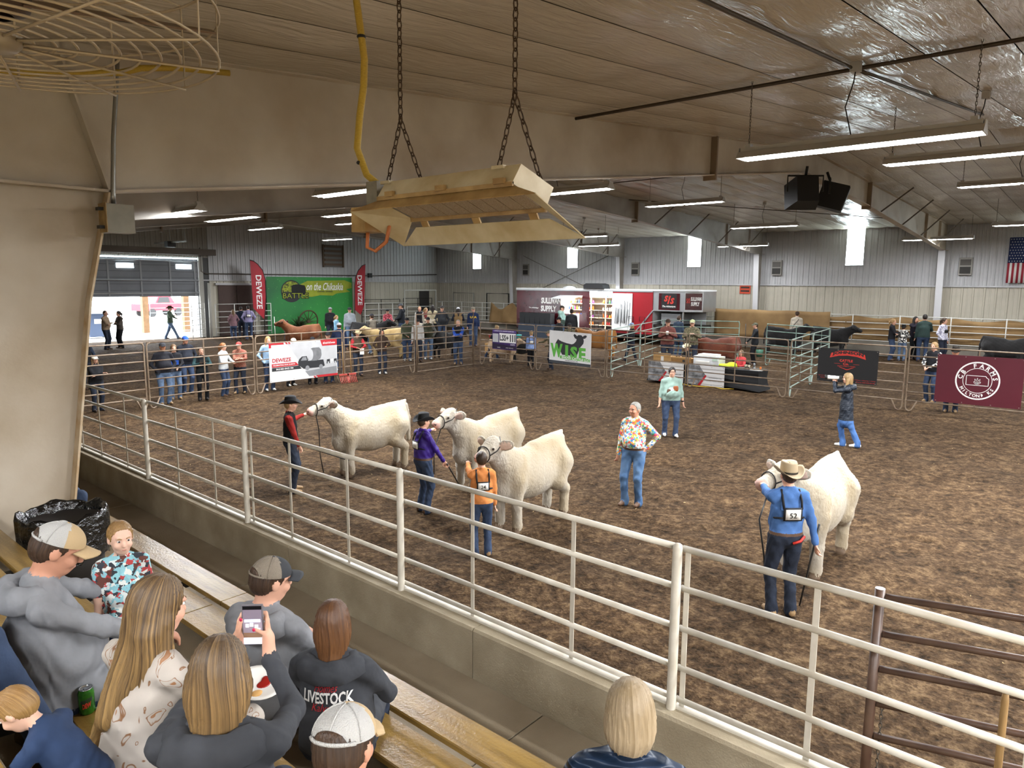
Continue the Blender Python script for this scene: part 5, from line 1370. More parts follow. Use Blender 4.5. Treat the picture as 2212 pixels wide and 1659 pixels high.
for k in range(6):
    q = MB(); q.tube([(-3, 0, .5 + .45 * k), (2.2, 0, .5 + .45 * k)], .06, 6); q.build('rail', mat('panel_blue', '#4a6fb0', .5), bl)
for x in (-3, -1.2, .6, 2.2):
    q = MB(); q.tube([(x, 0, 0), (x, 0, 2.9)], .06, 6); q.build('post', MATS['panel_blue'], bl)
tc_ = thing('wheeled_bin', 'grey-blue wheeled refuse bin outside the door', 'bin', (17.0, 50.5, 0))
q = MB(); q.prism([(-.5, .1), (.5, .1), (.6, 1.5), (-.6, 1.5)], (0, .4, 0), (1, 0, 0), (0, 0, 1), .8); q.build('body', mat('bin_blue', '#5a6a88', .5), tc_)
q = MB(); q.box((-.65, -.5, 1.5), (.65, .5, 1.6)); q.build('lid', mat('bin_lid', '#48566f', .5), tc_)
q = MB(); q.box((-.2, -.42, .95), (.25, -.405, 1.25)); q.build('sticker', PW, tc_)
for s_ in (-1, 1):
    q = MB(); q.tube([(.5 * s_, .35, .14), (.6 * s_, .35, .14)], .14, 10); q.build('wheel', VB, tc_)
of = panel((20.0, 49.5), (26.5, 49.5), 'blue-white pipe fence outside behind the walking man', mat('fence_paleblue', '#b9c9d4', .5), 2.2, 7, None, False, 'yard_fence', 'fence')
# ------------------------------------------------------------------ people
SKIN = {k: mat('skin_' + k, c, .55, var=.06, vscale=12) for k, c in dict(light='#d3a188', tan='#b98162', ruddy='#c08a70', pale='#dcb29c').items()}
LIP = mat('lips', '#b67a6c', .5); EYEW = mat('eye_white', '#d9d5cf', .3); EYED = mat('eye_dark', '#2b211b', .25)
def cloth(name, col, dark=.35, rough=.85, fs=7, b=.55):
    return mat('cloth_' + name, col, rough, var=dark, vscale=fs, bump=b, bscale=11, detail=3, spec=.2)
JEANS = mat('denim_blue', '#3a4a66', .85, var=1, col2='#26344c', vscale=7, bump=.5, bscale=14, detail=6); JEANS_D = mat('denim_dark', '#222a3a', .85, var=1, col2='#171d2a', vscale=7, bump=.5, bscale=14)
JEANS_L = mat('denim_light', '#647790', .85, var=1, col2='#465a76', vscale=7, bump=.5, bscale=14)
PANTS_B = cloth('black_pants', '#1d1e22'); BOOT = mat('boot_brown', '#5d4330', .55, var=.3, vscale=15); BOOT_T = mat('boot_tan', '#9a7d58', .6, var=.3, vscale=15); SHOE_W = mat('shoe_white', '#c9c6c0', .6); SHOE_D = mat('shoe_dark', '#2c2522', .5)
def C_(c, dark=.3):
    return cloth(c.lstrip('#'), c, dark)
def ik(a, b, l1, l2, pole):
    a = np.asarray(a, float); b = np.asarray(b, float); d = b - a; L = np.linalg.norm(d); L = min(max(L, abs(l1 - l2) + 1e-3), l1 + l2 - 1e-3)
    u = d / (np.linalg.norm(d) + 1e-9); b = a + u * L
    x = (l1 * l1 - l2 * l2 + L * L) / (2 * L); hgt = math.sqrt(max(l1 * l1 - x * x, 0))
    p = np.asarray(pole, float); p = p - u * (p @ u); p /= (np.linalg.norm(p) + 1e-9)
    return a + u * x + p * hgt, b
ARMS = {'down': ((.225, .07, .835), (.4, -1, 0)), 'pocket': ((.205, .10, .95), (1, -.7, 0)), 'cross': ((-.10, .235, 1.17), (.8, .0, -1)), 'front': ((.06, .29, 1.03), (1, -.3, -.6)),
        'rail': ((.10, .37, 1.20), (1, -.1, -.7)), 'hold': ((.11, .31, 1.12), (1, -.3, -.8)), 'chest': ((.05, .24, 1.26), (1, -.1, -.8)), 'hip': ((.22, -.02, 1.0), (1, -.5, 0)),
        'back': ((.05, -.2, 1.0), (1, -1, 0)), 'face': ((.05, .22, 1.5), (1, .2, -.8)), 'reach': ((.18, .5, 1.32), (.6, 0, -1))}
def add_hand(B, w, d, s_, up, mi, near):
    """palm and five fingers from wrist w along d"""
    d = d / (np.linalg.norm(d) + 1e-9); up = up - d * (up @ d); up = up / (np.linalg.norm(up) + 1e-9); sd = np.cross(d, up)
    B.cone(w, w + d * .085, .028, .036, mi, .015, (up, .55))
    curl = -up
    for k, (o, L) in enumerate(((-.028, .07), (-.009, .08), (.010, .076), (.027, .06))):
        p0 = w + d * .085 + sd * o; p1 = p0 + d * L * .5 + curl * .012; p2 = p1 + d * L * .22 + curl * L * .42
        B.cone(p0, p1, .0095, .009, mi, .006); B.cone(p1, p2, .009, .008, mi, .006)
    t0 = w + d * .03 + sd * (.03 * -s_); t1 = t0 + d * .035 + sd * (.028 * -s_) + curl * .012; t2 = t1 + d * .03 + curl * .01
    B.cone(t0, t1, .0115, .010, mi, .01); B.cone(t1, t2, .010, .009, mi, .006)
def make_cap(root, M, crown, bill, back=False, mesh=None, big=1.0):
    Mc = M @ (rotz(math.pi) if back else np.eye(4))
    q = MB(); ell_dome(q, (0, -.004, .022), (.0905 * big, .107 * big, .088 * big), (36 if mesh else 20), (12 if mesh else 7), M=Mc)
    if mesh:
        Vc = xf(np.linalg.inv(Mc), np.concatenate(q.v)); q.m = [1 if np.mean([Vc[i][1] for i in f_]) < .012 else 0 for f_ in q.f]
        cr = q.build('cap_crown', [crown, mesh], root)
        for k_ in range(3):
            a_ = math.radians((-90, -30, -150)[k_]); q2 = MB(); q2.tube(xf(Mc, [(.0915 * big * math.cos(t) * math.cos(a_), -.004 + .108 * big * math.cos(t) * math.sin(a_), .022 + .089 * big * math.sin(t)) for t in np.linspace(.05, 1.5, 9)]), .0028, 5); q2.build('cap_seam', mesh, cr)
        q2 = MB(); P_ = np.array([[(.0925 * math.cos(a_) * math.cos(t), -.004 - .1095 * abs(math.sin(a_)) * math.cos(t), .022 + .089 * math.sin(t)) for t in np.linspace(.02, .02 + .42 * math.sqrt(max(0, 1 - ((a_ - math.pi / 2) / .62) ** 2)) + 1e-4, 4)] for a_ in np.linspace(math.pi / 2 - .6, math.pi / 2 + .6, 9)])
        q2.sheet(xf(Mc, P_.reshape(-1, 3)).reshape(P_.shape), .002); q2.build('cap_opening', MATS.get('hair_#4a3626') or bill, cr)
        q2 = MB(); q2.tube(xf(Mc, [(.094 * math.cos(a_), -.004 - .111 * math.sin(a_), .026) for a_ in np.linspace(.7, math.pi - .7, 9)]), .006, 5); q2.build('cap_strap', mesh, cr)
    else:
        cr = q.build('cap_crown', crown, root)
    q = MB(); P = np.zeros((9, 5, 3))
    for i, u in enumerate(np.linspace(-1, 1, 9)):
        for j, v in enumerate(np.linspace(0, 1, 5)):
            yy = .098 * math.sqrt(1 - .62 * u * u) * big; L = .078 * math.sqrt(max(0, 1 - .45 * u * u))
            P[i, j] = (.079 * u * big, yy + L * v, .028 - .022 * u * u - .012 * v)
    q.sheet(xf(Mc, P.reshape(-1, 3)).reshape(P.shape), .006); q.build('cap_bill', bill, root)
    q = MB(); ell_dome(q, (0, -.004, .108 * big), (.009, .009, .006), 8, 2, M=Mc); q.build('cap_button', bill, cr)
    return cr
def make_cowboy(root, M, col, big=1.0, band=None):
    q = MB(); n = 24; rows = []
    for f, z in ((1.0, .02), (.99, .05), (.95, .09), (.9, .125), (.82, .142)):
        rows.append([(.092 * f * math.cos(2 * math.pi * j / n), .112 * f * math.sin(2 * math.pi * j / n), z + .012 * abs(math.cos(2 * math.pi * j / n)) * (z > .1)) for j in range(n)])
    for f in (.6, .35, .1):
        rows.append([(.085 * f * math.cos(2 * math.pi * j / n), .105 * f * math.sin(2 * math.pi * j / n), .118 + .02 * f + .014 * abs(math.cos(2 * math.pi * j / n))) for j in range(n)])
    P = np.array(rows) * big; q.grid(xf(M, P.reshape(-1, 3)).reshape(P.shape), 0, True, True); cr = q.build('hat_crown', col, root)
    q = MB(); rows = []
    for f in (0.97, 1.2, 1.45, 1.7, 1.9):
        t = (f - .97) / .93
        rows.append([(.094 * f * math.cos(2 * math.pi * j / n) * (1 - .14 * t), .114 * f * math.sin(2 * math.pi * j / n) * (1 - .04 * t), .02 + .085 * t ** 1.4 * math.cos(2 * math.pi * j / n) ** 2 - .018 * t * abs(math.sin(2 * math.pi * j / n))) for j in range(n)])
    P = np.array(rows) * big; P = np.concatenate([P, (P[::-1] - (0, 0, .006))]); q.grid(xf(M, P.reshape(-1, 3)).reshape(P.shape), 0, True, True); q.build('hat_brim', col, root)
    q = MB(); P = np.array([[(.0945 * math.cos(2 * math.pi * j / n), .1145 * math.sin(2 * math.pi * j / n), z) for j in range(n)] for z in (.022, .042)]) * big
    q.grid(xf(M, P.reshape(-1, 3)).reshape(P.shape), 0, True, True); q.build('hat_band', band or DARKM, cr)
    return cr
HAIRC = dict(brown=('#4a3626', '#2f2118'), blond=('#b08d5c', '#7c5f38'), dark=('#2a211c', '#17120f'), grey=('#9d9a92', '#6d6a63'), ginger=('#a0683a', '#6f4422'), lightbrown=('#7d6041', '#54402a'), sandy=('#a98a5e', '#7d6440'))
def strand_mat(col):
    nm = 'strands_' + col
    if nm in MATS: return MATS[nm]
    m = bpy.data.materials.new(nm); m.use_nodes = True; nt = m.node_tree; b = nt.nodes['Principled BSDF']; b.inputs['Roughness'].default_value = .45; b.inputs['Specular IOR Level'].default_value = .45
    a = nt.nodes.new('ShaderNodeAttribute'); a.attribute_name = 'strand'
    n = nt.nodes.new('ShaderNodeTexNoise'); n.noise_dimensions = '1D'; n.inputs['Scale'].default_value = 9; n.inputs['Detail'].default_value = 6; n.inputs['Roughness'].default_value = .75; nt.links.new(a.outputs['Fac'], n.inputs['W'])
    r = nt.nodes.new('ShaderNodeValToRGB'); r.color_ramp.elements[0].position = .36; r.color_ramp.elements[1].position = .66; r.color_ramp.elements[0].color = (*srgb(HAIRC[col][1]), 1); r.color_ramp.elements[1].color = (*srgb(HAIRC[col][0]), 1)
    tc = nt.nodes.new('ShaderNodeTexCoord'); sp = nt.nodes.new('ShaderNodeSeparateXYZ'); nt.links.new(tc.outputs['Generated'], sp.inputs[0]); md = nt.nodes.new('ShaderNodeMath'); md.operation = 'MULTIPLY_ADD'; md.inputs[1].default_value = -.22; nt.links.new(sp.outputs['Z'], md.inputs[0]); ad = nt.nodes.new('ShaderNodeMath'); ad.operation = 'ADD'; ad.inputs[1].default_value = .11; nt.links.new(n.outputs[0], ad.inputs[0]); nt.links.new(ad.outputs[0], md.inputs[2])
    nt.links.new(md.outputs[0], r.inputs[0]); nt.links.new(r.outputs[0], b.inputs['Base Color'])
    bp = nt.nodes.new('ShaderNodeBump'); bp.inputs['Strength'].default_value = .5; bp.inputs['Distance'].default_value = .006; nt.links.new(n.outputs[0], bp.inputs['Height']); nt.links.new(bp.outputs[0], b.inputs['Normal'])
    MATS[nm] = m; return m
def make_hair(root, M, style, col, cell=.012, extra=None, s_=1.0, hat=False):
    B = Body(cell); back = np.array((0, -.012, .008))
    hm = hair_mat(*HAIRC[col])
    B.ell((0, -.009, .017), (.0885, .108, .105), 0, .02)
    if style in ('short', 'buzz'):
        B.p = []; B.ell((0, -.011, .015), (.084, .104, .102), 0, .02)
        B.ell((0, -.042, -.03), (.071, .066, .062), 0, .02)
        B.cut((0, .095, -.03), (.10, .085, .105)); B.cut((0, .05, -.085), (.13, .085, .075))
    elif style == 'bald':
        B.cut((0, .03, .06), (.1, .12, .08)); B.ell((0, -.04, -.04), (.074, .072, .06), 0, .02)
        B.cut((0, .092, -.05), (.10, .085, .108))
    else:
        B.cut((0, .104, -.04), (.070, .085, .106))
        if style == 'bob':
            B.ell((0, -.02, -.055), (.098, .095, .12), 0, .03)
        elif style == 'long':
            B.ell((0, -.03, -.05), (.092, .088, .11), 0, .03); B.cone((0, -.06, -.05), (0, -.105, -.30), .085, .06, 0, .04, ((0, 1, 0), .5))
            for s2 in (-1, 1): B.cone((.07 * s2, -.01, -.06), (.095 * s2, .02, -.26), .035, .028, 0, .03)
        elif style == 'pony':
            B.ell((0, -.03, -.035), (.080, .080, .075), 0, .02); B.cone((0, -.10, .03), (0, -.15, -.03), .03, .035, 0, .02); B.cone((0, -.15, -.03), (0, -.14, -.2), .035, .015, 0, .02)
        elif style == 'bun':
            B.ell((0, -.03, -.035), (.080, .080, .075), 0, .02); B.ell((0, -.1, .07), (.04, .04, .035), 0, .02)
    if extra: extra(B)
    if hat: B.cut((0, 0, .185), (.24, .24, .155))
    V, Q, mi = B.build(); V = smooth_mesh(V, Q, 1)
    if cell < .011:
        N = vnormals(V, Q); an = np.arctan2(V[:, 0], -V[:, 1] + .05)
        V = V + N * (.0022 * np.sin(an * 46 + 3 * np.sin(V[:, 2] * 22)) + .0016 * np.sin(an * 83 + V[:, 2] * 31))[:, None]
    an_ = None
    if cell < .011:
        hm = strand_mat(col); an_ = np.arctan2(V[:, 0], -V[:, 1] + .03) + .05 * np.sin(V[:, 2] * 17 + V[:, 0] * 20)
    V = xf(M, V * s_); me = quad_mesh('hair', V, Q, mi * 0, [hm])
    if an_ is not None and len(me.vertices) == len(an_):
        at = me.attributes.new('strand', 'FLOAT', 'POINT'); at.data.foreach_set('value', an_.astype(np.float32))
    return link('hair', me, root)
NP = [0]
def person(loc, h, face, label, top, bottom, skin='light', shoes=None, hair=('short', 'brown'), hat=None, arms=('down', 'down'), feet=((.11, 0), (-.11, 0)), build=1.0, lean=0.0, vest=None, sleeve='long',
           cell=.03, yaw=0, pitch=0, sit=None, hood=False, heading=None, headscale=1.0, group=None, coat=None, twist=0, extra=None, knees=None, roll=0, belt=None, hem=.90, after=None, tuck=False, hcell=None, hands=True, collar=None, name='person'):
    x, y, z = loc
    if heading is None:
        heading = math.atan2(-y, -x) + math.radians(face)
    root = thing(name, label, 'person', (x, y, z), heading - math.pi / 2, group)
    sc = h / 1.75; near = cell <= .016
    B = Body(cell / sc)
    mats_ = [SKIN[skin], top, bottom, shoes or BOOT, vest or top, LIP, belt or BOOT, top]
    TOP = 4 if vest else 1
    if sit is None:
        pel = np.array((0, 0, .95)); 
    else:
        pel = np.array((0, 0, sit[0] / sc + .10))
    dz = pel[2] - .95
    Ml = trans(*pel) @ rotx(-math.radians(lean)) @ rotz(math.radians(twist)) @ roty(math.radians(roll)) @ trans(0, 0, -.95)
    T = lambda p: xf(Ml, np.asarray(p, float)[None])[0]
    ydir = Ml[:3, 1]
    bw = build * 1.07
    fl = lambda q: (ydir, q)
    # torso
    B.cone(T((0, 0, 1.02)), T((0, .0, 1.22)), .155 * bw, .165 * (.5 + .5 * bw), TOP, .05, fl(.70 if bw < 1.15 else .85))
    B.cone(T((0, -.005, 1.22)), T((0, -.005, 1.36)), .168 * (.5 + .5 * bw), .160, TOP, .05, fl(.64))
    B.cone(T((-.13, -.01, 1.415)), T((.13, -.01, 1.415)), .068, .068, TOP, .05)
    if bw > 1.08:
        B.ell(T((0, .05 * bw, 1.10)), (.155 * bw, .135 * bw, .15), TOP, .05, R=Ml)
    if not tuck:
        B.cone(T((0, 0, 1.05)), T((0, .0, hem + .06)), .158 * bw, .165 * bw, TOP, .04, fl(.74))
    else:
        B.cone(T((0, 0, 1.0)), T((0, 0, 1.0)), .150 * bw, .150 * bw, 6, .012, fl(.74))
    if coat is not None and sit is None:
        B.cone((0, 0, 1.0 + dz), (0, -.01, coat), .165 * bw, .19 * bw, TOP, .05, ((0, 1, 0), .78))
    # pelvis and legs
    B.ell(pel + (0, -.01, -.01), (.160 * bw, .122 * (.6 + .4 * bw), .12), 2, .05)
    for s_, (fx, fy) in zip((1, -1), feet):
        hip = pel + np.array((.085 * s_ * bw, 0, -.05))
        if sit is None:
            ft = np.array((fx, fy, .09)); kn, an = ik(hip, ft, .42, .41, (0.15 * s_, 1, 0))
        else:
            kn = np.array((fx * 1.05, sit[1], pel[2] - .02)); an = np.array((fx, sit[1] + fy, .09))
        if knees is not None: kn, an = (np.array(k_) for k_ in knees[0 if s_ > 0 else 1])
        B.cone(hip, kn, .098 * (.5 + .5 * bw), .070, 2, .04); B.cone(kn, an, .067, .061, 2, .03); B.cone(an + (0, 0, .03), an + (0, 0, -.05), .062, .068, 2, .02)
        B.cone(an + (0, -.045, -.055), an + (.012 * s_, .06, -.055), .037, .038, 3, .02); B.cone(an + (.01 * s_, .06, -.055), an + (.02 * s_, .155, -.062), .040, .030, 3, .02)
    # arms
    wr = []
    for s_, a in zip((1, -1), arms):
        sh = T((.178 * s_ * (.6 + .4 * bw), -.01, 1.40))
        if isinstance(a, str):
            w, pole = ARMS[a]; w = np.array((w[0] * s_, w[1], w[2])); pole = np.array((pole[0] * s_, pole[1], pole[2]))
            if a == 'cross': w = w + (0, .02 * s_, .035 * s_)
            if a == 'down': w = w * (1.0 + .12 * (bw - 1), 1, 1) + (.08 * s_ * (bw - 1) * 2, 0, 0)
            w = T(w)
        else:
            w = np.array(a[0], float) / sc; pole = np.array(a[1], float)
        el, w = ik(sh, w, .285, .262, pole)
        B.cone(sh, el, .056, .047, 7, .05); 
        if sleeve == 'long':
            B.cone(el, el + (w - el) * .96, .046, .037, 7, .03)
        elif sleeve == 'mid':
            B.cone(el, el + (w - el) * .45, .046, .044, 7, .03); B.cone(el, w, .037, .028, 0, .02)
        else:
            B.cone(sh, sh + (el - sh) * .8, .060, .058, 7, .03); B.cone(el, w, .037, .028, 0, .02); B.cone(sh, el, .044, .04, 0, .03)
        d = w - el; wr.append((el, w))
        upv = np.array((0, 0, 1.)) if abs(d[2]) < .7 * np.linalg.norm(d) else np.array((-s_, .2, 0))
        if isinstance(a, str) and a == 'pocket':
            B.cone(w, w + d / np.linalg.norm(d) * .05, .034, .036, 2, .03)
        else:
            if hands: add_hand(B, w, d, s_, upv, 0, near)
            if near and hands: B.refine(w + d / np.linalg.norm(d) * .08, .11, .0075 / sc)
    # neck, head
    hs = headscale
    Mh = Ml @ trans(0, .012, 1.50) @ rotz(math.radians(yaw)) @ rotx(-math.radians(pitch)) @ trans(0, 0.008, .145 * hs) @ np.diag((hs, hs, hs, 1.))
    Hx = lambda p: xf(Mh, np.asarray(p, float)[None])[0]
    RH = Mh[:3, :3] / hs
    B.cone(T((0, -.015, 1.42)), Hx((0, -.015, -.09)), .060, .054, 0, .03)
    if collar is not None or hood is False:
        B.cone(T((0, -.015, 1.44)), T((0, -.012, 1.475)), .070, .066, 1, .02)
    B.ell(Hx((0, -.004, .012)), np.array((.076, .096, .096)) * hs, 0, .03, R=RH)
    B.ell(Hx((0, .022, -.052)), np.array((.061, .074, .078)) * hs, 0, .03, R=RH)
    B.ell(Hx((0, .045, -.095)), np.array((.036, .038, .03)) * hs, 0, .03, R=RH)
    B.cone(Hx((0, .092, -.012)), Hx((0, .108, -.04)), .010 * hs, .0145 * hs, 0, .012)
    for s_ in (-1, 1):
        B.ell(Hx((.077 * s_, -.004, -.02)), np.array((.011, .021, .032)) * hs, 0, .008, R=RH)
        if near: B.ell(Hx((.03 * s_, .086, .012)), np.array((.026, .012, .009)) * hs, 0, .012, R=RH); B.ell(Hx((.036 * s_, .07, -.045)), np.array((.026, .025, .026)) * hs, 0, .02, R=RH)
    if not near: B.ell(Hx((0, .090, -.071)), np.array((.020, .008, .006)) * hs, 5, .006, R=RH)
    else: B.ell(Hx((0, .086, -.073)), np.array((.024, .012, .013)) * hs, 0, .012, R=RH)
    if hood and near:
        B.cone(T((0, -.015, 1.44)), T((0, -.012, 1.47)), .068, .064, 1, .02)
    elif hood:
        B.ell(T((0, -.105, 1.435)), (.135, .06, .10), 1, .02, R=Ml); B.ell(T((0, -.10, 1.50)), (.095, .035, .03), 1, .03, R=Ml)
        for s2 in (-1, 1): B.cone(T((.085 * s2, -.06, 1.485)), T((.075 * s2, .03, 1.475)), .028, .026, 1, .02); B.cone(T((.075 * s2, .03, 1.475)), T((.03 * s2, .085, 1.42)), .026, .022, 1, .02)
    B.refine(Hx((0, .02, -.02)), .125 * hs, (.0062 if near else cell * .55) / sc)
    if extra: extra(B, T, Hx, dict(sc=sc, wr=wr))
    V, Q, mi = B.build(); V = smooth_mesh(V, Q, 1, .4)
    Fc = xf(np.linalg.inv(Ml), V[Q].mean(1)); zh = hem if not tuck else 1.005
    if coat is not None and sit is None: zh = coat - dz
    tor = (np.abs(Fc[:, 0]) < .3 * bw) & (np.abs(Fc[:, 1]) < .27 * bw)
    mi = np.where((mi == 2) & tor & (Fc[:, 2] > zh), TOP, mi); mi = np.where(((mi == TOP) | (mi == 6)) & (Fc[:, 2] < zh), 2, mi)
    if tuck: mi = np.where(mi == 6, np.where(Fc[:, 2] > zh, TOP, 2), mi); mi = np.where(((mi == TOP) | (mi == 2)) & tor & (Fc[:, 2] > zh - .035) & (Fc[:, 2] < zh + .003), 6, mi)
    if near:
        N = vnormals(V, Q); cl = np.zeros(len(V)); ok = np.isin(mi, (1, 2, 4, 7)); np.maximum.at(cl, Q[ok].ravel(), 1.0); skin_ = np.zeros(len(V)); np.maximum.at(skin_, Q[~ok].ravel(), 1.0); cl = cl * (1 - skin_)
        x_, y_, z_ = V.T; fo = np.sin(26 * z_ + 9 * np.sin(5 * x_ + 3 * y_ + 1.3 * len(V) % 7) + 14 * x_) * np.sin(11 * z_ - 17 * y_ + 6 * x_) + .6 * np.sin(47 * z_ + 31 * x_ * np.sign(y_) + 8 * np.sin(13 * y_))
        V = V + N * (cl * .0042 * fo)[:, None]
    V = V * sc
    body = link('body', quad_mesh('body', V, Q, mi, mats_), root)
    S = np.diag((sc, sc, sc, 1.)); Mw = S @ Mh
    if hood and near:
        P = np.zeros((29, 8, 3)); rr = np.random.default_rng(len(V) % 97); f1, f2 = rr.uniform(0, 6, 2)
        for i, u in enumerate(np.linspace(-2.25, 2.25, 29)):
            k = math.cos(u / 2) ** 2
            for j, (r_, z) in enumerate(((.066, 1.45), (.082 + .012 * k, 1.478), (.112 + .016 * k, 1.492), (.142 + .02 * k, 1.472), (.155 + .028 * k, 1.425 - .03 * k), (.146 + .03 * k, 1.41 - .012 * k), (.120 + .03 * k, 1.40 - .016 * k), (.07 + .03 * k, 1.40 - .016 * k))):
                w_ = .007 * math.sin(5 * u + f1 + j) + .005 * math.sin(9 * u - j * 1.3 + f2)
                P[i, j] = T((math.sin(u) * (r_ + w_) * 1.12 * (1 if abs(u) < 1.6 else .92), -.022 - math.cos(u) * (r_ + w_) * .88, z + w_ - (.05 if abs(u) > 1.7 else 0) * (abs(u) - 1.7) * 2)) * sc
        q = MB(); q.sheet(P, .012 * sc); q.build('hood', top, root)
    # eyes
    if near:
        q = MB(); q.tube(xf(Mw, [(-.022, .086, -.071), (-.010, .0955, -.0735), (0, .098, -.0725), (.010, .0955, -.0735), (.022, .086, -.071)]), [.0018 * sc * hs, .0042 * sc * hs, .0045 * sc * hs, .0042 * sc * hs, .0018 * sc * hs], 6); q.build('mouth', LIP, root)
    for s_ in (-1, 1):
        q = MB(); c = (.031 * s_, .0855, -.006); ell_dome(q, c, (.0145, .0085, .0085), 8, 4, math.pi / 2, Mw, 0, -math.pi / 2); e_ = q.build('eye', EYEW if near else EYED, root)
        if near:
            q = MB(); ell_dome(q, (.031 * s_, .0925, -.006), (.0072, .0035, .0072), 8, 4, math.pi / 2, Mw, 0, -math.pi / 2); q.build('iris', EYED, e_)
            q = MB(); q.tube(xf(Mw, [(.014 * s_, .099, .012), (.03 * s_, .098, .019), (.05 * s_, .086, .013)]), .0032 * sc * hs, 5); q.build('eyebrow', hair_mat(*HAIRC[hair[1]]) if hair else BOOT, root)
    if hair:
        make_hair(root, Mw, hair[0], hair[1], hcell or (.009 if near else .016), hair[2] if len(hair) > 2 else None, hat=bool(hat))
    if hat:
        if hat[0] == 'cap': make_cap(root, Mw, hat[1], hat[2], len(hat) > 3 and hat[3], hat[4] if len(hat) > 4 else None)
        elif hat[0] == 'cowboy': make_cowboy(root, Mw, hat[1])
        elif hat[0] == 'beanie':
            q = MB(); ell_dome(q, (0, -.012, .0), (.089, .109, .115), 18, 7, M=Mw); q.build('beanie', hat[1], root)
    if after: after(root, dict(Mh=Mw, Ml=S @ Ml, sc=sc, wr=[(a * sc, b * sc) for a, b in wr]))
    return root
def gpos(x, y, z=0.0):
    p = onz(x, y, z); return (p[0], p[1], z)
def px_h(x, yb, yt, z=0.0):
    """standing height of something whose foot is at (x, yb) and top at yt"""
    b = onz(x, yb, z); r = ray(x, yt); return CAM_H + r[2] * math.hypot(b[0], b[1]) / math.hypot(r[0], r[1]) - z
# number harness on a handler's back
HARN = mat('harness_black', '#17171a', .7); PAPER = mat('paper_white', '#e4e1da', .7)
def back_number(num):
    def f(root, d):
        M = d['Ml']
        def P(x, y, z): return xf(M, np.array([(x, y, z)]))[0]
        yb = -.135
        t = bpy.data.objects.new('number_harness', None)
        q = MB(); P0 = np.array([[P(x, yb - .016 + .25 * x * x, z) for z in (1.16, 1.31)] for x in np.linspace(-.105, .105, 5)]); q.sheet(P0[::-1], .006, 0, True); hn = q.build('number_harness', HARN, root)
        q = MB(); P0 = np.array([[P(x, yb - .024 + .25 * x * x, z) for z in (1.175, 1.29)] for x in np.linspace(-.085, .085, 5)]); q.sheet(P0[::-1], .003, 0, True); q.build('number_card', PAPER, hn)
        for s_ in (-1, 1):
            q = MB(); pts = [P(s_ * .10, yb - .012, 1.29), P(s_ * .105, -.115, 1.38), P(s_ * .10, -.05, 1.487), P(s_ * .095, .04, 1.472), P(s_ * .09, .1, 1.36)]
            q.tube(pts, .013, 6); q.build('strap', HARN, hn)
            q = MB(); q.tube([P(s_ * .105, yb - .01, 1.19), P(s_ * .165, -.06, 1.17), P(s_ * .175, .02, 1.17), P(s_ * .1, .11, 1.18)], .012, 6); q.build('strap', HARN, hn)
        if num:
            q = MB(); o = P(0, yb - .030, 1.225); put_text(q, num, o, M[:3, 0], M[:3, 2], 0, 0, height=.06, bold=.01); q.build('number', DARKM, hn)
    return f
# ------------------------------------------------------------------ cattle
def hide(name, c1, c2, sc_=1.6):
    m = mat('hide_' + name, c1, .8, var=1, col2=c2, vscale=sc_, bump=.5, bscale=34, detail=6, spec=.25, sheen=.15, stretch=(1, 1, .7)); return m
HW = hide('white', '#b6afa3', '#a6967a'); HBLK = hide('black', '#151313', '#0c0b0b'); HRED = hide('red', '#6f3a22', '#52281a'); HGOLD = hide('gold', '#a8733a', '#8a5a2a'); HCHE = hide('chestnut', '#875433', '#693d24'); HBEI = hide('beige', '#c3a888', '#a5886a'); HCRM = hide('cream', '#c9b084', '#b4965f')
NOSE_P = mat('muzzle_pink', '#c9a294', .5); HOOF = mat('hoof', '#6d5a48', .6); EARIN = mat('ear_inner', '#d9bfae', .8); HALT = mat('halter_black', '#1a1817', .5); TAGB = mat('ear_tag_black', '#1d1d1d', .5); TAGR = mat('ear_tag_red', '#b03a3a', .5)
NOSE_D = mat('muzzle_dark', '#1a1716', .5)
_cow = {}
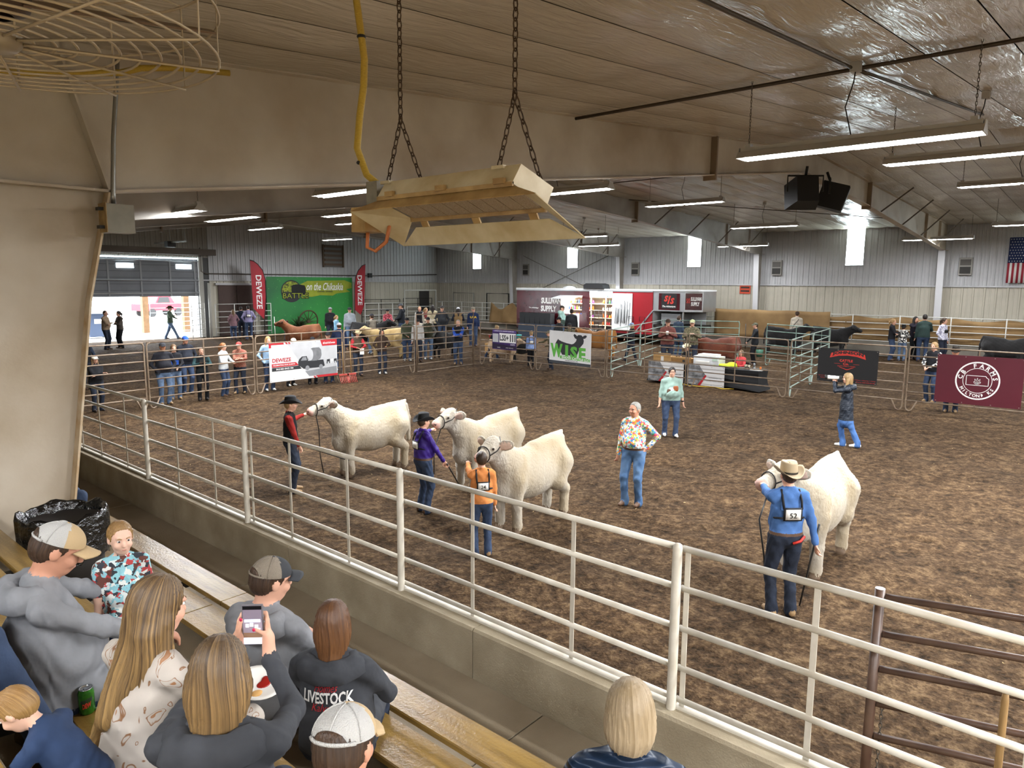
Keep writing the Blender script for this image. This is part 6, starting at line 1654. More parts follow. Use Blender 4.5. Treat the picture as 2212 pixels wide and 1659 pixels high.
def cow_mesh(cell, neck, yaw, tail, walk=0.0):
    B = Body(cell); X = np.array((1., 0, 0))
    B.cone((0, .52, .90), (0, -.42, .93), .335, .335, 0, .12, (X, .80)); B.ell((0, .03, .77), (.30, .68, .34), 0, .12)
    B.ell((0, -.62, .985), (.265, .34, .325), 0, .12); B.ell((0, .56, .90), (.245, .27, .37), 0, .1); B.ell((0, .78, .70), (.14, .17, .20), 0, .12)
    B.cone((0, -.1, 1.17), (0, -.75, 1.24), .12, .10, 0, .12)
    # neck and head, turned by yaw, carried at 'neck' pitch
    Mn = trans(0, .70, 1.02) @ rotz(yaw) @ rotx(neck)
    n = lambda p: xf(Mn, np.array([p], float))[0]; R = Mn[:3, :3]
    B.cone((0, .60, 1.0), n((0, .47, .02)), .27, .165, 0, .12, (R[:, 0], .75)); B.cone((0, .62, 1.12), n((0, .46, .09)), .14, .11, 0, .1)
    Mh = Mn @ trans(0, .50, .08) @ rotx(-neck * .72 - .30)
    hp_ = lambda p: xf(Mh, np.array([p], float))[0]; RH = Mh[:3, :3]
    B.ell(hp_((0, .03, .02)), (.135, .15, .135), 0, .06, R=RH); B.cone(hp_((0, .12, .01)), hp_((0, .36, -.03)), .115, .085, 0, .06, (RH[:, 0], .9))
    B.ell(hp_((0, .42, -.04)), (.088, .07, .075), 1, .04, R=RH); B.ell(hp_((0, .0, .10)), (.09, .09, .06), 0, .05, R=RH); B.cone(hp_((0, .1, -.09)), hp_((0, .36, -.08)), .08, .05, 0, .05)
    for s_ in (-1, 1):
        B.ell(hp_((.085 * s_, .17, .045)), (.035, .045, .035), 0, .03, R=RH)
        Re = RH @ rotz(-.35 * s_)[:3, :3] @ roty(-.15 * s_)[:3, :3]
        B.ell(hp_((.215 * s_, -.02, .055)), (.13, .03, .08), 0, .02, R=Re); B.ell(hp_((.225 * s_, .006, .05)), (.095, .012, .055), 3, .006, R=Re)
        B.ell(hp_((.04 * s_, .475, -.03)), (.018, .012, .014), 4, .006, R=RH)
        w = walk * s_
        B.cone((.16 * s_, .60, .80), (.175 * s_, .62 + w * .5, .43), .135, .085, 0, .08); B.cone((.175 * s_, .62 + w * .5, .43), (.175 * s_, .60 + w, .12), .084, .082, 0, .03); B.cone((.175 * s_, .60 + w, .09), (.175 * s_, .645 + w, .025), .06, .066, 2, .02)
        B.cone((.16 * s_, -.64, .92), (.19 * s_, -.50 - w * .3, .64), .22, .15, 0, .1); B.cone((.19 * s_, -.52 - w * .3, .62), (.175 * s_, -.77 - w * .6, .46), .14, .09, 0, .06); B.cone((.175 * s_, -.77 - w * .6, .46), (.175 * s_, -.75 - w, .11), .08, .08, 0, .03); B.cone((.175 * s_, -.75 - w, .09), (.175 * s_, -.71 - w, .025), .06, .066, 2, .02)
    B.cone((0, -.74, 1.25), (0, -.90, 1.36), .085, .03, 0, .08)
    B.cone((0, -.92, 1.27), (0, -1.0, 1.0), .045, .035, 0, .04); B.cone((0, -1.0, 1.0), (tail, -.99, .55), .035, .05, 0, .04)
    if cell < .03: B.refine(hp_((0, .15, 0)), .3, cell * .62)
    V, Q, mi = B.build(); V = smooth_mesh(V, Q, 1); V[:, 1] *= .86; Mh = np.diag((1, .86, 1, 1.)) @ Mh
    N = vnormals(V, Q); r = np.random.default_rng(3)
    V = V + N * (.004 * np.sin(V[:, 0] * 31 + 3 * np.sin(V[:, 2] * 9)) * np.sin(V[:, 1] * 27 + V[:, 2] * 18) + r.normal(size=len(V)) * (.0022 if cell < .025 else .002))[:, None]
    return V, Q, mi, Mh
def cow(loc, heading, label, hd, cell=.04, neck=.55, yaw=0.0, tail=.02, scale=1.0, tagm=None, halter=True, muzzle=None, group=None, walk=0.0, num=None, lead=None):
    key = (cell, neck, yaw, tail, walk)
    if key not in _cow: _cow[key] = cow_mesh(*key)
    V, Q, mi, Mh = _cow[key]
    t = thing('show_cow' if hd is not HBEI else 'show_calf', label, 'cow', loc, heading - math.pi / 2, group)
    ears = EARIN if hd in (HW, HCRM, HBEI) else hd
    link('body', quad_mesh('body', V * scale, Q, mi, [hd, muzzle or (NOSE_P if hd in (HW, HCRM, HBEI, HGOLD) else NOSE_D), HOOF, ears, NOSE_D]), t)
    S = np.diag((scale, scale, scale, 1.)); M = S @ Mh
    for s_ in (-1, 1):
        q = MB(); ell_dome(q, (.112 * s_, .19, .045), (.017, .024, .02), 10, 5, math.pi / 2, M, 0, -math.pi / 2); q.build('eye', EYED, t)
    if halter:
        q = MB(); q.tube(xf(M, [(.112 * math.cos(a), .30 - .02 * math.sin(a), -.02 + .115 * math.sin(a)) for a in np.linspace(0, 2 * math.pi, 17)[:-1]]), .009 * scale, 6, closed=True); hl = q.build('halter', HALT, t)
        for s_ in (-1, 1):
            q = MB(); q.tube(xf(M, [(.112 * s_, .30, -.02), (.135 * s_, .12, .0), (.145 * s_, .01, .06), (.07 * s_, -.08, .15)]), .008 * scale, 6); q.build('cheek_strap', HALT, hl)
    if tagm:
        o = xf(M, np.array([(.235, .045, -.02)]))[0]; ex, ez = M[:3, 0], M[:3, 2]; n = np.cross(ex, ez); n /= np.linalg.norm(n)
        q = MB(); q.prism([(-.03, -.09), (.03, -.09), (.035, -.02), (.01, .01), (-.01, .01), (-.035, -.02)], o, ex, ez, .004); tg_ = q.build('ear_tag', tagm, t)
        if num:
            q = MB(); put_text(q, num, o + (ex * 0 + ez * -.055), -ex, ez, 0, 0, width=.045, lift=.006); q.build('tag_number', PAPER, tg_)
    if lead:
        q = MB(); c_, s2 = math.cos(heading - math.pi / 2), math.sin(heading - math.pi / 2); L = []
        for p in lead:
            d = np.array(p) - np.array(loc); L.append((d[0] * c_ + d[1] * s2, -d[0] * s2 + d[1] * c_, d[2]))
        q.tube([xf(M, np.array([(0, .3, -.14)]))[0]] + L, .010, 6); q.build('lead_strap', HALT, t)
    return t
# ------------------------------------------------------------------ everyone around the ring
def pp(x, y, top, face, label, tp, bt=JEANS, hat=None, adj=None, z=0, **k):
    a = adj if adj is not None else (0.0 if hat is None else (.02 if hat[0] == 'cap' else .06 if hat[0] == 'cowboy' else .01))
    p = gpos(x, y, z); d = math.hypot(p[0], p[1])
    k.setdefault('cell', .030 if d < 32 else .036)
    if isinstance(tp, str): tp = C_(tp)
    hh = px_h(x, y, top, z) - a
    if k.get('lean'): hh = k.pop('h')
    return person(p, k.pop('h', hh), face, label, tp, bt, hat=hat, **k)
CW, CB, CG, CR_, CBL = C_('#d8d5cf', .1), C_('#1d1d20'), C_('#6e7072'), C_('#a8262c'), C_('#2b4fa0')
CAMO = pattern('camo', ['#4d4a35', '#6b6348', '#2f2e22', '#7d7455'], 'noise', 16, pos=[0, .42, .5, .58])
SERAPE = pattern('serape', ['#7a2a22', '#2b2422', '#c9b38a', '#b5502c', '#3f5d50', '#8a2f28'], 'wave', 5.5)
PLAID_B = pattern('plaid_navy', ['#1f2c40', '#2f4560', '#16202e', '#4d6480'], 'plaid', 9); PLAID_G = pattern('plaid_green', ['#16241f', '#25403a', '#101a1e', '#2e4a44'], 'plaid', 9)
BWPAT = pattern('black_white_print', ['#17171a', '#e0ddd6', '#26262a', '#cfccc5'], 'voronoi', 22); LAVP = pattern('lavender_print', ['#c7c4d4', '#e2e0e8', '#8f8ca8'], 'voronoi', 26)
FLORAL = pattern('floral_print', ['#dfe6e6', '#e6a13a', '#d8506a', '#e9ede9', '#3f9a6a', '#3a78b8', '#dfe8e8', '#e05a3a', '#7fc0c8', '#f0d860'], 'voronoi', 33)
cap = lambda a, b=None, back=False: ('cap', C_(a, .1), C_(b or a, .1), back)
# --- behind the far ring fence, left to right
pp(212, 888, 766, 25, 'woman in white cap and black hoodie with folded arms, leftmost at the fence', CB, JEANS_D, cap('#d9d2c2'), arms=('cross', 'cross'), hair=('long', 'lightbrown'), build=1.15, shoes=SHOE_D)
pp(190, 840, 728, 30, 'person in dark vest almost hidden by the cream column', '#2c3442', JEANS_D, cap('#b09a70'), arms=('pocket', 'pocket'), vest=C_('#191a1e'))
pp(358, 873, 738, 20, 'man in black jacket and grey cap with hands in pockets at the fence', '#24242a', JEANS_L, cap('#3a3a3e'), arms=('pocket', 'pocket'), build=1.2, skin='tan', shoes=BOOT_T)
pp(381, 862, 744, 10, 'woman in black sweatshirt with blue print beside the man in grey cap', '#222226', JEANS_L, None, arms=('pocket', 'front'), hair=('pony', 'lightbrown'), shoes=BOOT_T, after=lambda root, d: (lambda q: (q.add(xf(d['Ml'], [(-.11, .135, 1.12), (.11, .135, 1.12), (.11, .13, 1.26), (-.11, .13, 1.26)]), [(0, 1, 2, 3)]), q.build('chest_print', CBL, root)))(MB()))
pp(406, 850, 724, 25, 'man in blue cap and dark jacket with tan collar at the fence', '#262932', JEANS, cap('#2f55b0'), arms=('down', 'pocket'), build=1.15, skin='ruddy')
pp(440, 864, 750, 5, 'woman in teal jacket holding up a dark phone at the fence', '#2c4648', PANTS_B, None, arms=('chest', 'chest'), hair=('short', 'dark'), shoes=SHOE_D, vest=C_('#20262a'),
   after=lambda root, d: (lambda q: (q.box((-.08, .30, 1.27), (.08, .32, 1.36), M=d['Ml']), q.build('phone', DARKM, root)))(MB()))
pp(486, 855, 741, 60, 'ginger-haired woman in white sweatshirt turned to the man in striped pullover', '#cfd2d2', JEANS, None, arms=('hold', 'hold'), hair=('pony', 'ginger'), shoes=BOOT)
pp(521, 849, 737, -20, 'man in striped serape pullover and red cap leaning an arm on the rail', SERAPE, JEANS_D, ('cap', C_('#c2413c', .1), C_('#d8d2c6', .1)), arms=('cross', 'rail'), build=1.1, shoes=BOOT_T, feet=((.12, .1), (-.12, -.05)))
pp(583, 843, 727, 20, 'blond woman in light blue sweater left of the white banner', '#9dbad6', JEANS, None, arms=('pocket', 'pocket'), hair=('long', 'blond'), shoes=SHOE_W)
pp(628, 833, 716, 40, 'man in white cap and navy plaid shirt leaning behind the banner', PLAID_B, PANTS_B, cap('#d6cdb8'), arms=('face', 'rail'), h=1.78, lean=18, skin='ruddy', shoes=SHOE_W)
pp(676, 829, 711, 10, 'man in grey shirt and black cap with folded forearms on the top rail', '#8d9299', PANTS_B, cap('#1f1f22'), arms=('rail', 'rail'), h=1.78, lean=14, shoes=SHOE_D)
pp(711, 827, 716, 5, 'youth in black cap looking over the right end of the banner', '#23242a', JEANS, cap('#1b1b1e'), arms=('pocket', 'pocket'))
pp(735, 800, 696, 180, 'man in navy jacket and white cap seen from behind right of the banner', '#26304a', JEANS, cap('#d0d3d8'), arms=('down', 'hold'), build=1.1, shoes=SHOE_W)
pp(774, 811, 712, 15, 'man in red jacket, brown vest and straw hat holding papers', '#b03036', JEANS_D, ('cowboy', C_('#c9b893', .1)), arms=('hold', 'hold'), vest=C_('#4a3b2e'), build=1.1, skin='ruddy', shoes=BOOT,
   after=lambda root, d: (lambda q: (q.box((-.16, .30, .86), (.0, .33, 1.10), M=d['Ml']), q.build('papers', PAPER, root)))(MB()))
pp(826, 807, 712, 15, 'woman in brown leather jacket with long dark hair at the fence', '#3a2b22', JEANS_D, None, arms=('pocket', 'hold'), hair=('long', 'dark'), shoes=SHOE_W, skin='tan')
pp(880, 779, 685, 10, 'man in olive shirt and black cap left of the tall gate', '#4d5240', JEANS, cap('#1c1c1e'), arms=('front', 'down'), build=1.1, skin='ruddy', shoes=SHOE_W)
pp(903, 781, 688, 0, 'child in white half hidden behind the man in olive vest', '#c8c5c0', JEANS_D, cap('#2a2624'))
pp(925, 776, 684, 5, 'man in olive vest and black logo cap in the bow gate', '#6a6a66', JEANS_L, cap('#202024'), arms=('pocket', 'pocket'), vest=C_('#3e3f30'), build=1.2, shoes=SHOE_W)
pp(990, 787, 691, -8, 'boy in blue sweater and black vest with folded arms at the ring corner', '#2f58b8', JEANS, None, arms=('cross', 'cross'), vest=C_('#1d1e24'), hair=('short', 'grey'), shoes=BOOT_T)
# --- further back
pp(805, 764, 677, 215, 'man in grey and cream jacket turned away beside the cream heifer', '#55524f', JEANS_L, cap('#26262a'), arms=('hold', 'down'), shoes=SHOE_W, vest=C_('#8d8578'))
pp(757, 748, 663, 5, 'man in light grey quarter-zip before the green backdrop', '#8f959b', JEANS_L, cap('#2c2c30'), arms=('down', 'down'), build=1.1)
pp(715, 742, 663, 15, 'man in black jacket and patterned cap before the green backdrop', '#232327', JEANS_D, cap('#9a9c9e', '#222222'), arms=('down', 'hold'), build=1.1)
pp(728, 748, 681, 60, 'blond girl in light blue shirt before the green backdrop', '#8fc0de', JEANS_L, None, hair=('pony', 'blond'))
pp(622, 750, 692, 200, 'handler in maroon shirt with raised stick beside the red heifer', '#4f2630', JEANS, None, arms=('down', ((-.55, .25, 1.25), (-1, 0, -1))), hair=('bun', 'brown'), after=lambda root, d: (back_number('')(root, d), (lambda q: (q.tube([(-.6, .3, .2), (-.62, .3, 1.75)], .016, 6), q.build('show_stick', PAPER, root)))(MB())))
pp(506, 733, 669, 200, 'woman in dusty pink quilted coat by the white fence', '#8a6a70', JEANS, None, arms=('pocket', 'pocket'), hair=('long', 'lightbrown'), coat=.8)
pp(539, 734, 660, 185, 'handler in lavender shirt with back number by the brown door', '#9a93b8', JEANS, None, arms=('pocket', 'pocket'), hair=('short', 'dark'), after=back_number('4'))
pp(523, 731, 662, 170, 'person in dark clothes half hidden beside the lavender-shirted handler', '#222838', JEANS_D, None, hair=('short', 'dark'))
pp(370, 734, 660, 70, 'man in green jacket and dark hat striding outside the open door', '#4c5a4a', JEANS_L, ('cowboy', C_('#3a3026')), arms=('chest', 'hold'), feet=((.1, .42), (-.1, -.32)))
pp(232, 755, 671, 60, 'person in tan shirt with folded arms in the bright doorway', '#a08a72', JEANS_D, None, arms=('cross', 'cross'), build=1.1)
pp(262, 752, 672, -60, 'person with dark ponytail facing the tan-shirted one in the doorway', '#5d554e', PANTS_B, None, arms=('cross', 'cross'), hair=('pony', 'dark'))
pp(838, 738, 667, 10, 'woman in red patterned shirt between the black and white cattle', pattern('red_print', ['#a02a3a', '#c86a74', '#7a1f2c'], 'voronoi', 18), JEANS_D, cap('#1c1c1e'), arms=('front', 'front'))
pp(868, 742, 655, -80, 'man in black hoodie and grey cap left of the tall white gate', '#22262c', JEANS, cap('#55585c'), arms=('front', 'front'), hood=True, build=1.1)
pp(907, 735, 662, 0, 'bald-looking handler in white shirt and black harness by the white gate', '#d4d2cc', JEANS, None, hair=('buzz', 'blond'), vest=C_('#1f1f22'))
pp(920, 738, 665, 50, 'child with fair hair near the white heifer by the gate', '#c7bfb0', JEANS, None, hair=('pony', 'sandy'), vest=C_('#7a3a3a'))
pp(935, 740, 659, 180, 'woman with long dark hair and cream top seen from behind at the gate', '#cdbf9c', PANTS_B, None, hair=('long', 'dark'))
pp(955, 745, 660, 15, 'man in charcoal jacket and cap right of the white gate', '#35373b', JEANS, cap('#3b3a3a', '#6a5a4a'), arms=('pocket', 'pocket'), build=1.1)
pp(990, 745, 663, 185, 'man in tan vest and white cap seen from behind at the white fence', '#2c3242', JEANS_D, cap('#d8dae0'), vest=C_('#8f7450'), arms=('hold', 'hold'), hair=('long', 'dark'))
pp(1022, 748, 662, 5, 'man in navy hoodie with yellow letters at the ring corner', '#1f2c4c', JEANS, cap('#8a8272'), hood=True, build=1.1, after=lambda root, d: (lambda q: (put_text(q, 'USA', xf(d['Ml'], [(0, .155, 1.3)])[0], -d['Ml'][:3, 0], d['Ml'][:3, 2], 0, 0, width=.3, height=.1, bold=.04), q.build('chest_letters', mat('letter_yellow', '#d8b13a', .6), root)))(MB()))
pp(1062, 775, 686, 75, 'handler in purple and black bending beside the pale calf behind the purple banner', '#4a2f90', JEANS, None, arms=('reach', 'hold'), hair=('bun', 'sandy'), vest=C_('#18181c'), h=1.72, lean=22, feet=((.1, .35), (-.1, -.35)))
pp(1147, 792, 716, 185, 'small child in light blue shirt with back number behind the ring fence', '#8ea6d8', PANTS_B, None, hair=('short', 'sandy'), headscale=1.15, after=back_number(''))
pp(1191, 798, 697, -70, 'person in camouflage jacket and cap reaching left beside the cattle banner', CAMO, JEANS_D, ('cap', CAMO, CAMO), arms=('reach', 'hold'), h=1.72, lean=12)
pp(1207, 772, 684, -60, 'man in dark grey jacket and black cap looking left at the trailer', '#33373a', JEANS_D, cap('#1c1d20'), arms=('hold', 'hold'), build=1.1)
pp(1229, 780, 697, 180, 'man in camouflage coat and suspenders seen from behind over the banner', CAMO, JEANS, ('cap', C_('#2a3036'), C_('#2a3036')), build=1.25, after=back_number(''))
pp(1212, 748, 659, 70, 'man in mint hoodie at the trailer sales window', '#7d9a92', JEANS_L, cap('#2a2624'), arms=('hold', 'hold'), hood=True, build=1.1)
pp(1233, 752, 667, 180, 'customer in black puffer coat at the trailer counter', '#1b1c1f', JEANS_D, None, hair=('bun', 'dark'), coat=.75, build=1.15)
pp(1363, 780, 696, -70, 'woman in light blue cap and black jacket at the silver pen', '#26272b', JEANS_D, cap('#8fa6c8'), arms=('front', 'hold'), hair=('long', 'blond'), feet=((.1, .25), (-.1, -.2)))
pp(1439, 800, 688, 5, 'man in brown hoodie holding a white cup behind the silver pen', '#6a3f38', JEANS_D, cap('#33261f'), arms=('chest', 'chest'), hood=True, build=1.2,
   after=lambda root, d: (lambda q: (q.lathe([(.0001, 0), (.04, 0), (.045, .12), (.0001, .12)], 10, (.04, .33, 1.24), M=d['Ml']), q.build('cup', PAPER, root)))(MB()))
pp(1463, 770, 682, 150, 'man in blue-grey jacket standing behind the brown-hooded man', '#3d4a5c', JEANS, None, hair=('short', 'brown'))
pp(1491, 802, 689, 0, 'man in camouflage jacket and pale green cap with clasped hands', CAMO, JEANS_D, cap('#b3b78c', '#c9cab0'), arms=('chest', 'chest'), hood=True, build=1.15)
pp(1628, 788, 696, -75, 'woman in black jacket and camouflage cap with show stick and green bucket', '#202226', PANTS_B, cap('#4a4a3c'), arms=('down', ((-.1, .38, 1.1), (-1, 0, -1))), after=lambda root, d: (lambda q: (q.tube([(-.1, .46, .75), (-.12, .50, 1.95)], .018, 6), q.build('show_stick', DARKM, root)))(MB()))
pp(1717, 758, 672, 175, 'man in cream sweater with black strap, back turned, before the black cattle', '#c9bfae', JEANS, cap('#3a2d24'), build=1.1, after=lambda root, d: (lambda q: (q.tube(xf(d['Ml'], [(.13, -.02, 1.49), (.05, -.145, 1.35), (-.1, -.15, 1.15), (-.17, -.08, .98)]), .016, 6), q.build('strap', DARKM, root)))(MB()))
pp(1818, 760, 701, 20, 'girl in white and light blue hoodie before the black cow', '#8fc0d6', JEANS, None, hair=('pony', 'brown'), vest=C_('#cfdfe4', .1), headscale=1.08)
pp(1922, 778, 689, 75, 'woman in black top, leftmost of the group at the back fence', '#1f1f23', JEANS, None, arms=('cross', 'cross'), hair=('pony', 'blond'))
pp(1946, 779, 700, 175, 'child in black hat and patterned shirt with back number at the back fence', BWPAT, JEANS_L, ('cowboy', C_('#1a1a1c')), arms=('hold', 'hold'), after=back_number(''))
pp(1970, 776, 684, 40, 'dark-haired woman in dark purple holding food in the back group', '#2a2630', PANTS_B, None, arms=('face', 'cross'), hair=('long', 'dark'))
pp(1990, 780, 679, 190, 'man in green plaid shirt, back turned, in the back group', PLAID_G, JEANS, None, arms=('hold', 'down'), hair=('buzz', 'dark'), build=1.15)
pp(2031, 783, 687, 60, 'woman in lavender print shirt and black bib, hands low, at the back fence', LAVP, JEANS_D, None, arms=('pocket', 'down'), hair=('pony', 'brown'), after=lambda root, d: (lambda q: (q.sheet(np.array([[xf(d['Ml'], [(x, .135 - .2 * x * x, z)])[0] for z in (1.18, 1.3)] for x in (-.12, -.06, 0, .06, .12)]), .01), q.build('bib', HARN, root)))(MB()))
pp(2058, 775, 707, 80, 'child in brown camouflage and black cap right of the back group', CAMO, JEANS, cap('#1d1d20', '#c08a2a'), arms=('hold', 'hold'), headscale=1.08)
pp(2008, 868, 739, -30, 'woman in black and white shirt at the fence beside the maroon banner', BWPAT, JEANS, None, arms=('front', 'front'), hair=('pony', 'sandy'), vest=C_('#232327'), shoes=BOOT_T)
pp(2052, 890, 747, 0, 'man in dark cowboy hat mostly hidden behind the maroon banner', '#4a4440', JEANS, ('cowboy', C_('#2a241f')), build=1.1, shoes=BOOT_T, skin='tan')

# ------------------------------------------------------------------ officials' table behind the right fence
tb = thing('cloth_table', 'long table under a stretched black cloth behind the ring fence', 'table', (24.75, 9.7, 0))
q = MB(); Lt = 4.3
P = []
for z, k_ in ((.76, 0.0), (.74, .02), (.5, -.01), (.25, .02), (.03, .10)):
    P.append([(-.42 - k_, 0 - k_, z), (-.42 - k_ * .2 + (.12 if z < .3 else 0), Lt * .5, z + (.12 if z < .3 else 0)), (-.42 - k_, Lt + k_, z), (.42 + k_, Lt + k_, z), (.42, Lt * .5, z + (.12 if z < .3 else 0)), (.42 + k_, 0 - k_, z)])
q.grid(np.array(P)[::-1], 0, False, True); q.add(np.array(P[0]), [(0, 1, 2, 3, 4, 5)[::-1]]); q.build('cloth', mat('table_cloth_black', '#1a1a1c', .75, bump=.3, bscale=5), tb)
for x in (-.3, .3):
    for y in (.2, Lt - .2):
        q = MB(); q.tube([(x, y, 0), (x, y, .72)], .02, 6); q.build('leg', DARKM, tb)
for k, (ya, yb, lb) in enumerate(((14.02, 12.52, 'printed white and grey banner on the table front, left'), (12.38, 10.9, 'printed white and grey banner on the table front, right'))):
    bb = Banner(lb, (24.22, ya), (24.22, yb), .06, .80, VW)
    bb.poly('photo_print', [(0, 1), (.33, 1), (.5, .55), (.3, 0), (0, 0)], mat('print_photo', '#4a4b4d', .6, var=1, col2='#a3a4a6', vscale=5), .003); bb.poly('red_bar', [(.3, 0), (.38, 0), (.54, .5), (.5, .55)], VR, .004)
    bb.text('WWW.DEWEZE.COM', .76, .42, VDK, width=.34, height=.04, bold=.02); bb.text('BALE BEDS - MOWERS - FEEDERS', .74, .25, VG, width=.4, height=.03); bb.text('DEWEZE', .16, .08, PW, width=.2, height=.05, bold=.02)
def item(nm, lb, ct, fn, m_, parts=()):
    q = MB(); fn(q); o = tag(q.build(nm, m_), lb, ct)
    for pn, pf, pm_ in parts:
        q = MB(); pf(q); q.build(pn, pm_, o)
    return o
CARD = mat('cardboard', '#b08a58', .8, var=.12, vscale=5); TZ = .762
item('cardboard_box', 'open cardboard box on the table before the man in cream hat', 'box', lambda q: q.box((24.45, 13.2, TZ), (24.85, 13.95, TZ + .24)), CARD, [('flap', lambda q: q.box((24.44, 13.2, TZ + .24), (24.46, 13.95, TZ + .36)), CARD), ('tape', lambda q: q.box((24.445, 13.5, TZ), (24.449, 13.62, TZ + .24)), PAPER)])
item('cardboard_box', 'long flat cardboard box right of the open box', 'box', lambda q: q.box((24.45, 12.35, TZ), (24.9, 13.15, TZ + .22)), mat('cardboard2', '#9c7444', .8), [('flap', lambda q: q.box((24.44, 12.35, TZ + .2), (24.46, 13.15, TZ + .26)), CARD), ('print_mark', lambda q: q.box((24.444, 12.6, TZ + .08), (24.449, 12.7, TZ + .16)), VDK)])
item('printer', 'white office machine with papers on top on the black table', 'printer', lambda q: q.box((24.45, 11.25, TZ), (25.0, 12.25, TZ + .36)), ALW, [('paper_tray', lambda q: q.box((24.40, 11.6, TZ + .06), (24.46, 12.15, TZ + .18)), PAPER), ('paper_stack', lambda q: q.box((24.5, 11.4, TZ + .36), (24.95, 12.1, TZ + .43)), PAPER), ('panel', lambda q: q.box((24.44, 11.3, TZ + .2), (24.45, 11.5, TZ + .32)), mat('mint_panel', '#b9cdbd', .5))])
B = Body(.02); B.ell((24.6, 10.95, TZ + .07), (.2, .35, .07), 0, .05); B.ell((24.6, 10.8, TZ + .13), (.14, .17, .08), 0, .05); B.cone((24.55, 11.2, TZ + .05), (24.45, 11.45, TZ + .03), .06, .03, 0, .05)
V, Q, mi = B.build(); tag(link('safety_jacket', quad_mesh('safety_jacket', V + RNG.normal(size=V.shape) * .003, Q, mi, [mat('neon_yellow', '#c9e222', .7, bump=.5, bscale=12)])), 'crumpled neon yellow jacket lying on the black table', 'jacket')
for y, lb in ((10.28, 'left silver cup of the pair on the table'), (10.17, 'right silver cup of the pair on the table')):
    q = MB(); q.lathe([(.0001, 0), (.035, 0), (.02, .03), (.05, .06), (.055, .16), (.05, .16), (.04, .08), (.0001, .07)], 12, (24.6, y, TZ)); tag(q.build('silver_cup', mat('silver', '#b9b09c', .25, .9)), lb, 'cup', 'silver cups')
q = MB(); q.lathe([(.0001, 0), (.04, 0), (.04, .2), (.03, .24), (.0001, .24)], 10, (24.55, 9.95, TZ)); tag(q.build('tumbler', mat('steel_tumbler', '#8d9093', .3, .8)), 'grey steel tumbler near the right end of the black table', 'tumbler')
q = MB(); q.lathe([(.0001, 0), (.033, 0), (.033, .12), (.026, .13), (.0001, .13)], 10, (24.55, 9.72, TZ)); tag(q.build('drink_can', mat('can_orange', '#d8793a', .3, .4)), 'orange drink can at the right end of the black table', 'can')
q = MB(); q.lathe([(.0001, 0), (.033, 0), (.033, .12), (.026, .13), (.0001, .13)], 10, (24.6, 10.55, TZ)); tag(q.build('drink_can', mat('can_red', '#c0502a', .3, .4)), 'red-orange can beside the neon jacket', 'can')
q = MB(); q.box((24.4, 9.62, TZ), (24.8, 10.05, TZ + .012)); tag(q.build('paper_sheets', PAPER), 'white papers spread on the right of the black table', 'papers')
person((25.85, 13.25, 0), 1.78, 0, 'man in cream cowboy hat and black jacket seated at the table', C_('#1f2024'), JEANS_D, heading=math.radians(150), hat=('cowboy', C_('#d9cfae', .08)), hair=('short', 'brown'), arms=('chest', 'hold'), sit=(.46, .40), yaw=25, cell=.03)
person((25.85, 11.0, 0), 1.66, 0, 'girl in coral red top with long hair seated at the table', C_('#cf4a4c'), JEANS, heading=math.radians(160), hair=('long', 'lightbrown'), arms=('hold', 'hold'), sit=(.46, .40), yaw=20, cell=.03)
for y, lb in ((13.25, 'folding chair under the man in cream hat'), (11.0, 'folding chair under the girl in coral red')):
    ch = thing('folding_chair', lb, 'chair', (25.85, y, 0), math.radians(155) - math.pi / 2, 'folding chairs at the table')
    q = MB(); q.box((-.2, -.22, .43), (.2, .2, .46)); q.build('seat', DARKM, ch)
    q = MB(); q.box((-.2, -.28, .62), (.2, -.25, .85)); q.build('backrest', DARKM, ch)
    for sx in (-.2, .2):
        q = MB(); q.tube([(sx, .22, 0), (sx, -.26, .85)], .012, 6); q.build('leg', DARKM, ch)
        q = MB(); q.tube([(sx, -.3, 0), (sx, .12, .45)], .012, 6); q.build('leg', DARKM, ch)
q = MB(); q.lathe([(.0001, 0), (.13, 0), (.17, .33), (.155, .33), (.12, .03), (.0001, .03)], 14); bk = tag(q.build('feed_bucket', mat('bucket_green', '#2f5a48', .5), None, (32.6, 13.0, .42)), 'dark green bucket carried by the woman with the stick', 'bucket')
q = MB(); q.tube([(-.16, 0, .32), (-.1, 0, .45), (0, 0, .5), (.1, 0, .45), (.16, 0, .32)], .008, 5); q.build('handle', DARKM, bk)

for (x, y, c, lb) in ((1112, 763, '#3aa39c', 'teal rubber tub behind the purple banner'), (1070, 763, '#b03a34', 'red rubber tub behind the purple banner')):
    p = gpos(x, y); q = MB(); q.lathe([(.0001, 0), (.28, 0), (.36, .42), (.38, .44), (.36, .45), (.3, .1), (.0001, .08)], 16, (p[0], p[1], .55)); o = tag(q.build('stock_tub', mat('tub_' + c, c, .5)), lb, 'tub')
    q = MB(); q.box((p[0] - .4, p[1] - .4, 0), (p[0] + .4, p[1] + .4, .55)); tag(q.build('wooden_crate', CARD), 'tan crate under the ' + lb.split(' rubber')[0] + ' tub', 'crate')
q = MB(); q.tube([(24.3, 12.6, .03), (24.05, 12.2, .03), (24.15, 11.7, .03), (24.35, 11.3, .03), (24.1, 10.9, .03), (24.4, 10.6, .03)], .02, 6); tag(q.build('extension_cord', YEL), 'yellow extension cord on the dirt below the table banners', 'cord')
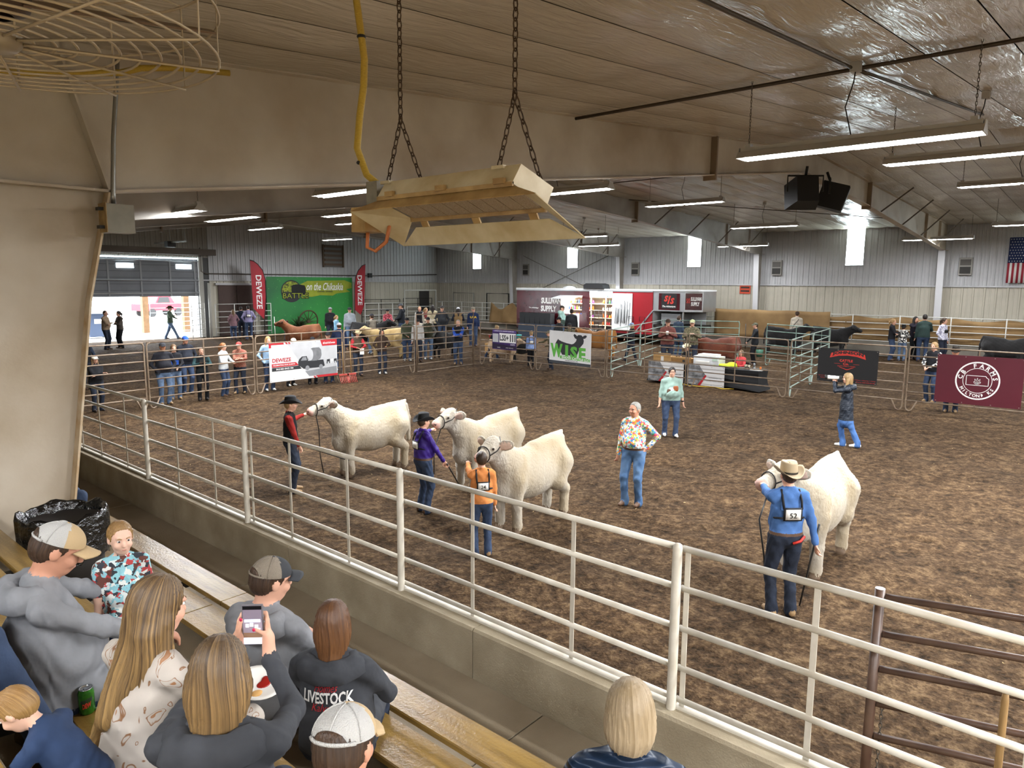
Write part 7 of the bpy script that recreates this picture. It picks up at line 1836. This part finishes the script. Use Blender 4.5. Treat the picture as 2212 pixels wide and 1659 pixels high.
# ------------------------------------------------------------------ cattle beyond the ring
def fc(x, y, hd_deg, label, hd, scale=1.0, **k):
    p = gpos(x, y); return cow(p, math.atan2(-p[1], -p[0]) + math.radians(hd_deg), label, hd, scale=scale, group='cattle outside the ring', **k)
fc(655, 762, -95, 'red-brown heifer led left before the green backdrop', HCHE, 1.12, neck=.75)
fc(797, 757, 85, 'black heifer facing right behind the grey-shirted man', HBLK, 1.15)
fc(836, 772, -100, 'cream heifer facing left behind the straw-hatted man', HCRM, 1.1, neck=.35)
fc(915, 757, 160, 'white heifer seen from behind left of the tall gate', HW, 1.15)
fc(965, 772, 130, 'black heifer behind the boy in blue, heading away', HBLK, 1.0, neck=.2)
fc(1085, 784, 75, 'pale calf behind the purple banner', HBEI, .82, neck=.45)
fc(1128, 780, -70, 'black calf behind the child in light blue', HBLK, .8)
fc(1292, 775, -110, 'golden tan heifer behind the white cattle banner', HGOLD, 1.1, neck=.3)
fc(1550, 800, -82, 'dark red cow behind the table in the green pen', HRED, 1.1, neck=.1)
fc(1690, 768, 85, 'black cow left of the man in cream sweater', HBLK, 1.15)
fc(1790, 768, 80, 'black cow facing right behind the girl in light blue', HBLK, 1.15, neck=.45)
fc(2165, 800, 85, 'black cow cut by the right frame edge behind the maroon banner', HBLK, 1.12)
# ------------------------------------------------------------------ inside the ring
RINGG = 'white show heifers in the ring'
def wl(loc, heading, p):
    a = heading - math.pi / 2; d = np.array(p, float) - np.array(loc, float); c, s_ = math.cos(a), math.sin(a)
    return np.array((d[0] * c + d[1] * s_, -d[0] * s_ + d[1] * c, d[2]))
cow((8.62, 11.2, 0), math.pi - .2, 'white heifer held by the handler in red shirt and black vest', HW, .022, neck=.72, tail=.03, tagm=TAGB, num='940', group=RINGG, lead=[(7.62, 11.5, .95), (7.6, 11.45, .45), (7.63, 11.4, .12)])
cow((9.5, 8.85, 0), math.pi - .05, 'white heifer behind the handler in the purple shirt', HW, .022, neck=.68, tail=-.02, tagm=TAGR, group=RINGG, lead=[(8.1, 8.8, .9), (8.05, 8.75, .5)])
cow((8.38, 6.88, 0), math.pi, 'white heifer held by the boy in the orange shirt', HW, .02, neck=.62, yaw=.12, tail=.0, tagm=TAGB, num='10', group=RINGG)
cow((9.68, 2.95, 0), math.pi + .03, 'white heifer held by the man in blue shirt and tan hat', HW, .02, neck=.60, yaw=-.42, tail=.03, group=RINGG, scale=1.03, lead=[(8.05, 3.1, 1.0), (8.0, 3.0, .6), (8.02, 2.98, .35)])
def handler(loc, h, face, label, tp, bt, hr, hl, **k):
    hd = math.atan2(-loc[1], -loc[0]) + math.radians(face)
    def a(p, s_):
        return p if isinstance(p, str) else (tuple(wl(loc, hd, p)), (s_, -.2, -.8))
    return person(loc, h, face, label, tp, bt, arms=(a(hr, 1), a(hl, -1)), cell=.015, **k)
def stick(p0, p1, m_=DARKM, r=.009):
    def f(root, d):
        a = root.rotation_euler.z; L = tuple(root.location)
        hd = a + math.pi / 2
        q = MB(); q.tube([wl(L, hd, p0), wl(L, hd, p1)], [r * 1.4, r], 6); q.build('show_stick', m_, root)
    return f
def both(*fs):
    return lambda root, d: [f(root, d) for f in fs]
CHAPS = C_('#141416')
handler((6.78, 11.12, 0), 1.70, 85, 'handler in black hat, red shirt and black vest holding the leftmost heifer', C_('#8e2620'), JEANS_D, (6.86, 10.98, .83), (7.28, 11.5, 1.28), hat=('cowboy', mat('felt_black', '#121214', .8)), vest=CHAPS, hair=('short', 'sandy'), shoes=BOOT_T, tuck=False, hem=.95,
        after=stick((6.55, 11.35, 1.02), (7.75, 10.75, .45)))
handler((7.6, 8.52, 0), 1.62, 120, 'handler in black hat and purple shirt, middle of the three heifers', mat('satin_purple', '#3a1f86', .5, var=.3, vscale=8, bump=.5, bscale=11), JEANS, (7.85, 8.25, .8), (8.05, 8.85, 1.25), hat=('cowboy', MATS['felt_black']), hair=('short', 'brown'), shoes=BOOT, build=1.1, tuck=True,
        after=both(back_number(''), stick((7.85, 8.22, .82), (8.25, 8.3, .3))))
handler((6.86, 6.5, 0), 1.45, 190, 'boy in orange shirt with number 24 on his back', C_('#d98a4e', .15), JEANS, 'down', (7.03, 6.93, 1.2), hair=('short', 'brown'), shoes=BOOT_T, headscale=1.08, tuck=False, hem=.93, after=back_number('24'))
handler((7.87, 2.72, 0), 1.76, 205, 'man in tan hat and blue shirt with number 52 on his back', C_('#4f74ad', .18), JEANS_D, (8.02, 2.42, .82), (8.36, 3.22, 1.36), hat=('cowboy', mat('felt_tan', '#a8967a', .8)), hair=('buzz', 'brown'), shoes=BOOT_T, tuck=True, build=1.05,
        after=both(back_number('52'), stick((8.06, 2.42, 1.1), (7.98, 2.55, .12)), lambda root, d: (lambda q: (q.tube(xf(d['Ml'], [(.02, -.15, .9), (.1, -.16, .93), (.17, -.1, .96)]), .016, 6), q.build('red_comb', VRED2, root)))(MB())))
# judge, clerk, photographer
person(gpos(1366, 1090), 1.78, -25, 'grey-haired judge in a bright floral shirt standing mid ring', FLORAL, mat('denim_faded', '#5f7d9f', .85, var=1, col2='#3f5f88', vscale=5, bump=.6, bscale=12), skin='ruddy', hair=('short', 'grey'), arms=('down', 'hip'), cell=.016, tuck=True, shoes=BOOT, build=1.1, feet=((.12, .05), (-.1, -.02)), yaw=-12)
def sheep_print(root, d):
    M = d['Ml']
    for (x, z, w, hh, m_) in ((-.07, 1.24, .07, .07, mat('print_rust', '#8a4a28', .8)), (.04, 1.22, .06, .05, PAPER), (.1, 1.17, .05, .06, BOOT), (-.03, 1.17, .05, .05, PAPER)):
        q = MB(); P = np.array([[xf(M, [(x + w * u * math.sqrt(1 - v * v * .6), .215 - .55 * (x + w * u) ** 2 - .1 * abs(z + hh * v - 1.15), z + hh * v)])[0] for u in (-1, -.5, 0, .5, 1)] for v in (-.95, -.4, .4, .95)]); q.sheet(P[::-1], .004, 0, True); q.build('animal_print', m_, root)
    el, w = d['wr'][1]; dd = (w - el) / np.linalg.norm(w - el); q = MB(); q.tube([w - dd * .05, w - dd * .015], .036, 10); q.build('watch', DARKM, root)
    q = MB()
    for s_ in (-1, 1):
        q.tube(xf(d['Mh'], [(s_ * .031 + .024 * math.cos(a), .106, -.004 + .02 * math.sin(a)) for a in np.linspace(0, 6.28, 13)[:-1]]), .0022, 5, closed=True)
    q.tube(xf(d['Mh'], [(-.008, .108, 0), (.008, .108, 0)]), .002, 5); q.build('glasses', DARKM, root)
person(gpos(1446, 941), 1.72, 12, 'woman in sage sweatshirt with animal print walking in the ring', C_('#8ba399', .15), JEANS, hair=('pony', 'dark'), arms=('down', 'down'), sleeve='mid', cell=.016, build=1.3, shoes=SHOE_W, feet=((.12, -.05), (-.13, .08)), after=sheep_print, hem=.93)
PUF = mat('puffer_navy', '#1c2430', .45, var=.3, vscale=6, bump=.8, bscale=16, stretch=(1, 1, 3))
def camera_lens(root, d):
    M = d['Mh']; cam_ = MB(); cam_.box((-.05, .115, -.06), (.07, .18, .03), M=M); cb_ = cam_.build('camera_body', DARKM, root)
    q = MB(); q.lathe([(.0001, 0), (.038, 0), (.04, .08), (.045, .1), (.045, .2), (.05, .22), (.05, .26), (.0001, .26)], 12, M=M @ trans(0.0, .17, -.012) @ rotx(-math.pi / 2)); q.build('telephoto_lens', PAPER, cb_)
    q = MB(); q.lathe([(.054, 0), (.054, .06), (.0001, .05)], 12, M=M @ trans(0.0, .43, -.012) @ rotx(-math.pi / 2)); q.build('lens_hood', DARKM, cb_)
person(gpos(1822, 965), 1.74, -88, 'photographer in long dark puffer coat aiming a white telephoto lens left', PUF, mat('denim_mid', '#4c71a8', .85, var=1, col2='#365a90', vscale=5, bump=.5, bscale=12), hair=('long', 'sandy'), arms=(((.08, .26, 1.52), (1, 0, -1)), ((-.03, .30, 1.52), (-1, .3, -1))), cell=.016, coat=.66, hood=True, shoes=SHOE_W, feet=((.08, .02), (-.08, -.30)), after=camera_lens)
# scattered straw and clods on the dirt
STRW = mat('straw', '#b09a70', .9)
r = np.random.default_rng(21)
q = MB()
for k in range(110):
    x, y = r.uniform(4.2, 20), r.uniform(.5, 20); a = r.uniform(0, 3.14); L = r.uniform(.008, .022); dx, dy = math.cos(a) * L, math.sin(a) * L
    q.add([(x - dx, y - dy, .035), (x + dx, y + dy, .04), (x + dx + .008, y + dy, .05), (x - dx, y - dy + .008, .045)], [(0, 1, 2, 3)])
tag(q.build('straw_litter', STRW), 'bits of straw scattered over the arena dirt', 'straw', None, 'stuff')
# ------------------------------------------------------------------ spectators on the near benches
GREYH = mat('hoodie_grey', '#85868a', .9, var=.18, vscale=9, bump=.6, bscale=9); CHARH = mat('hoodie_charcoal', '#3b3d42', .9, var=.25, vscale=8, bump=.65, bscale=8); NAVYT = mat('tee_navy', '#263a5c', .85, var=.3, vscale=7, bump=.5, bscale=9)
MESHW = mat('cap_mesh_white', '#b4b2ae', .7, bump=.5, bscale=260); MESHT = mat('cap_mesh_taupe', '#857a6b', .7, bump=.5, bscale=260); CAPT = mat('cap_tan', '#b39a74', .8, bump=.2, bscale=120); CAPD = mat('cap_charcoal', '#303236', .8)
QUILT = bpy.data.materials.new('quilted_print'); QUILT.use_nodes = True
def _quilt():
    nt = QUILT.node_tree; b = nt.nodes['Principled BSDF']; b.inputs['Roughness'].default_value = .8
    tc = nt.nodes.new('ShaderNodeTexCoord'); n = nt.nodes.new('ShaderNodeTexNoise'); n.inputs['Scale'].default_value = 11; n.inputs['Detail'].default_value = 1.5; n.inputs['Distortion'].default_value = 1.2
    nt.links.new(tc.outputs['Object'], n.inputs['Vector']); r = nt.nodes.new('ShaderNodeValToRGB'); e = r.color_ramp.elements
    e[0].position = 0; e[0].color = (*srgb('#b3aaa0'), 1); e[1].position = 1; e[1].color = (*srgb('#b3aaa0'), 1)
    for p, c in ((.57, '#b3aaa0'), (.585, '#7d5638'), (.60, '#8a6547'), (.615, '#b3aaa0'), (.70, '#b3aaa0'), (.715, '#9a6a44')):
        k = e.new(p); k.color = (*srgb(c), 1)
    nt.links.new(n.outputs[0], r.inputs[0]); nt.links.new(r.outputs[0], b.inputs['Base Color'])
    v = nt.nodes.new('ShaderNodeTexVoronoi'); v.feature = 'SMOOTH_F1'; v.inputs['Scale'].default_value = 13; nt.links.new(tc.outputs['Object'], v.inputs['Vector'])
    bp = nt.nodes.new('ShaderNodeBump'); bp.invert = True; bp.inputs['Strength'].default_value = .8; bp.inputs['Distance'].default_value = .03; nt.links.new(v.outputs['Distance'], bp.inputs['Height']); nt.links.new(bp.outputs[0], b.inputs['Normal'])
_quilt()
HAWAII = pattern('cowboy_print', ['#7fb3bd', '#2a3038', '#8cc0c8', '#d6d8d2', '#5a3026', '#86b8c2', '#a83a3a', '#c9cfcc'], 'voronoi', 42)
PUFN = bpy.data.materials.new('puffer_blue_black'); PUFN.use_nodes = True
def _puf():
    nt = PUFN.node_tree; b = nt.nodes['Principled BSDF']; b.inputs['Base Color'].default_value = (*srgb('#16283f'), 1); b.inputs['Roughness'].default_value = .42
    tc = nt.nodes.new('ShaderNodeTexCoord'); w = nt.nodes.new('ShaderNodeTexWave'); w.bands_direction = 'Z'; w.wave_profile = 'SIN'; w.inputs['Scale'].default_value = 7.5; w.inputs['Distortion'].default_value = .6; nt.links.new(tc.outputs['Object'], w.inputs['Vector'])
    bp = nt.nodes.new('ShaderNodeBump'); bp.inputs['Strength'].default_value = .9; bp.inputs['Distance'].default_value = .03; nt.links.new(w.outputs[1], bp.inputs['Height']); nt.links.new(bp.outputs[0], b.inputs['Normal'])
_puf()
HAIRC['streaked'] = ('#a88654', '#4a3826'); HAIRC['dirtyblond'] = ('#9c7c50', '#463626'); HAIRC['copper'] = ('#7a5230', '#4a2f1c'); HAIRC['ash'] = ('#b5a184', '#8a7658'); HAIRC['todd'] = ('#a9854f', '#7d5c34')
def body_of(root):
    return [c for c in root.children if c.name.startswith('body')][0]
def drape_text(root, M, lines, m_):
    """lettering laid on the back of a garment"""
    me = body_of(root).data; V = np.zeros(len(me.vertices) * 3); me.vertices.foreach_get('co', V); V = xf(np.linalg.inv(M), V.reshape(-1, 3))
    for (t, x, z, w, hh, mm, sh, bd) in lines:
        q = MB(); put_text(q, t, (x, 0, z), (1, 0, 0), (0, 0, 1), 0, 0, width=w, height=hh, bold=bd, shear=sh, lift=0)
        P = q.v[0]; out = []
        for p in P:
            m = (np.abs(V[:, 0] - p[0]) < .022) & (np.abs(V[:, 2] - p[2]) < .022)
            out.append((p[0], (V[m, 1].min() if m.any() else -.15) - .005, p[2]))
        q.v[0] = xf(M, out); q.build('lettering', mm, root)
BENCHG = 'spectators on the benches'
# front row ---------------------------------------------------------------
def long_ext(*segs):
    def f(B):
        for a, b, ra, rb, fl in segs: B.cone(a, b, ra, rb, 0, .03, fl)
    return f
person((1.95, 3.46, .89), 1.76, 0, 'man in taupe mesh cap and grey hoodie on the front bench', GREYH, JEANS, heading=.35, hair=('short', 'brown'), hat=('cap', CAPD, CAPD, False, MESHT), arms=('hold', 'hold'), sit=(.45, .44), hood=True, cell=.016, build=1.28, lean=-6, yaw=-28, pitch=16, headscale=1.04, group=BENCHG)
HX = person((1.98, 2.9, .89), 1.56, 0, 'woman in charcoal hoodie with red and white lettering on the front bench', CHARH, JEANS_D, heading=.62, hair=('bob', 'copper', long_ext(((0, -.03, -.05), (0, -.05, -.2), .085, .07, ((0, 1, 0), .8)))), arms=('hold', 'hold'), sit=(.45, .44), hood=True, cell=.016, build=1.2, lean=-5, yaw=8, pitch=10, headscale=1.04, group=BENCHG,
            after=lambda root, d: drape_text(root, d['Ml'], [('Holmes', 0, 1.35, .13, .045, VR, .4, .0), ('LIVESTOCK', .01, 1.295, .28, .065, PW, 0, .03), ('Kalvesta', 0, 1.24, .16, .045, VR, .4, .0)], PW))
person((2.2, 1.3, .89), 1.62, 0, 'older woman with ash blond hair and navy quilted jacket on the front bench', PUFN, JEANS_D, heading=.55, hair=('bob', 'ash'), arms=('hold', 'hold'), sit=(.45, .42), cell=.016, build=1.3, lean=6, yaw=8, headscale=1.12, group=BENCHG, collar=1)
person((2.1, 8.55, .89), 1.75, 0, 'spectator beyond the cream column, only a jeans knee showing', C_('#40444a'), JEANS, heading=0, arms=('hold', 'hold'), sit=(.45, .46), cell=.03, group=BENCHG)
# second row --------------------------------------------------------------
ml = (.92, 3.66, 1.24)
person(ml, 1.68, 0, 'man in tan and white cap and light grey hoodie with a toddler on his lap', GREYH, JEANS, heading=-.22, hair=('short', 'brown'), hat=('cap', CAPT, CAPT, False, MESHW), arms=((tuple(wl(ml, -.22, (1.45, 3.42, 1.98))), (1, -.5, -.6)), (tuple(wl(ml, -.22, (1.42, 3.98, 2.05))), (-1, -.3, -.6))), sit=(.54, .46), hood=True, cell=.015, build=1.36, lean=0, pitch=26, yaw=-6, headscale=1.06, skin='ruddy', group=BENCHG, shoes=BOOT)
person((1.36, 3.92, 1.77), .92, 0, 'toddler in a blue cowboy-print shirt sitting on the man in grey hoodie', HAWAII, NAVYT, heading=math.atan2(-3.92, -1.36) + .12, hair=('short', 'todd'), arms=('down', 'down'), sit=(.20, .2), sleeve='short', cell=.012, headscale=1.36, skin='pale', yaw=6, pitch=4, group=BENCHG, build=1.1)
person((1.0, 2.74, 1.24), 1.58, 0, 'woman with long streaked hair and white horseshoe-print quilted coat', QUILT, QUILT, heading=.25, hair=('long', 'streaked', long_ext(((0, -.06, -.1), (-.02, -.15, -.42), .085, .05, ((0, 1, 0), .55)), ((-.05, -.08, -.3), (-.09, -.17, -.62), .05, .02, None), ((.06, -.06, -.1), (.08, -.05, -.36), .05, .03, None))), arms=('hold', 'hold'), sit=(.54, .44), cell=.015, build=1.34, lean=4, headscale=1.08, yaw=-10, pitch=6, group=BENCHG, hem=.8)
pl_ = (.96, 2.08, 1.24); ph = np.array((1.28, 2.41, 2.455)); hdp = .78
fwd = np.array((math.cos(hdp), math.sin(hdp), 0)); rgt = np.array((math.sin(hdp), -math.cos(hdp), 0))
def phone_grip(B, T, Hx, d):
    """fingers wrapped round the phone's edges"""
    s_ = d['sc']; L = lambda p: wl(pl_, hdp, p) / s_
    for sg in (1, -1):
        e = ph + rgt * .041 * sg
        for k, z in enumerate((.035, .012, -.011, -.033)):
            p0 = e + rgt * .012 * sg + fwd * .004 + np.array((0, 0, z - .02)); p1 = e + rgt * .004 * sg + fwd * .022 + np.array((0, 0, z)); p2 = e - rgt * .022 * sg + fwd * .022 + np.array((0, 0, z + .004))
            B.cone(L(e + rgt * .018 * sg - fwd * .005 + np.array((0, 0, -.055))), L(p0), .012, .0095, 0, .01); B.cone(L(p0), L(p1), .0095, .009, 0, .005); B.cone(L(p1), L(p2), .009, .0075, 0, .005)
        w = ph + rgt * .062 * sg - fwd * .02 + np.array((0, 0, -.115)); B.cone(L(w), L(e + rgt * .016 * sg - fwd * .006 + np.array((0, 0, -.05))), .029, .026, 0, .015)
        t1 = e + rgt * .012 * sg - fwd * .02 + np.array((0, 0, -.03)); t2 = ph + rgt * (.012 if sg > 0 else .036) * sg - fwd * .018 + np.array((0, 0, -.012 if sg > 0 else .03))
        B.cone(L(w + np.array((0, 0, .04))), L(t1), .014, .0105, 0, .01); B.cone(L(t1), L(t2), .0105, .0085, 0, .005)
    B.refine(L(ph + np.array((0, 0, -.04))), .13, .0062 / s_)
def nails(root, d):
    for sg in (1, -1):
        t2 = ph + rgt * (.010 if sg > 0 else .036) * sg - fwd * .026 + np.array((0, 0, -.009 if sg > 0 else .033)); q = MB(); ell_dome(q, wl(pl_, hdp, t2), (.0065, .004, .008), 8, 3, M=None, z0=-1.5); q.build('fingernail', mat('nail_pink', '#b8264e', .3), root)
    q = MB(); q.tube(xf(d['Mh'], [(.09, -.02, .0), (.085, .05, .005), (.07, .1, .0)]), .003, 5); q.tube(xf(d['Mh'], [(.035 + .026 * math.cos(a), .104, -.004 + .022 * math.sin(a)) for a in np.linspace(0, 6.28, 13)[:-1]]), .0026, 5, closed=True); q.build('glasses', DARKM, root)
person(pl_, 1.54, 0, 'woman with streaked bob and charcoal hoodie holding up a phone', CHARH, JEANS_D, heading=hdp, hair=('bob', 'dirtyblond', long_ext(((0, -.02, -.06), (0, -.03, -.16), .1, .085, ((0, 1, 0), .85)))), arms=((tuple(wl(pl_, hdp, ph + rgt * .066 - fwd * .025 + np.array((0, 0, -.125)))), (1, .2, -1)), (tuple(wl(pl_, hdp, ph - rgt * .066 - fwd * .025 + np.array((0, 0, -.125)))), (-1, .3, -1))),
       sit=(.54, .42), hood=True, cell=.015, build=1.34, lean=4, headscale=1.12, yaw=2, pitch=4, group=BENCHG, hands=False, extra=phone_grip, after=nails)
pt = thing('smartphone', 'smartphone held up by the woman in charcoal hoodie, screen lit', 'phone', tuple(ph), hdp - math.pi / 2)
q = MB(); q.box((-.039, -.004, -.08), (.039, .006, .08)); q.build('case', mat('phone_case', '#6f6b70', .3), pt)
def scr(nm, z0, z1, c, e, x0=-.035, x1=.035, off=0):
    q = MB(); q.box((x0, -.0055 - off, z0), (x1, -.0045 - off, z1)); q.build(nm, mat('screen_' + nm, c, .3, emit=e, var=.0), pt)
scr('screen_top', .062, .076, '#101014', .0); scr('screen_roof', .02, .062, '#6e6470', .5); scr('screen_lights', .012, .024, '#c8d0e8', .8, -.03, .03, .0004); scr('screen_arena', -.03, .02, '#857a86', .5); scr('screen_rail', -.05, -.03, '#7a5f4c', .5); scr('screen_bar', -.076, -.05, '#dfe2f4', .8)
for x, z in ((-.02, 0), (-.004, .003), (.014, -.004), (.022, -.018)):
    scr('screen_cow', z - .008, z + .006, '#f2eeea', .8, x - .006, x + .007, .0006)
person((1.02, 1.52, 1.24), 1.48, 0, 'man in white mesh cap with tan brim, nearest the camera', C_('#222328'), JEANS_D, heading=.75, hair=('short', 'brown'), hat=('cap', CAPT, CAPT, False, MESHW), arms=('hold', 'hold'), sit=(.52, .46), cell=.016, build=1.25, lean=8, headscale=1.14, yaw=-16, pitch=8, skin='ruddy', group=BENCHG)
# third row ---------------------------------------------------------------
person((.72, 2.49, 1.66), .80, 0, 'toddler in a navy shirt bending over at the bottom left corner', NAVYT, JEANS, heading=math.radians(134), hair=('short', 'todd'), arms=(((.06, .30, .36), (1, 0, -1)), ((-.1, .32, .36), (-1, 0, -1))), sleeve='short', cell=.012, headscale=1.34, skin='pale', lean=38, pitch=4, group=BENCHG, hood=False)
person((.16, 3.48, 1.66), 1.80, 0, 'spectator out of frame whose brown work boots rest behind the second bench', C_('#3a4048'), JEANS, heading=0, arms=('hold', 'hold'), sit=(.58, .45), feet=((.14, .2), (-.13, .21)), cell=.02, shoes=mat('work_boot', '#54452c', .8, var=.35, vscale=14, bump=.4, bscale=40), group=BENCHG)
# belongings --------------------------------------------------------------
sc_ = thing('stadium_chair', 'black folding stadium seat under the man in light grey hoodie', 'seat', (.92, 3.66, 1.80), -.22)
BCH = mat('chair_black', '#1a1614', .5)
q = MB(); q.box((-.10, -.19, .0), (.40, .24, .05)); q.build('seat', BCH, sc_)
q = MB(); q.box((-.21, -.2, .05), (-.16, .24, .50), M=roty(-.12)); q.build('backrest', BCH, sc_)
for s_ in (-.205, .25):
    q = MB(); q.box((-.22, s_ - .012, .0), (.05, s_ + .012, .12)); q.build('hinge_plate', BCH, sc_)
    q = MB(); q.tube([(-.12, s_ - .016, .08), (-.12, s_ + .016, .08)], .012, 8); q.build('rivet', GALV, sc_)
can = thing('soda_can', 'green soda can standing on the second bench', 'can', (.995, 3.41, 1.80))
q = MB(); q.lathe([(.0001, 0), (.026, 0), (.033, .008), (.033, .1), (.027, .117)], 20); q.build('body', mat('can_green', '#4f9a2e', .25, .5, var=1, col2='#2b5f22', vscale=26), can)
q = MB(); q.lathe([(.027, .117), (.028, .122), (.025, .12), (.024, .115), (.0001, .115)], 20); q.build('lid', mat('can_alu', '#b5b8ba', .25, .9), can)
q = MB(); q.box((-.008, -.014, .116), (.008, .006, .119)); q.build('tab', MATS['can_alu'], can)
cd = np.array((-.28, -.96, 0)); ce = np.array((.96, -.28, 0))
for t, z, hh, m_, w in (('MOUNTAIN', .072, .02, VDK, .05), ('DEW', .05, .024, VRED2, .036)):
    q = MB(); put_text(q, t, (0, 0, z), (1, 0, 0), (0, 0, 1), 0, 0, width=w, height=hh, bold=.04, lift=0); P = q.v[0]; a = P[:, 0] / .0335
    q.v[0] = (cd[None] * np.cos(a)[:, None] + ce[None] * np.sin(a)[:, None]) * .0338 + np.stack([0 * a, 0 * a, P[:, 2] + P[:, 0] * .25], 1); q.build('lettering', m_, can)
wl_ = thing('wallet', 'brown leather wallet lying behind the soda can', 'wallet', (1.08, 3.47, 1.80), .3)
q = MB(); q.box((-.05, -.06, 0), (.05, .06, .012)); q.build('cover', mat('leather_brown', '#6d3f22', .5), wl_); q = MB(); q.box((-.052, -.05, .004), (-.049, .05, .01)); q.build('page_edge', PAPER, wl_)
p2 = thing('smartphone', 'white-cased phone lying beside the soda can', 'phone', (1.09, 3.36, 1.80), .5); q = MB(); q.box((-.035, -.07, 0), (.035, .07, .009)); q.build('body', mat('phone_white', '#d5d3cf', .3), p2); q = MB(); q.box((-.032, -.067, .009), (.032, .067, .0095)); q.build('screen', mat('phone_glass', '#cfd2d6', .1), p2)
pp_ = thing('paper_plate', 'white paper plate with ketchup between the two hooded spectators', 'plate', (1.50, 2.80, 1.95)); q = MB(); q.lathe([(.0001, 0), (.075, 0), (.095, .012), (.112, .016), (.112, .019), (.09, .016), (.072, .004), (.0001, .004)], 28, M=rotx(.22)); q.build('plate', PAPER, pp_)
B = Body(.006); B.ell((.02, -.01, .004), (.038, .026, .006), 0, .01); B.ell((.045, .015, .005), (.02, .018, .006), 0, .01); V, Q, mi = B.build(); link('ketchup', quad_mesh('ketchup', xf(rotx(.22), V), Q, mi, [mat('ketchup', '#8e1c16', .25)]), pp_)
B = Body(.006); B.ell((-.04, -.05, .01), (.03, .018, .012), 0, .01); V, Q, mi = B.build(); link('bun_piece', quad_mesh('bun_piece', xf(rotx(.22), V), Q, mi, [mat('bun', '#c79a5c', .7)]), pp_)
bt_ = thing('water_bottle', 'clear plastic bottle lying at the feet beside the white-capped man', 'bottle', (1.96, 2.42, 1.24)); q = MB(); q.lathe([(.0001, 0), (.03, 0), (.032, .05), (.03, .1), (.032, .14), (.014, .18), (.014, .2), (.0001, .2)], 14); q.build('body', mat('clear_plastic', '#c5c2bd', .1, trans=.8), bt_); q = MB(); q.lathe([(.016, .19), (.016, .21), (.0001, .21)], 12); q.build('cap', VRED2, bt_)
tcn = thing('trash_can', 'dark bin lined with a shiny black bag beside the cream column', 'bin', (1.755, 6.2, 1.24))
q = MB(); q.lathe([(.0001, 0), (.24, 0), (.29, .80), (.27, .80), (.0001, .72)], 24); q.build('barrel', mat('barrel_dark', '#26221f', .6), tcn)
BAG = mat('bag_black', '#0c0c0d', .16, bump=.9, bscale=22, spec=.7); r = np.random.default_rng(4); n = 48; rows = []
ph_ = r.uniform(0, 6.28, 8)
for k, (rr, z, am) in enumerate(((.22, .62, .02), (.26, .80, .02), (.29, .88, .02), (.30, .89, .02), (.31, .85, .02), (.31, .74, .02), (.31, .60, .02), (.31, .45, .02))):
    rows.append([((rr + am * (math.sin(7 * a + ph_[0] + k * .3) + .6 * math.sin(13 * a + ph_[1]) + .4 * math.sin(23 * a + ph_[2] + k)) * .5) * math.cos(a), (rr + am * (math.sin(7 * a + ph_[0] + k * .3) + .6 * math.sin(13 * a + ph_[1]) + .4 * math.sin(23 * a + ph_[2] + k)) * .5) * math.sin(a), z + .02 * math.sin(5 * a + ph_[3]) + .012 * math.sin(11 * a + ph_[4])) for a in np.linspace(0, 2 * math.pi, n, endpoint=False)])
q = MB(); q.grid(np.array(rows), 0, True, True); q.build('liner_bag', BAG, tcn)
tcn.scale = (1, 1, .80)
